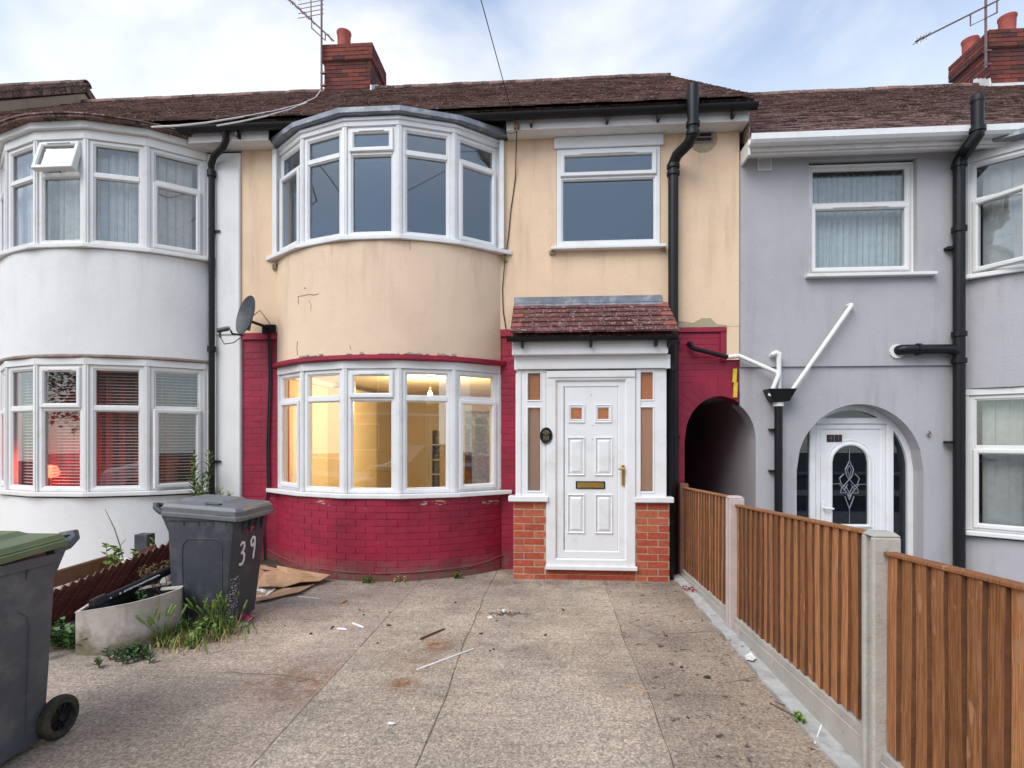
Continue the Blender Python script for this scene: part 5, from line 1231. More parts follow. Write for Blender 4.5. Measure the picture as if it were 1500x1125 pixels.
# soil stack of the grey house
sx, sy = 4.414, 6.25; q = at(1432, 185, 5.96); ux, uy = q.x, 5.96
sp = pipe_thing('soil_pipe', 'black soil pipe with side branch and ribbed cowl on the grey house', (sx, sy, -.4), group='soil pipes')
z_l = at(1404, 246, sy).z; z_u = at(1432, 190, uy).z
P('pipe', MB().tube([(sx,sy,-.42),(sx,sy,z_l)], .056, 18), 'black_plastic', sp, smooth=True)
P('swan_neck', MB().tube([(sx,sy,z_l),(sx,sy,z_l+.07),(sx+.02,sy-.04,z_l+.13),(ux-.03,uy+.06,z_u-.12),(ux,uy,z_u-.05),(ux,uy,z_u)], .056, 18), 'black_plastic', sp, smooth=True)
z_t = at(1433, 150, uy).z
P('vent_pipe', MB().tube([(ux,uy,z_u),(ux,uy,z_t)], .056, 18), 'black_plastic', sp, smooth=True)
P('cowl', MB().lathe([(.06,0),(.062,.01),(.06,.03),(.05,.075),(.02,.09),(0,.092)], ux, uy, z_t, 18), 'black_plastic', sp, smooth=True)
P('cowl_ribs', (lambda m: [m.tube([(ux+.058*math.cos(a),uy+.058*math.sin(a),z_t+.02),(ux+.045*math.cos(a),uy+.045*math.sin(a),z_t+.085)], .006, 5) for a in [k*math.pi/7 for k in range(14)]] and m)(MB()), 'black_plastic', sp, stuff=True)
c_ = MB(); collar(c_, sx, sy, z_l+.03, .06); collar(c_, ux, uy, z_u+.0, .06)
zb = at(1404, 511, sy).z
for z in (at(1404,336,sy).z, zb+.16, zb-.13): collar(c_, sx, sy, z, .06, .06)
P('collar', c_, 'black_plastic', sp, smooth=True)
bx_ = at(1322, 511, 6.27).x
P('branch', MB().tube([(sx,sy,zb-.05),(sx-.08,sy,zb),(bx_+.02,sy,zb),(bx_-.01,sy+.02,zb),(bx_-.03,6.36,zb)], .052, 16), 'black_plastic', sp, smooth=True)
cb = MB(); M = Matrix.Translation((at(1345,511,sy).x, sy, zb)) @ Matrix.Rotation(R(90),4,'Y'); b_ = MB().lathe([(.055,-.02),(.066,-.018),(.066,.018),(.055,.02)],0,0,0,16).xf(M); cb.add(b_.v,b_.f); P('branch_collar', cb, 'black_plastic', sp, smooth=True)
P('sealant', MB().tube([(bx_-.03,6.305,zb-.01),(bx_-.03,6.33,zb-.01)], .078, 14), 'white_pipe', sp)
for y_ in (362, 648): z = at(1404,y_,sy).z; P('bracket', MB().box(sx-.11, sx+.06, sy+.0, 6.33, z-.015, z+.015), 'black_plastic', sp)
# hopper and waste pipes
hz1, hz0 = at(1142,570,6.25).z, at(1142,588,6.25).z; hx0, hx1 = at(1122,575,6.24).x, at(1163,575,6.24).x; hc = (hx0+hx1)/2
hp = pipe_thing('rain_hopper', 'black hopper head with downpipe on the grey wall between the two arches', (hc, 6.27, -.4), 'hopper')
P('hopper_head', MB().hexa([(hc-.09,6.20,hz0),(hc+.09,6.20,hz0),(hc+.09,6.345,hz0),(hc-.09,6.345,hz0),(hx0,6.15,hz1),(hx1,6.15,hz1),(hx1,6.345,hz1),(hx0,6.345,hz1)]), 'black_plastic', hp, bev=.006)
P('pipe', MB().tube([(hc,6.28,-.42),(hc,6.28,hz0)], .042, 14), 'black_plastic', hp, smooth=True)
P('outlet_ring', collar(MB(), hc, 6.28, hz0-.03, .044, .05), 'white_pipe', hp, smooth=True)
for y_ in (629, 690): z = at(1142,y_,6.28).z; P('bracket', MB().box(hc-.085, hc+.05, 6.285, 6.36, z-.01, z+.01), 'black_plastic', hp)
def waste(label, pts, r, mats=None):
    o = single('waste_pipe', MB().tube(pts, r, 12), 'white_pipe', label, 'pipe', 'white waste pipes running to the hopper', smooth=True); return o
p0, p1 = at(1247,448,6.25), at(1160,572,6.25)
waste('long white waste pipe slanting down across the grey wall into the hopper', [(p0.x+.01,6.34,p0.z+.02),(p0.x+.01,6.27,p0.z+.015),p0,p1,(p1.x-.02,p1.y,p1.z-.08)], .022)
p0 = at(1141,517,6.26)
waste('short upright white waste pipe with elbow above the hopper', [(p0.x-.06,6.34,p0.z-.03),(p0.x-.055,6.27,p0.z-.01),(p0.x-.03,6.26,p0.z+.005),(p0.x,6.26,p0.z-.01),(p0.x,6.26,p0.z-.08),(p0.x,6.26,hz1-.05)], .026)
q0, q1, q2, q3 = at(1067,523,6.27), at(1082,521,6.25), at(1137,545,6.22), at(1128,580,6.21)
waste('white waste pipe joined to black pipe crossing from the crimson wall', [q0, at(1074,522,6.26), q1, q2, at(1140,549,6.21), q3], .024)
b0, b1 = at(1012,506,6.25), at(1066,523,6.27)
single('waste_pipe', MB().tube([(b0.x-.0,6.36,b0.z+.03),(b0.x-.01,6.28,b0.z+.03),(b0.x-.005,6.25,b0.z+.02),(b0.x+.01,6.25,b0.z-.02),(b0.x+.05,6.255,b0.z-.04),b1], .024, 12), 'black_plastic', 'black waste pipe with elbow coming out of the crimson brick above the passage', 'pipe', smooth=True)
vq = at(1120, 240, 6.31)
vg = thing('vent_grille', 'small white square vent grille high on the grey wall', 'vent', (vq.x, 6.32, vq.z-.08))
P('grille_frame', Fr((vq.x-.075,6.323,vq.z-.075),(1,0,0),(0,-1,0)).ring(MB(), 0, .15, 0, .15, .014, 0, .02, .006).box(vq.x-.07,vq.x+.07,6.318,6.323,vq.z-.07,vq.z+.07), 'white_upvc_aged', vg)
for k in range(7):
    z = vq.z-.052+k*.0175; P('louvre', MB().hexa([(vq.x-.062,6.304,z-.006),(vq.x+.062,6.304,z-.006),(vq.x+.062,6.318,z+.003),(vq.x-.062,6.318,z+.003),(vq.x-.062,6.304,z-.003),(vq.x+.062,6.304,z-.003),(vq.x+.062,6.318,z+.008),(vq.x-.062,6.318,z+.008)]), 'white_upvc_aged', vg)
hk = at(1361,635,6.33); single('wall_hook', MB().tube([(hk.x,6.352,hk.z),(hk.x,6.31,hk.z),(hk.x-.01,6.30,hk.z+.02),(hk.x-.02,6.305,hk.z+.03)], .008, 6).lathe([(.0,0),(.02,.0),(.02,.01),(0,.01)], hk.x, 6.33, hk.z-.02, 8), 'chimney_mortar', 'little rusty hook on the grey wall beside the arched doorway', 'hook')

# ================================================================ dish, aerials, cables
dq = at(362, 462, 6.05)
dish = thing('satellite_dish', 'grey mesh satellite dish on a wall arm above the crimson brick', 'satellite dish', (at(395,480,6.32).x, 6.32, at(395,485,6.32).z))
aim = Vector((-0.52, -0.84, 0.22)).normalized(); side = aim.cross(Vector((0,0,1))).normalized(); up = side.cross(aim)
dm = MB(); n_ = 28; rr = [0, .3, .55, .75, .9, 1.0]
for lay_, off in ((0, 0), (1, -.008)):
    for r_ in rr:
        for k in range(n_):
            a = 2*math.pi*k/n_; p = dq + side*(.185*r_*math.cos(a)) + up*(.235*r_*math.sin(a)) + aim*(.055*r_*r_ + off - .03); dm.v.append(tuple(p))
m6 = len(rr)*n_
for L0 in (0, m6):
    for i in range(len(rr)-1):
        for k in range(n_): dm.f.append((L0+i*n_+k, L0+i*n_+(k+1)%n_, L0+(i+1)*n_+(k+1)%n_, L0+(i+1)*n_+k))
for k in range(n_): dm.f.append((m6-n_+k, m6-n_+(k+1)%n_, 2*m6-n_+(k+1)%n_, 2*m6-n_+k))
P('reflector', dm, 'bin_black', dish, smooth=True)
wb = Vector((at(392,482,6.32).x, 6.325, at(392,482,6.32).z))
P('wall_bracket', MB().box(wb.x-.06, wb.x+.10, 6.30, 6.345, wb.z-.05, wb.z+.05).tube([wb, wb+Vector((0,-.08,.02)), dq-aim*.06-up*.05], .018, 8), 'black_plastic', dish)
P('back_plate', MB().tube([dq-aim*.05+up*.10, dq-aim*.05-up*.16], .022, 6), 'bin_grey', dish)
lnb = at(325, 483, 5.85)
P('feed_arm', MB().tube([dq-up*.24-aim*.01, (dq-up*.25+lnb)/2+Vector((0,0,-.01)), lnb+Vector((.08,.04,-.005))], .010, 8), 'black_plastic', dish)
ld = Vector((.9,.3,.25)).normalized()
P('receiver_head', MB().tube([lnb-ld*.05, lnb+ld*.07], .026, 10).tube([lnb-ld*.02, lnb-ld*.02-Vector((0,0,.08))], .014, 8), 'bin_black', dish)
P('feed_cap', MB().tube([lnb+ld*.071, lnb+ld*.085], .024, 10), 'lid_grey', dish)
P('feed_cable', MB().tube([lnb-Vector((.02,0,.08)), lnb+Vector((.03,0,-.16)), lnb+Vector((.12,.03,-.14)), lnb+Vector((.22,.08,-.04)), dq-up*.24], .005, 6).tube([dq-aim*.05, dq+Vector((.12,.06,.07)), wb+Vector((.05,-.05,.06)), wb+Vector((.07,-.03,0))], .005, 6), 'cable_black', dish, stuff=True)
cq = [at(393,490,6.325), at(394,560,6.33), at(391,650,6.33), at(392,720,6.33), at(385,770,6.33), at(388,825,6.33)]
single('wall_cable', MB().tube(cq, .011, 6).tube([p+Vector((.02,0,0)) for p in cq[:4]], .008, 6), 'cable_black', 'thick black cable hanging down the crimson brick below the satellite dish', 'cable')
cq = [at(392,805,6.32)] + [on_bow(x_,y_,.03) for x_,y_ in ((425,822),(470,833),(510,838),(560,840),(610,838),(650,834),(690,829),(715,822))] + [at(735,813,6.335)]
single('wall_cable', MB().tube(cq, .008, 6), 'crimson_paint', 'crimson painted cable sagging along the foot of the bow below the window', 'cable')
tq = at(757, 186, 6.11)
pb = thing('cable_bracket', 'phone line bracket with looped wire under the black gutter', 'bracket', tq)
P('bracket', MB().box(tq.x-.03, tq.x+.03, 6.09, 6.13, tq.z-.02, tq.z+.03).box(tq.x-.008, tq.x+.008, 6.08, 6.12, tq.z-.06, tq.z), 'plank_brown', pb)
P('wire_loop', MB().tube([tq+Vector((.085*math.cos(a)-.06,-.02,.07*math.sin(a)-.01)) for a in [k*.5 for k in range(12)]], .004, 5), 'cable_black', pb)
cq = [at(757,190,6.12), at(756,225,6.28), at(755,260,6.325), at(748,310,6.325), at(745,345,6.325), at(740,380,6.30), at(736,420,6.322), at(737,455,6.322), at(741,482,6.322)]
single('wall_cable', MB().tube(cq, .0055, 6), 'cable_black', 'thin wire wandering down the cream wall right of the bow window', 'cable')
p_ = Vector((-1.94, -8.0, 6.2)); a_ = tq + Vector((-.02,-.02,.03)); pts = [a_.lerp(p_, t/12) - Vector((0,0,.25*math.sin(math.pi*t/12)*.25)) for t in range(13)]
single('phone_line', MB().tube(pts, .0042, 6), 'cable_black', 'phone line running from the cream house up out of view overhead', 'cable')
wl_ = [at(300,186,6.0)+Vector((0,0,.02))]; th = math.atan2(RIDGE_Z-EAVE_Z, RIDGE_Y-EAVE_Y)
def onroof(px_, py_, lift=.05):
    d = ray(px_, py_); k = math.tan(th); t = (EAVE_Z+lift-CAMH - EAVE_Y*k)/(d.z - d.y*k); return Vector((d.x*t, d.y*t, CAMH+d.z*t))
single('roof_cable', MB().tube([onroof(222,186), onroof(262,184), onroof(300,180), onroof(350,172), onroof(400,163), onroof(440,153), onroof(462,143), at(470,132,9.95)], .0085, 6), 'cable_white', 'loose white cable lying across the roof tiles below the chimney aerial', 'cable')
single('roof_cable', MB().tube([onroof(318,184), onroof(352,178), onroof(390,170), onroof(425,160), onroof(450,150)], .0085, 6), 'cable_white', 'second white cable on the roof tiles, shorter and lower down', 'cable')
def aerial(label, base, ztop, boom0, boom1, elem, refl):
    a = thing('tv_aerial', label, 'aerial', base, 0, 'chimney aerials')
    P('mast', MB().tube([base, (base.x, base.y, ztop)], .020, 8), 'aerial_metal', a)
    P('clamp', MB().box(base.x-.02, base.x+.08, base.y-.02, base.y+.03, base.z+.05, base.z+.08).box(base.x-.02, base.x+.08, base.y-.02, base.y+.03, base.z+.28, base.z+.31), 'aerial_metal', a)
    P('boom', MB().tube([boom0, boom1], .014, 8), 'aerial_metal', a); d = (boom1-boom0).normalized(); s_ = d.cross(Vector((0,0,1))).normalized()
    e = MB()
    for t in elem: c = boom0.lerp(boom1, t); e.tube([c-s_*.10, c+s_*.10], .006, 5); e.tube([c-Vector((0,0,.06)), c+Vector((0,0,.06))], .004, 5)
    P('element', e, 'aerial_metal', a, stuff=True)
    c0, c1 = boom0.lerp(boom1, refl[0]), boom0.lerp(boom1, refl[1]); n = Vector((0,0,-1)); h = refl[2]
    P('cradle', MB().tube([c0, c0+n*h, c1+n*h, c1], .012, 6), 'aerial_metal', a)
    return a
b = at(471, 130, 9.9); t_ = at(464, 0, 9.9)
a1 = aerial('television aerial on a tall mast strapped to the chimney of the cream house', b, t_.z+.25, at(420,-4,9.9), at(489,60,9.9), [.0,.08,.18,.3,.42,.54,.92], (.53,.82,.14))
g_ = MB(); c0 = at(462,8,9.9)
for k in range(5): z = c0.z+.25-.085*k-.1; g_.tube([(c0.x-.33,9.9,z-.03),(c0.x+.16,9.9,z+.03)], .007, 5)
g_.tube([(c0.x-.09,9.9,c0.z+.2),(c0.x-.08,9.9,c0.z-.25)], .012, 6)
P('grid_reflector', g_, 'aerial_metal', a1, stuff=True)
b = at(1444, 100, 9.9); t_ = at(1446, 0, 9.9)
aerial('television aerial with long slanting boom on the chimney beyond the grey house', b, t_.z+.15, at(1341,61,9.8), at(1463,0,9.9), [.02,.06,.13], (.66,.98,.20))

# ================================================================ wheelie bins
def wheelie(name, label, loc, rotz, body, lid, h=0.98, skirt=.085):
    t = thing(name, label, 'wheelie bin', loc, rotz, 'wheelie bins')
    W0, W1, D0, D1 = .255, .285, .50, .65       # half widths, depths; front is +x, hinge side -x
    xb = -.33
    zb_ = .03
    def ringp(f, z, inset=0): 
        w = W0+(W1-W0)*f-inset; d = D0+(D1-D0)*f; r = .045
        x0, x1 = xb+inset+(.035*(1-f)), xb+.035*(1-f)+d-inset
        return [(x0+r,-w,z),(x1-r,-w,z),(x1-.01,-w+.01,z),(x1,-w+r,z),(x1,w-r,z),(x1-.01,w-.01,z),(x1-r,w,z),(x0+r,w,z),(x0+.01,w-.01,z),(x0,w-r,z),(x0,-w+r,z),(x0+.01,-w+.01,z)]
    mb = MB(); levels = [(0,zb_),(0.02,zb_+.03),(.5,h*.5),(.93,h*.90)]
    for f, z in levels: mb.v += ringp(f, z)
    for f, z in ((.93,h*.905),(1.0,h*.91),(1.0,h*.955)): mb.v += [(x*(1.03 if f==1.0 else 1), y*(1.03 if f==1.0 else 1), z) for x,y,z in ringp(f, z)]
    nl = 7
    for i in range(nl-1):
        for k in range(12): mb.f.append((i*12+k, i*12+(k+1)%12, (i+1)*12+(k+1)%12, (i+1)*12+k))
    mb.f += [tuple(range(11,-1,-1)), tuple(range((nl-1)*12, nl*12))]
    bd_ = P('body', mb, body, t, local=True, smooth=True)
    # recessed-looking raised border on both sides, as on the moulding
    for s_ in (-1, 1):
        rb_ = MB(); pts = [(-.20,.10),(-.20,.62),(-.185,.685),(-.14,.72),(.12,.72),(.165,.70),(.18,.65),(.165,.10)]
        def onside(x, z):
            f = min(1,max(0,(z-zb_)/(h*.9))); return (x+.02, s_*(W0+(W1-W0)*f*.93+.001), z)
        rb_.tube([onside(x,z) for x,z in pts], .006, 6); P('moulded_rib', rb_, body, bd_, local=True)
        rr_ = MB()
        for x in (-.16, -.02, .12, .24):
            y = s_*(W1*.995); rr_.hexa([(x-.005,y-.02*s_,h*.78),(x+.005,y-.02*s_,h*.78),(x+.005,y-.012*s_,h*.78),(x-.005,y-.012*s_,h*.78),(x-.005,y+.006*s_,h*.905),(x+.005,y+.006*s_,h*.905),(x+.005,y-.03*s_,h*.905),(x-.005,y-.03*s_,h*.905)])
        P('rim_web', rr_, body, bd_, local=True, stuff=True)
    fr_ = MB()
    for y in (-.15, -.05, .05, .15): fr_.hexa([(.315,y-.005,h*.78),(.325,y-.005,h*.78),(.325,y+.005,h*.78),(.315,y+.005,h*.78),(.30,y-.005,h*.905),(.352,y-.005,h*.905),(.352,y+.005,h*.905),(.30,y+.005,h*.905)])
    P('rim_web', fr_, body, bd_, local=True, stuff=True)
    # lid, falling towards the front
    L = MB(); x0, x1, w = xb-.03, xb+.715, .304; za, zf = h+.035, h-.005
    def lr_(x, w_, dz): 
        z = za+(zf-za)*(x-x0)/(x1-x0)+dz; return z
    def quad(x0_, x1_, w_, dz): return [(x0_,-w_,lr_(x0_,w_,dz)),(x1_-.04,-w_,lr_(x1_,w_,dz)),(x1_,-w_+.05,lr_(x1_,w_,dz)),(x1_,w_-.05,lr_(x1_,w_,dz)),(x1_-.04,w_,lr_(x1_,w_,dz)),(x0_,w_,lr_(x0_,w_,dz))]
    ls = [quad(x0,x1,w,-skirt),quad(x0,x1+.003,w+.003,-skirt+.03),quad(x0+.004,x1-.012,w-.012,-skirt+.034),quad(x0+.002,x1-.008,w-.008,-.012),quad(x0+.005,x1-.01,w-.014,-.006),quad(x0+.012,x1-.022,w-.026,.014),quad(x0+.03,x1-.05,w-.045,.018),quad(x0+.09,x1-.19,w-.12,.030),quad(x0+.12,x1-.23,w-.15,.050)]
    for q in ls: L.v += q
    for i in range(len(ls)-1):
        for k in range(6): L.f.append((i*6+k, i*6+(k+1)%6, (i+1)*6+(k+1)%6, (i+1)*6+k))
    L.f += [tuple(range(5,-1,-1)), tuple(range((len(ls)-1)*6, len(ls)*6))]
    lid_ = P('lid', L, lid, t, local=True, bev=.006, seg=2)
    zz_ = lr_(x1-.10,0,.020); gx_ = x1-.10
    for yy in (-w+.085,):
        P('grip_recess', MB().tube([(.02,yy-.022,lr_(.02,0,.028)),(.14,yy-.022,lr_(.14,0,.028)),(.155,yy,lr_(.155,0,.028)),(.14,yy+.022,lr_(.14,0,.028)),(.02,yy+.022,lr_(.02,0,.028)),(.005,yy,lr_(.005,0,.028)),(.02,yy-.022,lr_(.02,0,.028))], .006, 6), body, lid_, local=True)
    # hinge bar, handles, axle and wheels on the hinge side
    P('hinge_bar', MB().tube([(xb-.055,-.24,h+.0),(xb-.055,.24,h+.0)], .016, 8), body, t, local=True)
    for s_ in (-1, 1):
        P('handle', MB().tube([(xb+.03,s_*.265,h-.035),(xb-.06,s_*.268,h-.02),(xb-.105,s_*.268,h+.012),(xb-.11,s_*.26,h+.03),(xb-.09,s_*.20,h+.025)], [.024,.026,.024,.022,.016], 8).hexa([(xb+.02,s_*.25-.012,h-.20),(xb+.02,s_*.25+.012,h-.20),(xb+.021,s_*.25+.012,h-.2),(xb+.021,s_*.25-.012,h-.2),(xb-.07,s_*.25-.012,h-.03),(xb-.07,s_*.25+.012,h-.03),(xb+.03,s_*.25+.012,h-.03),(xb+.03,s_*.25-.012,h-.03)]), body, t, local=True, smooth=True)
        cx_, cy_, cz_ = xb-.005, s_*.275, .108
        My = Matrix.Translation((cx_, cy_, cz_)) @ Matrix.Rotation(R(90), 4, 'X')
        tyre = MB().lathe([(.070,-.026),(.092,-.028),(.105,-.018),(.108,0),(.105,.018),(.092,.028),(.070,.026),(.066,0),(.070,-.026)], 0, 0, 0, 30).xf(My)
        w_ = P('wheel', tyre, 'tyre', t, local=True, smooth=True)
        hub = MB().lathe([(.0,-.020),(.018,-.024),(.022,-.012),(.060,-.008),(.070,-.016),(.070,.016),(.060,.008),(.022,.012),(.018,.024),(.0,.020)], 0, 0, 0, 24)
        for k in range(10):
            a = 2*math.pi*k/10; hub.hexa([(.016*math.cos(a)-.003*math.sin(a),.016*math.sin(a)+.003*math.cos(a),-.017),(.062*math.cos(a)-.003*math.sin(a),.062*math.sin(a)+.003*math.cos(a),-.015),(.062*math.cos(a)+.003*math.sin(a),.062*math.sin(a)-.003*math.cos(a),-.015),(.016*math.cos(a)+.003*math.sin(a),.016*math.sin(a)-.003*math.cos(a),-.017),(.016*math.cos(a)-.003*math.sin(a),.016*math.sin(a)+.003*math.cos(a),.017),(.062*math.cos(a)-.003*math.sin(a),.062*math.sin(a)+.003*math.cos(a),.015),(.062*math.cos(a)+.003*math.sin(a),.062*math.sin(a)-.003*math.cos(a),.015),(.016*math.cos(a)+.003*math.sin(a),.016*math.sin(a)-.003*math.cos(a),.017)])
        P('hub', hub.xf(My), 'black_plastic', w_, local=True)
    P('axle', MB().tube([(xb-.005,-.25,.108),(xb-.005,.25,.108)], .011, 8), 'aerial_metal', t, local=True)
    return t, bd_, lid_
B1, b1_, l1_ = wheelie('wheelie_bin', 'black wheelie bin with 39 daubed in white paint by the crimson wall', (-2.78, 4.42, 0), 0, 'bin_black', 'lid_grey', .95)
B1.scale = (.88, .93, 1.02)
def front_ribbon(mb, pts, w, x_at, off=.006):
    """a brush stroke laid on the leaning front of the bin"""
    k = len(pts)
    for i in range(k-1):
        (y0,z0),(y1,z1) = pts[i], pts[i+1]; d = Vector((y1-y0,z1-z0)).normalized(); n = Vector((-d.y,d.x))*w/2; e = d*w*.25
        q = [(y0-e.x+n.x,z0-e.y+n.y),(y1+e.x+n.x,z1+e.y+n.y),(y1+e.x-n.x,z1+e.y-n.y),(y0-e.x-n.x,z0-e.y-n.y)]
        o2 = off + .0003*i
        mb.hexa([(x_at(z)+o2*.2,y,z) for y,z in q]+[(x_at(z)+o2,y,z) for y,z in q])
def fx(z):
    f = (z-.03)/(.95*.9)*.93 if z > .03 else 0; f = min(f,.93)
    return -.33+.035*(1-f)+.50+.15*f
num = MB()

front_ribbon(num, [(y_, z_+.035) for y_, z_ in [(-.135,.615),(-.115,.632),(-.085,.628),(-.072,.595),(-.09,.562),(-.112,.548),(-.085,.545),(-.062,.520),(-.065,.478),(-.09,.452),(-.125,.458)]], .020, fx)
front_ribbon(num, [(y_, z_+.035) for y_, z_ in [(.09,.600),(.062,.575),(.035,.590),(.030,.625),(.055,.650),(.085,.640),(.095,.605),(.098,.55),(.094,.50),(.092,.468)]], .020, fx)
P('painted_number', num, 'paint_white', b1_, local=True)
spk = MB(); r = random.Random(5)
for i in range(160):
    y, z = r.gauss(-.20,.045), r.uniform(.06,.40); s_ = r.uniform(.001,.003)
    if -.235 < y < .1: spk.box(fx(z), fx(z)+.005, y-s_, y+s_, z-s_, z+s_)
P('paint_spatter', spk, 'paint_white', b1_, local=True, stuff=True)
st = MB()
for (y,z,w,hh) in ((-.02,.755,.045,.016),(.03,.768,.04,.014),(.0,.742,.025,.01)): st.hexa([(fx(z),y-w,z-hh),(fx(z),y+w,z-hh+.006),(fx(z)+.006,y+w,z-hh+.006),(fx(z)+.006,y-w,z-hh),(fx(z),y-w*.8,z+hh*.7),(fx(z),y+w*.7,z+hh),(fx(z)+.006,y+w*.7,z+hh),(fx(z)+.006,y-w*.8,z+hh*.7)])
P('torn_sticker', st, 'sticker_red', b1_, local=True)
B2, b2_, l2_ = wheelie('wheelie_bin', 'dark grey wheelie bin with green lid and big rear wheel', (-2.80, 2.30, 0), R(-90), 'bin_grey', 'lid_green', 1.0, .05)

# ================================================================ fence on the party line
FX = 1.476
def post(label, y, top, mat):
    t = thing('concrete_post', label, 'fence post', (FX, y, -.4), 0, 'concrete fence posts')
    h = .05; w = .06
    P('shaft', MB().prism([(FX-w,y-h),(FX+w,y-h),(FX+w,y-.02),(FX+.03,y-.018),(FX+.03,y+.018),(FX+w,y+.02),(FX+w,y+h),(FX-w,y+h),(FX-w,y+.02),(FX-.03,y+.018),(FX-.03,y-.018),(FX-w,y-.02)][::1], -.4, top-.02), mat, t, bev=.008)
    P('cap', MB().hexa([(FX-w,y-h,top-.0195),(FX+w,y-h,top-.0195),(FX+w,y+h,top-.0195),(FX-w,y+h,top-.0195),(FX-w+.02,y-h+.015,top),(FX+w-.02,y-h+.015,top),(FX+w-.02,y+h-.015,top),(FX-w+.02,y+h-.015,top)]), mat, t, bev=.004)
    return t
post('pinkish concrete fence post beside the passage, smaller in view', 4.505, 1.075, 'pink_post')
post('pitted grey concrete fence post in front of the arched door', 2.560, 1.125, 'concrete_post')
post('concrete fence post at the street end of the fence, behind the viewpoint', 0.615, 1.16, 'concrete_post')
single('timber_post', MB().box(FX-.045, FX+.045, 6.17, 6.25, -.4, 1.03), 'plank_brown', 'stub of brown timber post where the fence meets the crimson wall', 'fence post', bev=.004)
def board_mesh(k):
    r = random.Random(k); n = 8; mb = MB()
    # rough sawn board, proud of the narrow groove that parts it from the next, a little bowed
    e0, e1 = r.uniform(-.002,.002), r.uniform(-.002,.002); m = 6
    for i in range(n+1):
        z = i/n; bow = .003*math.sin(z*3.1+k)+r.uniform(-.001,.001); w = r.uniform(-.0012,.0012)
        for y, x in ((-.0462,0.0),(-.0462,-.001),(-.043+e0*.3,-.002),(-.041+e0*.3+w,-.0205+bow),(.045+w,-.008+bow),(.0462,0.0)): mb.v.append((x,y,z))
    for i in range(n):
        for q in range(m): mb.f.append((i*m+q, i*m+(q+1)%m, (i+1)*m+(q+1)%m, (i+1)*m+q))
    mb.f += [tuple(range(m-1,-1,-1)), tuple(range(n*m, n*m+m))]
    me = mesh_of('board', mb, 'fence_wood'); me.materials.append(MAT['shaded_edge'])
    for i in range(n):                      # street-side edge painted darker than the face, for the shade of each step
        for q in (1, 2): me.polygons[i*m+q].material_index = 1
    return me
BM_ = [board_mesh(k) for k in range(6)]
def panel(label, y0, y1, t0, t1, b0, b1, g0_, g1_):
    """panel from y0 (house end) to y1 (street end); t tops, b board bottoms, g gravel board bottoms"""
    t = thing('fence_panel', label, 'fence panel', (FX, (y0+y1)/2, 0), 0, 'timber fence panels')
    lp_ = lambda a, b, y: a+(b-a)*(y-y0)/(y1-y0)
    def rail(z0f, z1f, x0, x1, name, mat='fence_wood'):
        return P(name, MB().hexa([(x0,y1,z0f(y1)),(x1,y1,z0f(y1)),(x1,y0,z0f(y0)),(x0,y0,z0f(y0)),(x0,y1,z1f(y1)),(x1,y1,z1f(y1)),(x1,y0,z1f(y0)),(x0,y0,z1f(y0))]), mat, t, bev=.003)
    top = lambda y: lp_(t0,t1,y); bot = lambda y: lp_(b0,b1,y)
    rail(lambda y: top(y)-.016, top, FX-.022, FX+.03, 'capping_rail')
    for k in (.12, .5, .88): rail(lambda y: bot(y)+(top(y)-bot(y))*k-.03, lambda y: bot(y)+(top(y)-bot(y))*k+.03, FX+.008, FX+.04, 'back_rail')
    n = round((y0-y1)/.0925); st = (y0-y1)/n
    for i in range(n):
        y = y1+st*(i+.5); z0, z1 = bot(y)+random.uniform(-.010,.010), top(y)-.017
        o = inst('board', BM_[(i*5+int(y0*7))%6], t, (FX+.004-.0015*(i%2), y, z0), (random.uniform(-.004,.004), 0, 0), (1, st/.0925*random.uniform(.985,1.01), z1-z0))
    gb = rail(lambda y: lp_(g0_,g1_,y)-.06, lambda y: bot(y)-.004, FX-.025, FX+.025, 'gravel_board', 'concrete_post')
    rail(lambda y: lp_(g0_,g1_,y)-.06, lambda y: bot(y)-.045, FX-.036, FX-.026, 'board_lip', 'concrete_post')
    return t
panel('short timber fence panel between the crimson wall and the pinkish post', 6.165, 4.56, .992, 1.062, .085, .135, .01, .02)
panel('middle timber fence panel between the two concrete posts', 4.45, 2.615, 1.012, 1.112, .125, .20, .02, .05)
panel('nearest timber fence panel with wide boards, this side of the pitted post', 2.505, .67, 1.045, 1.15, .17, .25, .04, .08)

# ================================================================ junk and weeds at the left of the drive
# dirt bank between the drives
n_ = 40; mb = MB(); r = random.Random(8)
ys = [3.72+2.63*i/n_ for i in range(n_+1)]
for i, y in enumerate(ys):
    xr = -3.12 + (0.25 if y < 4 else .12)*math.sin(y*2.1)*.4 + r.uniform(-.05,.05)
    if y > 4.3: xr += (y-4.3)*.22
    for t in range(9):
        f = t/8; x = -4.15+(xr+4.15)*f; z = .004 + (.05*math.sin(math.pi*f)+r.uniform(0,.022))*(1 if 0 < t < 8 else 0)
        mb.v.append((x, y, z if 0 < t < 8 else -.03))
for i in range(n_):
    for t in range(8): mb.f.append((i*9+t, i*9+t+1, (i+1)*9+t+1, (i+1)*9+t))
struct('soil_bank', mb, 'soil', smooth=True)

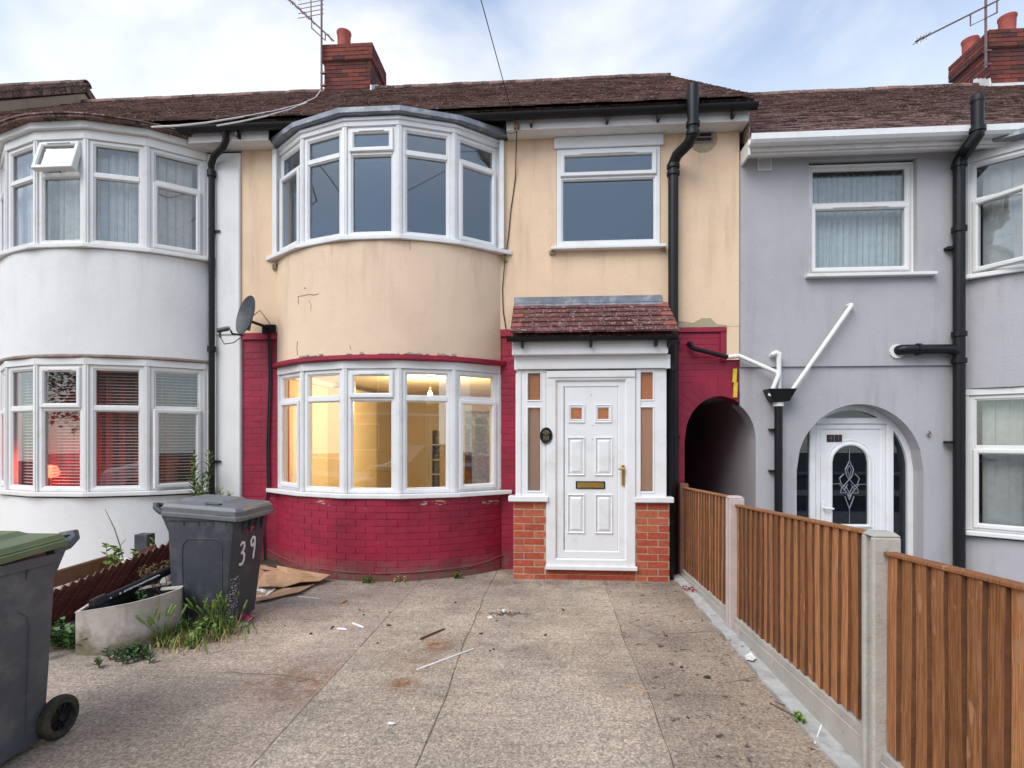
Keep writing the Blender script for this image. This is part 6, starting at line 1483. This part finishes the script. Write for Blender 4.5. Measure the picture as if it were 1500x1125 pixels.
# enamel trough full of rubbish
TPc = [Vector(p) for p in ((-3.36,3.64),(-3.20,3.648),(-3.02,3.69),(-2.92,3.77),(-2.86,3.90),(-2.85,4.02),(-2.92,4.12),(-3.10,4.15),(-3.14,4.40),(-3.46,4.30),(-3.52,3.95))]
TP = []
for i in range(len(TPc)):
    p0_, p1_, p2_, p3_ = TPc[i-1], TPc[i], TPc[(i+1)%len(TPc)], TPc[(i+2)%len(TPc)]
    if 1 <= i <= 5:
        for t in (0, .25, .5, .75): TP.append(.5*(2*p1_ + (p2_-p0_)*t + (2*p0_-5*p1_+4*p2_-p3_)*t*t + (3*p1_-p0_-3*p2_+p3_)*t**3))
    else: TP.append(p1_)
tr_ = thing('trough', 'stained off-white curved tub full of rubbish in front of the black bin', 'tub', (-3.1, 3.9, 0))
tz = lambda x: .305 + (x+3.36)*.15
cen = sum(TP, Vector((0,0)))/len(TP); mb = MB(); k = len(TP); ins = [p+(cen-p).normalized()*.022 for p in TP]
for L_, z in ((TP, lambda p: -.01), (TP, lambda p: tz(p.x)-.01), ([p+(cen-p).normalized()*-.006 for p in TP], lambda p: tz(p.x)), (ins, lambda p: tz(p.x)), (ins, lambda p: tz(p.x)-.02)):
    mb.v += [(p.x,p.y,z(p)) for p in L_]
for i in range(4):
    for q in range(k): mb.f.append((i*k+q, i*k+(q+1)%k, (i+1)*k+(q+1)%k, (i+1)*k+q))
P('shell', mb, 'trough_enamel', tr_, smooth=True)
ln_b = MB(); ln_b.v = [(p.x,p.y,tz(p.x)-.018) for p in ins]+[(p.x,p.y,.03) for p in ins]; ln_b.f = [(q,(q+1)%k,k+(q+1)%k,k+q) for q in range(k)]+[tuple(range(k,2*k))]
P('dark_lining', ln_b, 'black_plastic', tr_)  # near-black lining added to darken the inside of the tub
P('seam', MB().box(-3.055,-3.048,3.684,3.69,0,tz(-3.05)-.01), 'chimney_mortar', tr_)
mb = MB(); r = random.Random(4)
g0 = 9
for i in range(g0+1):
    for j in range(g0+1):
        u, v_ = i/g0, j/g0; a = Vector((-3.34,3.69)).lerp(Vector((-2.93,3.86)), u); b_ = Vector((-3.46,4.24)).lerp(Vector((-3.14,4.34) if j > 5 else (-2.98,4.1)), u); p = a.lerp(b_, v_)
        mb.v.append((p.x, p.y, .07+r.uniform(0,.06)))
for i in range(g0):
    for j in range(g0): mb.f.append((i*(g0+1)+j, i*(g0+1)+j+1, (i+1)*(g0+1)+j+1, (i+1)*(g0+1)+j))
P('rubbish_filling', mb, 'hedge_dark', tr_, stuff=True)
def crumple(cx, cy, cz, w, d, h, rot, seed, mat, name, label, cat, group=None, n=7, th=.002):
    r = random.Random(seed); mb = MB()
    for i in range(n+1):
        for j in range(n+1):
            u, v_ = i/n-.5, j/n-.5
            mb.v.append((u*w*(1+r.uniform(-.06,.06)), v_*d*(1+r.uniform(-.06,.06)), h*(.5+.5*math.sin(u*5+seed)*math.cos(v_*4+seed*2))+r.uniform(0,h*.3)))
    for i in range(n):
        for j in range(n): mb.f.append((i*(n+1)+j, (i+1)*(n+1)+j, (i+1)*(n+1)+j+1, i*(n+1)+j+1))
    mb.xf(Matrix.Translation((cx,cy,cz)) @ Matrix.Rotation(rot,4,'Z'))
    o = single(name, mb, mat, label, cat, group); s_ = o.modifiers.new('sheet','SOLIDIFY'); s_.thickness = th; s_.offset = 1; return o
bagp = onz(190, 888, .24)
bag = crumple(-3.17, 3.76, .235, .22, .12, .05, .15, 3, 'paper', 'plastic_bag', 'white plastic bag with blue scrawl poking out of the tub', 'bag')
mb = MB()
for i, (x, s_) in enumerate(((-.06,1),(-.02,-1),(.02,1),(.05,-1))): mb.tube([(x-3.17,3.735,.300),(x-3.155,3.74,.308+.008*s_),(x-3.14,3.735,.300),(x-3.15,3.73,.296)], .004, 5)
simple('ink_blue', (0.02,0.08,0.4), 0.5); P('blue_print', mb, 'ink_blue', bag, stuff=True)
# flaking black pipe lying across it
p0, p1 = Vector((-3.28,3.72,.335)), Vector((-3.12,4.33,.46))
gp = thing('old_pipe', 'flaking black iron pipe with open socket resting across the tub', 'pipe', p0)
P('pipe', MB().tube([p0, p1], .035, 14), 'black_plastic', gp, smooth=True)
d = (p1-p0).normalized(); P('socket', MB().tube([p0-d*.02,p0-d*.015,p0+d*.075,p0+d*.08], [.040,.05,.05,.038], 16, False).tube([p0+d*.05,p0-d*.02],.036,12,True), 'black_plastic', gp, smooth=True)
fl = MB(); r = random.Random(2)
for i in range(28):
    t = r.uniform(.1,.75); c = p0.lerp(p1,t)+Vector((.031,-.012,.012)); w = r.uniform(.006,.022); fl.hexa([tuple(c+d*a+Vector((o_,0,b))) for a,b,o_ in ((-w,-.006,0),(w,-.005,0),(w,-.005,.003),(-w,-.006,.003),(-w*.8,.006,0),(w*.6,.005,0),(w*.6,.005,.003),(-w*.8,.006,.003))])
P('flaking_paint', fl, 'paint_white', gp, stuff=True)
# collapsed picket panel, boards leaning
bf = thing('broken_fence', 'collapsed dark red fence panel leaning behind the tub', 'fence', (-3.75, 4.3, 0))
T0, T1 = Vector((-4.05,3.93,.26)), Vector((-3.36,4.80,.63)); T = (T1-T0)
rbm = []
for k in range(4):
    rbm.append(mesh_of('board', MB().hexa([(-.032,-.008,-1),(.032,-.006,-1),(.032,.006,-1),(-.032,.008,-1),(-.032,-.008,0),(.032,-.006,-.012),(.032,.006,-.012),(-.032,.008,0)]), 'plank_red'))
nb = 22; lean = Vector((.42,.28,.86)).normalized(); along = Vector((T.x,T.y,0)).normalized()
xa = (along - lean*along.dot(lean)).normalized(); ya = lean.cross(xa)
for i in range(nb):
    t = i/(nb-1); p = T0 + T*t; ln_ = min(1.05, (p.z+.02)/lean.z)
    Mr = Matrix((xa, ya, lean)).transposed().to_4x4()
    o = bpy.data.objects.new('board', rbm[i%4]); C.objects.link(o); o.parent = bf
    o.matrix_local = Matrix.Translation(p-ORG[bf]) @ Mr @ Matrix.Rotation(R(14+random.uniform(-3,3)),4,'Z') @ Matrix.Diagonal((1.0,1,ln_,1))
m0, m1 = T0-lean*.10+ya*.03, T1-lean*.10+ya*.03
P('cross_rail', MB().tube([m0-T*.02, m1], .022, 6), 'plank_red', bf)
a, b = at(86,848,4.75), at(172,822,5.2)
pk = MB(); dd = (b-a).normalized(); up_ = Vector((0,-.55,.8)).normalized()*.085; th_ = Vector((0,.03,.02))
pk.hexa([a-dd*.5-up_,b-up_,b-up_+th_,a-dd*.5-up_+th_,a-dd*.5+up_,b+up_,b+up_+th_,a-dd*.5+up_+th_])
single('plank', pk, 'plank_brown', 'weathered brown plank propped behind the collapsed red panel', 'plank', bev=.004)
q = at(215, 812, 5.15); pk = MB().box(-.10,.10,-.03,.03,-.06,.06).xf(Matrix.Translation(q) @ Matrix.Rotation(R(-28),4,'Y') @ Matrix.Rotation(R(20),4,'Z'))
pk.box(q.x-.02,q.x+.03,q.y,q.y+.04,0,q.z)
single('timber_offcut', pk, 'plank_red', 'dark red timber offcut standing in the weeds by the white wall', 'timber', bev=.004)
q = at(211, 808, 5.55); single('dark_block', MB().box(q.x-.075,q.x+.075,5.50,5.62,0,at(211,782,5.55).z), 'bin_black', 'dark square block standing against the white wall behind the weeds', 'block', bev=.006)
q = at(205, 822, 5.4); single('white_board', MB().box(q.x-.25,q.x+.3,5.40,5.46,0,q.z+.02), 'white_wood', 'white board edge lying under the bow window of the white house', 'board', bev=.004)

# plants
def blade(mb, base, ang, h, lean_, w, n=4, curl=1.6):
    dx_, dy_ = math.cos(ang), math.sin(ang); sx_, sy_ = -dy_*w, dx_*w; L_ = []
    for i in range(n+1):
        t = i/n; o_ = lean_*t**curl; z = h*t*(1-.25*(lean_/h)*t); k_ = 1-t**1.5
        L_.append(((base[0]+dx_*o_-sx_*k_, base[1]+dy_*o_-sy_*k_, base[2]+z), (base[0]+dx_*o_+sx_*k_, base[1]+dy_*o_+sy_*k_, base[2]+z)))
    vs = [p for q in L_ for p in q]; mb.add(vs, [(2*i,2*i+1,2*i+3,2*i+2) for i in range(n)])
    return L_[-1][0]
def leaf(mb, p, d, l, w, droop=.2):
    d = Vector(d).normalized(); s_ = d.cross(Vector((0,0,1))); s_ = s_.normalized() if s_.length > .01 else Vector((1,0,0)); p = Vector(p); n = Vector((0,0,1))
    a, b, c, e = p, p+d*l*.35+s_*w+n*l*.05, p+d*l-n*l*droop, p+d*l*.35-s_*w+n*l*.05; m = p+d*l*.45-n*w*.3
    mb.add([a,b,c,e,m], [(0,4,1),(1,4,2),(2,4,3),(3,4,0)])
def tuft(label, x, y, n, h, spread, mats, seed, heads=0, z=0.0, name='grass_tuft'):
    r = random.Random(seed); t = thing(name, label, 'weeds', (x,y,z))
    for mat, frac, hh, nm in mats:
        mb = MB()
        for i in range(int(n*frac)):
            a = r.uniform(0,6.28); rr = abs(r.gauss(0,spread)); tip = blade(mb, (x+rr*math.cos(a), y+rr*math.sin(a)*.7, z), r.uniform(0,6.28), h*hh*r.uniform(.5,1.1), h*r.uniform(.1,.8), r.uniform(.003,.0065))
        P(nm, mb, mat, t, stuff=True)
    if heads:
        mb = MB()
        for i in range(heads):
            a = r.uniform(-2.6,1.2); ln_ = h*r.uniform(.5,1.0); b = Vector((x+r.gauss(0,spread*.6), y+r.gauss(0,spread*.5), z)); e = b+Vector((math.cos(a)*ln_*.55, math.sin(a)*ln_*.35-.03, h*r.uniform(.85,1.25))); m = b.lerp(e,.6)+Vector((0,0,h*.16))
            mb.tube([b,m,e], .002, 5); d_ = (e-m).normalized(); mb.tube([e,e+d_*.02,e+d_*.08,e+d_*.10-Vector((0,0,.01))], [.003,.009,.007,.001], 6)
        P('seed_head', mb, 'leaf_green', t, stuff=True)
    return t
q = onz(312, 925); tuft('bright green seeding grass and dry straw at the foot of the black bin', q.x, q.y, 520, .20, .14, [('leaf_green',.5,1.0,'green_blades'),('leaf_dark',.15,.7,'dark_blades'),('straw',.35,.8,'straw_blades')], 1, 26)
q = onz(262, 940); tuft('straw coloured dry grass spilling in front of the tub onto the drive', q.x+.08, q.y-.02, 420, .10, .17, [('straw',.75,1.0,'straw_blades'),('leaf_green',.25,1.4,'green_blades')], 2)
q = onz(240, 935); tuft('thin pale grass growing against the curved front of the tub', -2.87, 3.84, 90, .20, .06, [('leaf_green',.8,1.0,'green_blades'),('straw',.2,.8,'straw_blades')], 3, 10)
def weed(label, x, y, h, nl, l, w, mat, seed, z=0.0, cat='plant', stems=1, sp=0.0, mat2=None):
    r = random.Random(seed); t = thing('weed', label, cat, (x,y,z)); st = MB(); fo = MB()
    for s_ in range(stems):
        bx, by = x+r.gauss(0,sp), y+r.gauss(0,sp); hh = h*r.uniform(.65,1.05); tip = Vector((bx+r.uniform(-.12,.12)*hh*2, by+r.uniform(-.1,.1)*hh, z+hh)); mid = Vector((bx,by,z)).lerp(tip,.5)+Vector((r.uniform(-.02,.02),0,0)); st.tube([(bx,by,z),mid,tip], [.005,.004,.002], 5)
        for i in range(nl):
            f = (i+.5)/nl; p = Vector((bx,by,z)).lerp(mid,f*2) if f < .5 else mid.lerp(tip,(f-.5)*2); a = i*2.4+r.uniform(-.4,.4)
            leaf(fo, p, (math.cos(a), math.sin(a), .55+.4*f), l*(1.1-.5*f)*r.uniform(.7,1.2), w, .1)
    P('stem', st, 'leaf_dark', t); P('leaves', fo, mat, t, stuff=True); return t
q = at(297, 715, 6.05); weed('tall leafy green weed growing up by the black rain pipe above the bin', q.x, 6.0, 1.30, 70, .15, .017, 'leaf_green', 11, .0, stems=4, sp=.05)
q = at(329, 715, 6.1); weed('shorter leafy weed beside the pilaster edge above the black bin', q.x, 6.05, 1.14, 60, .13, .018, 'leaf_green', 12, .0, stems=3, sp=.04)
q = at(236, 812, 5.2); weed('small upright green weed next to the dark block', q.x, 5.0, .62, 26, .09, .014, 'leaf_green', 13, stems=1)
q = at(182, 832, 5.1); weed('broad leaved ivy weed sprouting behind the collapsed panel', q.x, 4.95, .50, 16, .10, .04, 'leaf_green', 14, stems=4, sp=.08)
q = onz(100, 925); weed('dark ground weeds in the gap behind the green lidded bin', -3.55, 3.75, .13, 12, .07, .026, 'leaf_dark', 15, .03, stems=22, sp=.14)
q = onz(205, 962); weed('low dark green nettles along the bottom of the tub', -2.93, 3.60, .085, 9, .05, .018, 'leaf_dark', 16, 0, stems=20, sp=.075)
weed('small dark plant growing out of the rubbish in the tub', -3.02, 3.93, .24, 10, .06, .022, 'leaf_dark', 17, .16, stems=3, sp=.03)
for i, (x_, y_, h_, s_) in enumerate(((540,852,.09,.05),(585,850,.07,.03),(672,846,.06,.03))):
    q = onz(x_, y_); weed(['scrubby green weed at the foot of the bow, below its dark vent','wispy weed at the middle of the crimson bow foot','tiny green weed at the porch end of the crimson bow'][i], q.x, q.y-.02, h_, 8, .035, .012, 'leaf_green' if i != 1 else 'straw', 20+i, 0, stems=10, sp=s_)
q = onz(1172,1056); weed('single moss green sprout beside the concrete strip', q.x, q.y, .04, 9, .03, .010, 'leaf_green', 27, 0, stems=7, sp=.015)
weed('tangle of broad green weeds among the grass by the black bin', -2.70, 4.02, .13, 12, .06, .02, 'leaf_green', 33, 0, stems=16, sp=.09)
# dead hydrangea heads
r = random.Random(6); t = thing('dead_flower_heads', 'dried brown flower heads drooping over the red panel beside the bin', 'dead plant', (-3.25,4.3,0)); st = MB(); hd = MB()
for i in range(9):
    c = Vector((-3.36+.05*i+r.uniform(-.03,.03), 4.26+.02*i+r.uniform(-.05,.05), .40+.012*i+r.uniform(-.03,.05))); st.tube([(-3.2+r.uniform(-.05,.05),4.4,.05),c], .004, 5)
    for k in range(70):
        v_ = Vector((r.gauss(0,1),r.gauss(0,1),r.gauss(0,1))).normalized()*r.uniform(.025,.045); leaf(hd, c+v_*.9, v_+Vector((r.uniform(-.02,.02),)*3), .018, .008)
P('stem', st, 'twig', t); P('flower_head', hd, 'dry_flower', t, stuff=True)
q = at(160,745,5.65); single('bare_stem', MB().tube([at(183,835,5.5),at(176,800,5.6),at(168,775,5.65),at(154,746,5.7)], [.008,.007,.006,.003], 6).tube([at(176,800,5.6),at(184,790,5.6)], .003,5), 'twig', 'single bare dead stem standing against the white wall', 'plant')
q = onz(228, 930)

# cardboard and rubbish by the wall
def sheet(name, poly, z, t, mat, label, cat, group=None, wav=.01, seed=1):
    r = random.Random(seed); n = len(poly); c = Vector((sum(p[0] for p in poly)/n, sum(p[1] for p in poly)/n))
    mb = MB(); rings = [1.0,.7,.35]
    for f in rings:
        for i, p in enumerate(poly): q_ = c.lerp(Vector(p), f); mb.v.append((q_.x, q_.y, z + wav*(.5+.5*math.sin(q_.x*14+seed)*math.cos(q_.y*11+seed)) + (wav*.6 if f > .9 and i % 2 else 0)))
    mb.v.append((c.x,c.y,z+wav)); 
    for a in range(len(rings)-1):
        for i in range(n): mb.f.append((a*n+i, a*n+(i+1)%n, (a+1)*n+(i+1)%n, (a+1)*n+i))
    for i in range(n): mb.f.append(((len(rings)-1)*n+i, (len(rings)-1)*n+(i+1)%n, len(rings)*n))
    o = single(name, mb, mat, label, cat, group); s_ = o.modifiers.new('sheet','SOLIDIFY'); s_.thickness = t; s_.offset = 1; return o
G = lambda *ps: [tuple(onz(x,y)[:2]) for x,y in ps]
sheet('cardboard', G((374,868),(376,838),(400,834),(420,842),(445,843),(484,852),(468,858),(440,864),(415,866),(395,870)), .035, .006, 'cardboard', 'large torn brown cardboard sheet lying between the bin and the crimson wall', 'cardboard', 'torn cardboard', .035, 1)
sheet('cardboard', G((372,886),(372,872),(400,866),(430,866),(462,858),(440,872),(414,876),(396,882)), .014, .006, 'cardboard', 'smaller torn cardboard piece under the big sheet', 'cardboard', 'torn cardboard', .015, 2)
sheet('paper_sheet', G((366,880),(371,861),(395,860),(404,868),(390,878)), .022, .003, 'paper', 'white paper sheet half under the cardboard by the bin', 'paper', None, .02, 3)
sheet('paper_sheet', G((344,915),(352,910),(366,912),(362,918),(350,920)), .004, .003, 'paper', 'scrap of white paper in front of the black bin', 'paper', None, .01, 4)
q = onz(357, 911); cn = thing('crushed_cup', 'crushed magenta cup lying on its side by the bin', 'cup', (q.x,q.y,0))
M = Matrix.Translation((q.x,q.y,.035)) @ Matrix.Rotation(R(-25),4,'Z') @ Matrix.Rotation(R(82),4,'Y') @ Matrix.Diagonal((.62,1,1,1))
P('cup_wall', MB().lathe([(.030,.10),(.036,.05),(.046,-.04),(.044,-.04),(.030,.09),(0,.09)], 0,0,0,16).xf(M), 'pink_tin', cn, smooth=True)
P('cup_inside', MB().lathe([(.0,-.02),(.0435,-.036),(.046,-.041),(.0438,-.039)],0,0,0,16).xf(M), 'paper', cn)
def stick(name, label, cat, p, q_, r_, mat, group=None, mid=0):
    a, b = onz(*p, r_), onz(*q_, r_); m = a.lerp(b,.5)+Vector((mid,mid*.3,0)); single(name, MB().tube([a,m,b], [r_,r_,r_*.7], 6), mat, label, cat, group)
stick('white_rod', 'long thin white plastic rod lying across the driveway', 'rod', (611,981), (694,950), .007, 'paint_white')
stick('stick', 'reddish wooden stick on the driveway above the white rod', 'stick', (616,936), (651,921), .009, 'plank_red')
stick('stick', 'pale splinter lying by the joint of the driveway in front of the porch', 'stick', (918,1003), (949,1013), .005, 'cardboard')
stick('white_strip', 'short white strip, lower of two beyond the driveway joint', 'strip', (494,921), (508,922), .010, 'paint_white', 'white plastic scraps')
stick('white_strip', 'short white strip, higher of two beyond the driveway joint', 'strip', (517,913), (533,919), .009, 'paint_white', 'white plastic scraps')
stick('white_strip', 'thin white strip on the ground by the cardboard', 'strip', (437,874), (468,877), .007, 'paint_white', 'white plastic scraps', .01)
stick('white_strip', 'white tapered strip lying on the concrete strip by the fence', 'strip', (1206,1056), (1194,1088), .007, 'paint_white', 'white plastic scraps')
stick('twig', 'brown twig pointing at the moss sprout near the fence', 'twig', (1128,1030), (1170,1052), .005, 'twig')
stick('twig', 'dry twig at the edge of the driveway just below the other twig', 'twig', (1135,1028), (1180,1050), .003, 'twig', None, .03)
stick('stick', 'tan stick lying just in front of the bow at its middle', 'stick', (500,883), (508,879), .010, 'cardboard')
sheet('paper_scrap', G((566,1063),(570,1060),(580,1062),(576,1064)), .004, .002, 'paint_white', 'small white scrap on the middle slab near the bottom edge', 'paper', 'paper scraps', .008, 5)
sheet('paper_scrap', G((1091,965),(1100,963),(1108,969),(1103,975),(1093,971)), .014, .002, 'paper', 'crumpled pale wrapper on the concrete strip by the pinkish post', 'paper', 'paper scraps', .02, 6)
sheet('paper_scrap', G((713,905),(718,903),(723,906),(716,908)), .004, .002, 'paper', 'bluish scrap beside the little heap of leaves', 'paper', 'paper scraps', .005, 7)
q = onz(738,897); single('bottle_cap', MB().lathe([(.0,0),(.018,0),(.018,.022),(.0,.022)], q.x, q.y, .002, 14), 'paint_white', 'small white bottle cap on the leaf litter line', 'cap', bev=.002)
r = random.Random(12); mb = MB()
for i in range(110):
    p = onz(742+r.gauss(0,16), 900+r.gauss(0,1.6)); leaf(mb, (p.x,p.y,.006+r.uniform(0,.008)), (r.uniform(-1,1),r.uniform(-1,1),.1), .022, .006)
o = single('leaf_litter', mb, 'twig', 'thin line of brown leaf litter on the slab before the porch', 'leaf litter', kind='stuff')
mb = MB()
for px0, py0, n_, sx_, sy_ in ((1010,862,40,16,4),(560,856,120,90,3),(870,855,60,70,2),(1085,930,40,40,16),(400,905,60,60,12)):
    for i in range(n_):
        p = onz(px0+r.gauss(0,sx_), py0+abs(r.gauss(0,sy_))); leaf(mb, (p.x,p.y,.012+r.uniform(0,.008)), (r.uniform(-1,1),r.uniform(-1,1),.1), r.uniform(.01,.03), .007)
single('leaf_litter', mb, 'twig', 'scattered brown leaf crumbs along the foot of the walls', 'leaf litter', kind='stuff')
peb = []
for k in range(3):
    m_ = MB(); b_ = bmesh.new(); bmesh.ops.create_icosphere(b_, subdivisions=1, radius=1)
    rr = random.Random(k)
    m_.v = [tuple(v.co*(1+rr.uniform(-.25,.25))) for v in b_.verts]; m_.f = [tuple(v.index for v in f.verts) for f in b_.faces]; b_.free(); peb.append(mesh_of('dropping', m_, 'tyre'))
spots = [(432,867),(455,929),(486,921),(487,919),(527,894),(533,901),(571,897),(570,917),(553,943),(667,883),(704,897),(705,929),(718,954),(723,952),(746,917),(824,893),(793,858),(1042,904),(1029,909),(1066,930),(1036,993),(976,932),(998,978),(825,895),(873,879),(799,931),(728,910),(1008,1052)]
ORD = 'first second third fourth fifth sixth seventh eighth ninth tenth eleventh twelfth'.split()
SL = [('the dark slab beside the bins', -1.40), ('the narrow pale slab', -.635), ('the wide slab before the porch', .57), ('the slab beside the fence', 9)]
rank = {}
for x_, y_ in sorted(spots, key=lambda q: q[1]):
    p = onz(x_, y_); i = next(k for k, (n_, e) in enumerate(SL) if p.x < e); rank.setdefault(i, []).append((x_, y_))
for si, lst in rank.items():
    for i, (x_, y_) in enumerate(lst):
        p = onz(x_, y_); s_ = random.uniform(.007,.014)
        if (x_, y_) in ((1042,904),(1036,993),(570,917)): s_ *= 1.6
        o = bpy.data.objects.new('moss_clump', peb[i%3]); C.objects.link(o); o.location = (p.x,p.y,s_*.35); o.scale = (s_*random.uniform(1,1.7), s_, s_*.65); o.rotation_euler = (0,0,random.uniform(0,6))
        tag(o, f'dark moss crumb on {SL[si][0]}, {ORD[i]} counting from the house', 'moss', 'crumbs of moss on the driveway')
gr_m = MB(); r = random.Random(77)
for i in range(1500):
    x, y = r.uniform(-3.0,1.33), r.uniform(1.9,5.9); s_ = r.uniform(.0015,.0045); z = r.uniform(0,.002)+.002
    gr_m.add([(x-s_,y,z),(x,y-s_,z),(x+s_,y,z),(x,y+s_,z),(x,y,z+s_)], [(0,1,4),(1,2,4),(2,3,4),(3,0,4)])
o = single('grit', gr_m, 'new_concrete', 'loose pale grit scattered over the driveway', 'grit', kind='stuff')
# red leaves and shard in the corner by the fence
q = onz(1012,865); mb = MB()
for i in range(20): leaf(mb, (q.x+r.gauss(0,.05),q.y+r.gauss(0,.06),.02), (r.uniform(-1,1),r.uniform(-1,1),.1), .05, .014)
single('red_leaves', mb, 'terracotta', 'few reddish dead leaves in the corner between porch and fence', 'leaves', kind='stuff')

# ================================================================ across the street (seen only as reflections in the panes)
opp = thing('terraced_house', 'pale house across the street behind the viewpoint, seen reflected in panes', 'house', (-1, -14, 0), group='houses across the street')
xs_ = [(-9.5,-8.2,.9,2.2),(-9.5,-8.2,3.4,4.6),(-4.6,-3.2,.9,2.3),(-4.6,-3.2,3.4,4.6),(-1.6,-.7,3.4,4.4),(1.2,2.4,3.4,4.6),(1.2,2.4,.9,2.2)]
P('rendered_wall', wall_cells(MB(), -11, 9, -.3, 5.2, -14.3, -14.0, xs_), 'opposite_brick', opp)
for a, b, c, d_ in xs_:
    w_ = P('window', Fr((b,-14.0,c),(-1,0,0),(0,1,0)).ring(MB(), 0, b-a, 0, d_-c, .07, -.08, 0), 'white_upvc', opp); P('pane', MB().box(a,b,-14.08,-14.07,c,d_), 'glass_dark', w_); P('room_back', MB().box(a,b,-14.25,-14.24,c,d_), 'interior_wall_dark', w_)
P('roof', MB().extr_x([(-13.7,5.1),(-18,8.0),(-22,5.1)], -11.2, 9.2), 'roof_tile', opp)
P('floor_band', MB().box(-11, 9, -13.99, -13.97, 2.6, 2.75), 'white_wood', opp)
pole = thing('telegraph_pole', 'wooden telegraph pole behind the viewpoint carrying the phone line', 'pole', (-1.94,-8.05,-.1))
P('pole', MB().tube([(-1.94,-8.05,-.1),(-1.94,-8.05,6.9)], [.13,.09], 12), 'plank_brown', pole, smooth=True); P('cap', MB().tube([(-1.94,-8.05,6.2),(-1.94,-8.05,6.28)], .16, 12), 'black_plastic', pole)
def car(x, y, label, col):
    t = thing('parked_car', label, 'car', (x,y,-.13), group='cars parked along the street'); L_, W = 4.2, 1.7
    prof = [(-2.1,.35),(-2.05,.75),(-1.35,.92),(-.75,1.40),(.75,1.46),(1.55,1.0),(2.05,.92),(2.1,.4),(1.6,.22),(-1.6,.22)]
    def slab_(pr, w0, mat, nm):
        k = len(pr); mb = MB(); mb.v = [(x+a, y-w0*(.86 if b > 1 else 1), b-.13) for a,b in pr]+[(x+a, y+w0*(.86 if b > 1 else 1), b-.13) for a,b in pr]
        mb.f = [tuple(range(k)), tuple(range(2*k-1,k-1,-1))]+[(i,k+i,k+(i+1)%k,(i+1)%k) for i in range(k)]; return P(nm, mb, mat, t, bev=.03)
    b_ = slab_(prof, W/2, col, 'body'); slab_([(-1.22,.95),(-.70,1.36),(-.05,1.40),(-.05,.95)], W/2+.004, 'car_glass', 'window'); slab_([(.05,.95),(.05,1.40),(.70,1.41),(1.35,.98)], W/2+.004, 'car_glass', 'window')
    for dx_ in (-1.3, 1.3):
        for s_ in (-1, 1): P('wheel', MB().tube([(x+dx_,y+s_*.68,.18),(x+dx_,y+s_*.88,.18)], .31, 22), 'tyre', t, smooth=True)
    return t
car(-3.4, -4.8, 'pale parked car behind the viewpoint, reflected in the lower bow window', 'white_pipe'); car(4.2, -4.8, 'dark parked car behind the viewpoint near the grey house', 'car_paint')
# trees down the street and the hedge at the back, leaf by leaf
def foliage(mb, c, rx, ry, rz, n, l, seed):
    r = random.Random(seed)
    for i in range(n):
        v_ = Vector((r.gauss(0,1),r.gauss(0,1),r.gauss(0,1))).normalized()*r.uniform(.55,1.05); p = Vector((c[0]+v_.x*rx*(1+.2*math.sin(v_.z*7)), c[1]+v_.y*ry, c[2]+v_.z*rz)); leaf(mb, p, (r.uniform(-1,1),r.uniform(-1,1),r.uniform(-.6,.6)), l*r.uniform(.6,1.3), l*.35)
for i, (x_, y_, h_) in enumerate(((-14,-11,7),(-17,-12,8.5),(-20.5,-11,7.5))):
    t = thing('garden_tree', ['bushy tree across the street, nearest of three reflected','tallest tree across the street, middle of three reflected','rounded tree across the street, last of three reflected'][i], 'tree', (x_,y_,-.1), group='trees across the street')
    P('trunk', MB().tube([(x_,y_,-.1),(x_+.1,y_,h_*.4),(x_,y_,h_*.7)], [.2,.14,.06], 8), 'twig', t)
    mb = MB(); foliage(mb, (x_,y_,h_*.62), 1.9, 1.7, h_*.38, 1600, .28, i); P('crown', mb, 'leaf_dark', t, stuff=True)
hg = thing('garden_hedge', 'green hedge behind the house, glimpsed through the lit room', 'hedge', (-1.5,16.5,0))
mb = MB()
for k in range(8): foliage(mb, (-5+.8*k,16.6,1.4+.4*(k%2)), .8, .6, 1.9, 900, .16, 50+k)
P('foliage', mb, 'leaf_green', hg, stuff=True); P('branches', MB().box(-5.6,1.2,16.75,16.95,-.4,3.0), 'hedge_dark', hg)
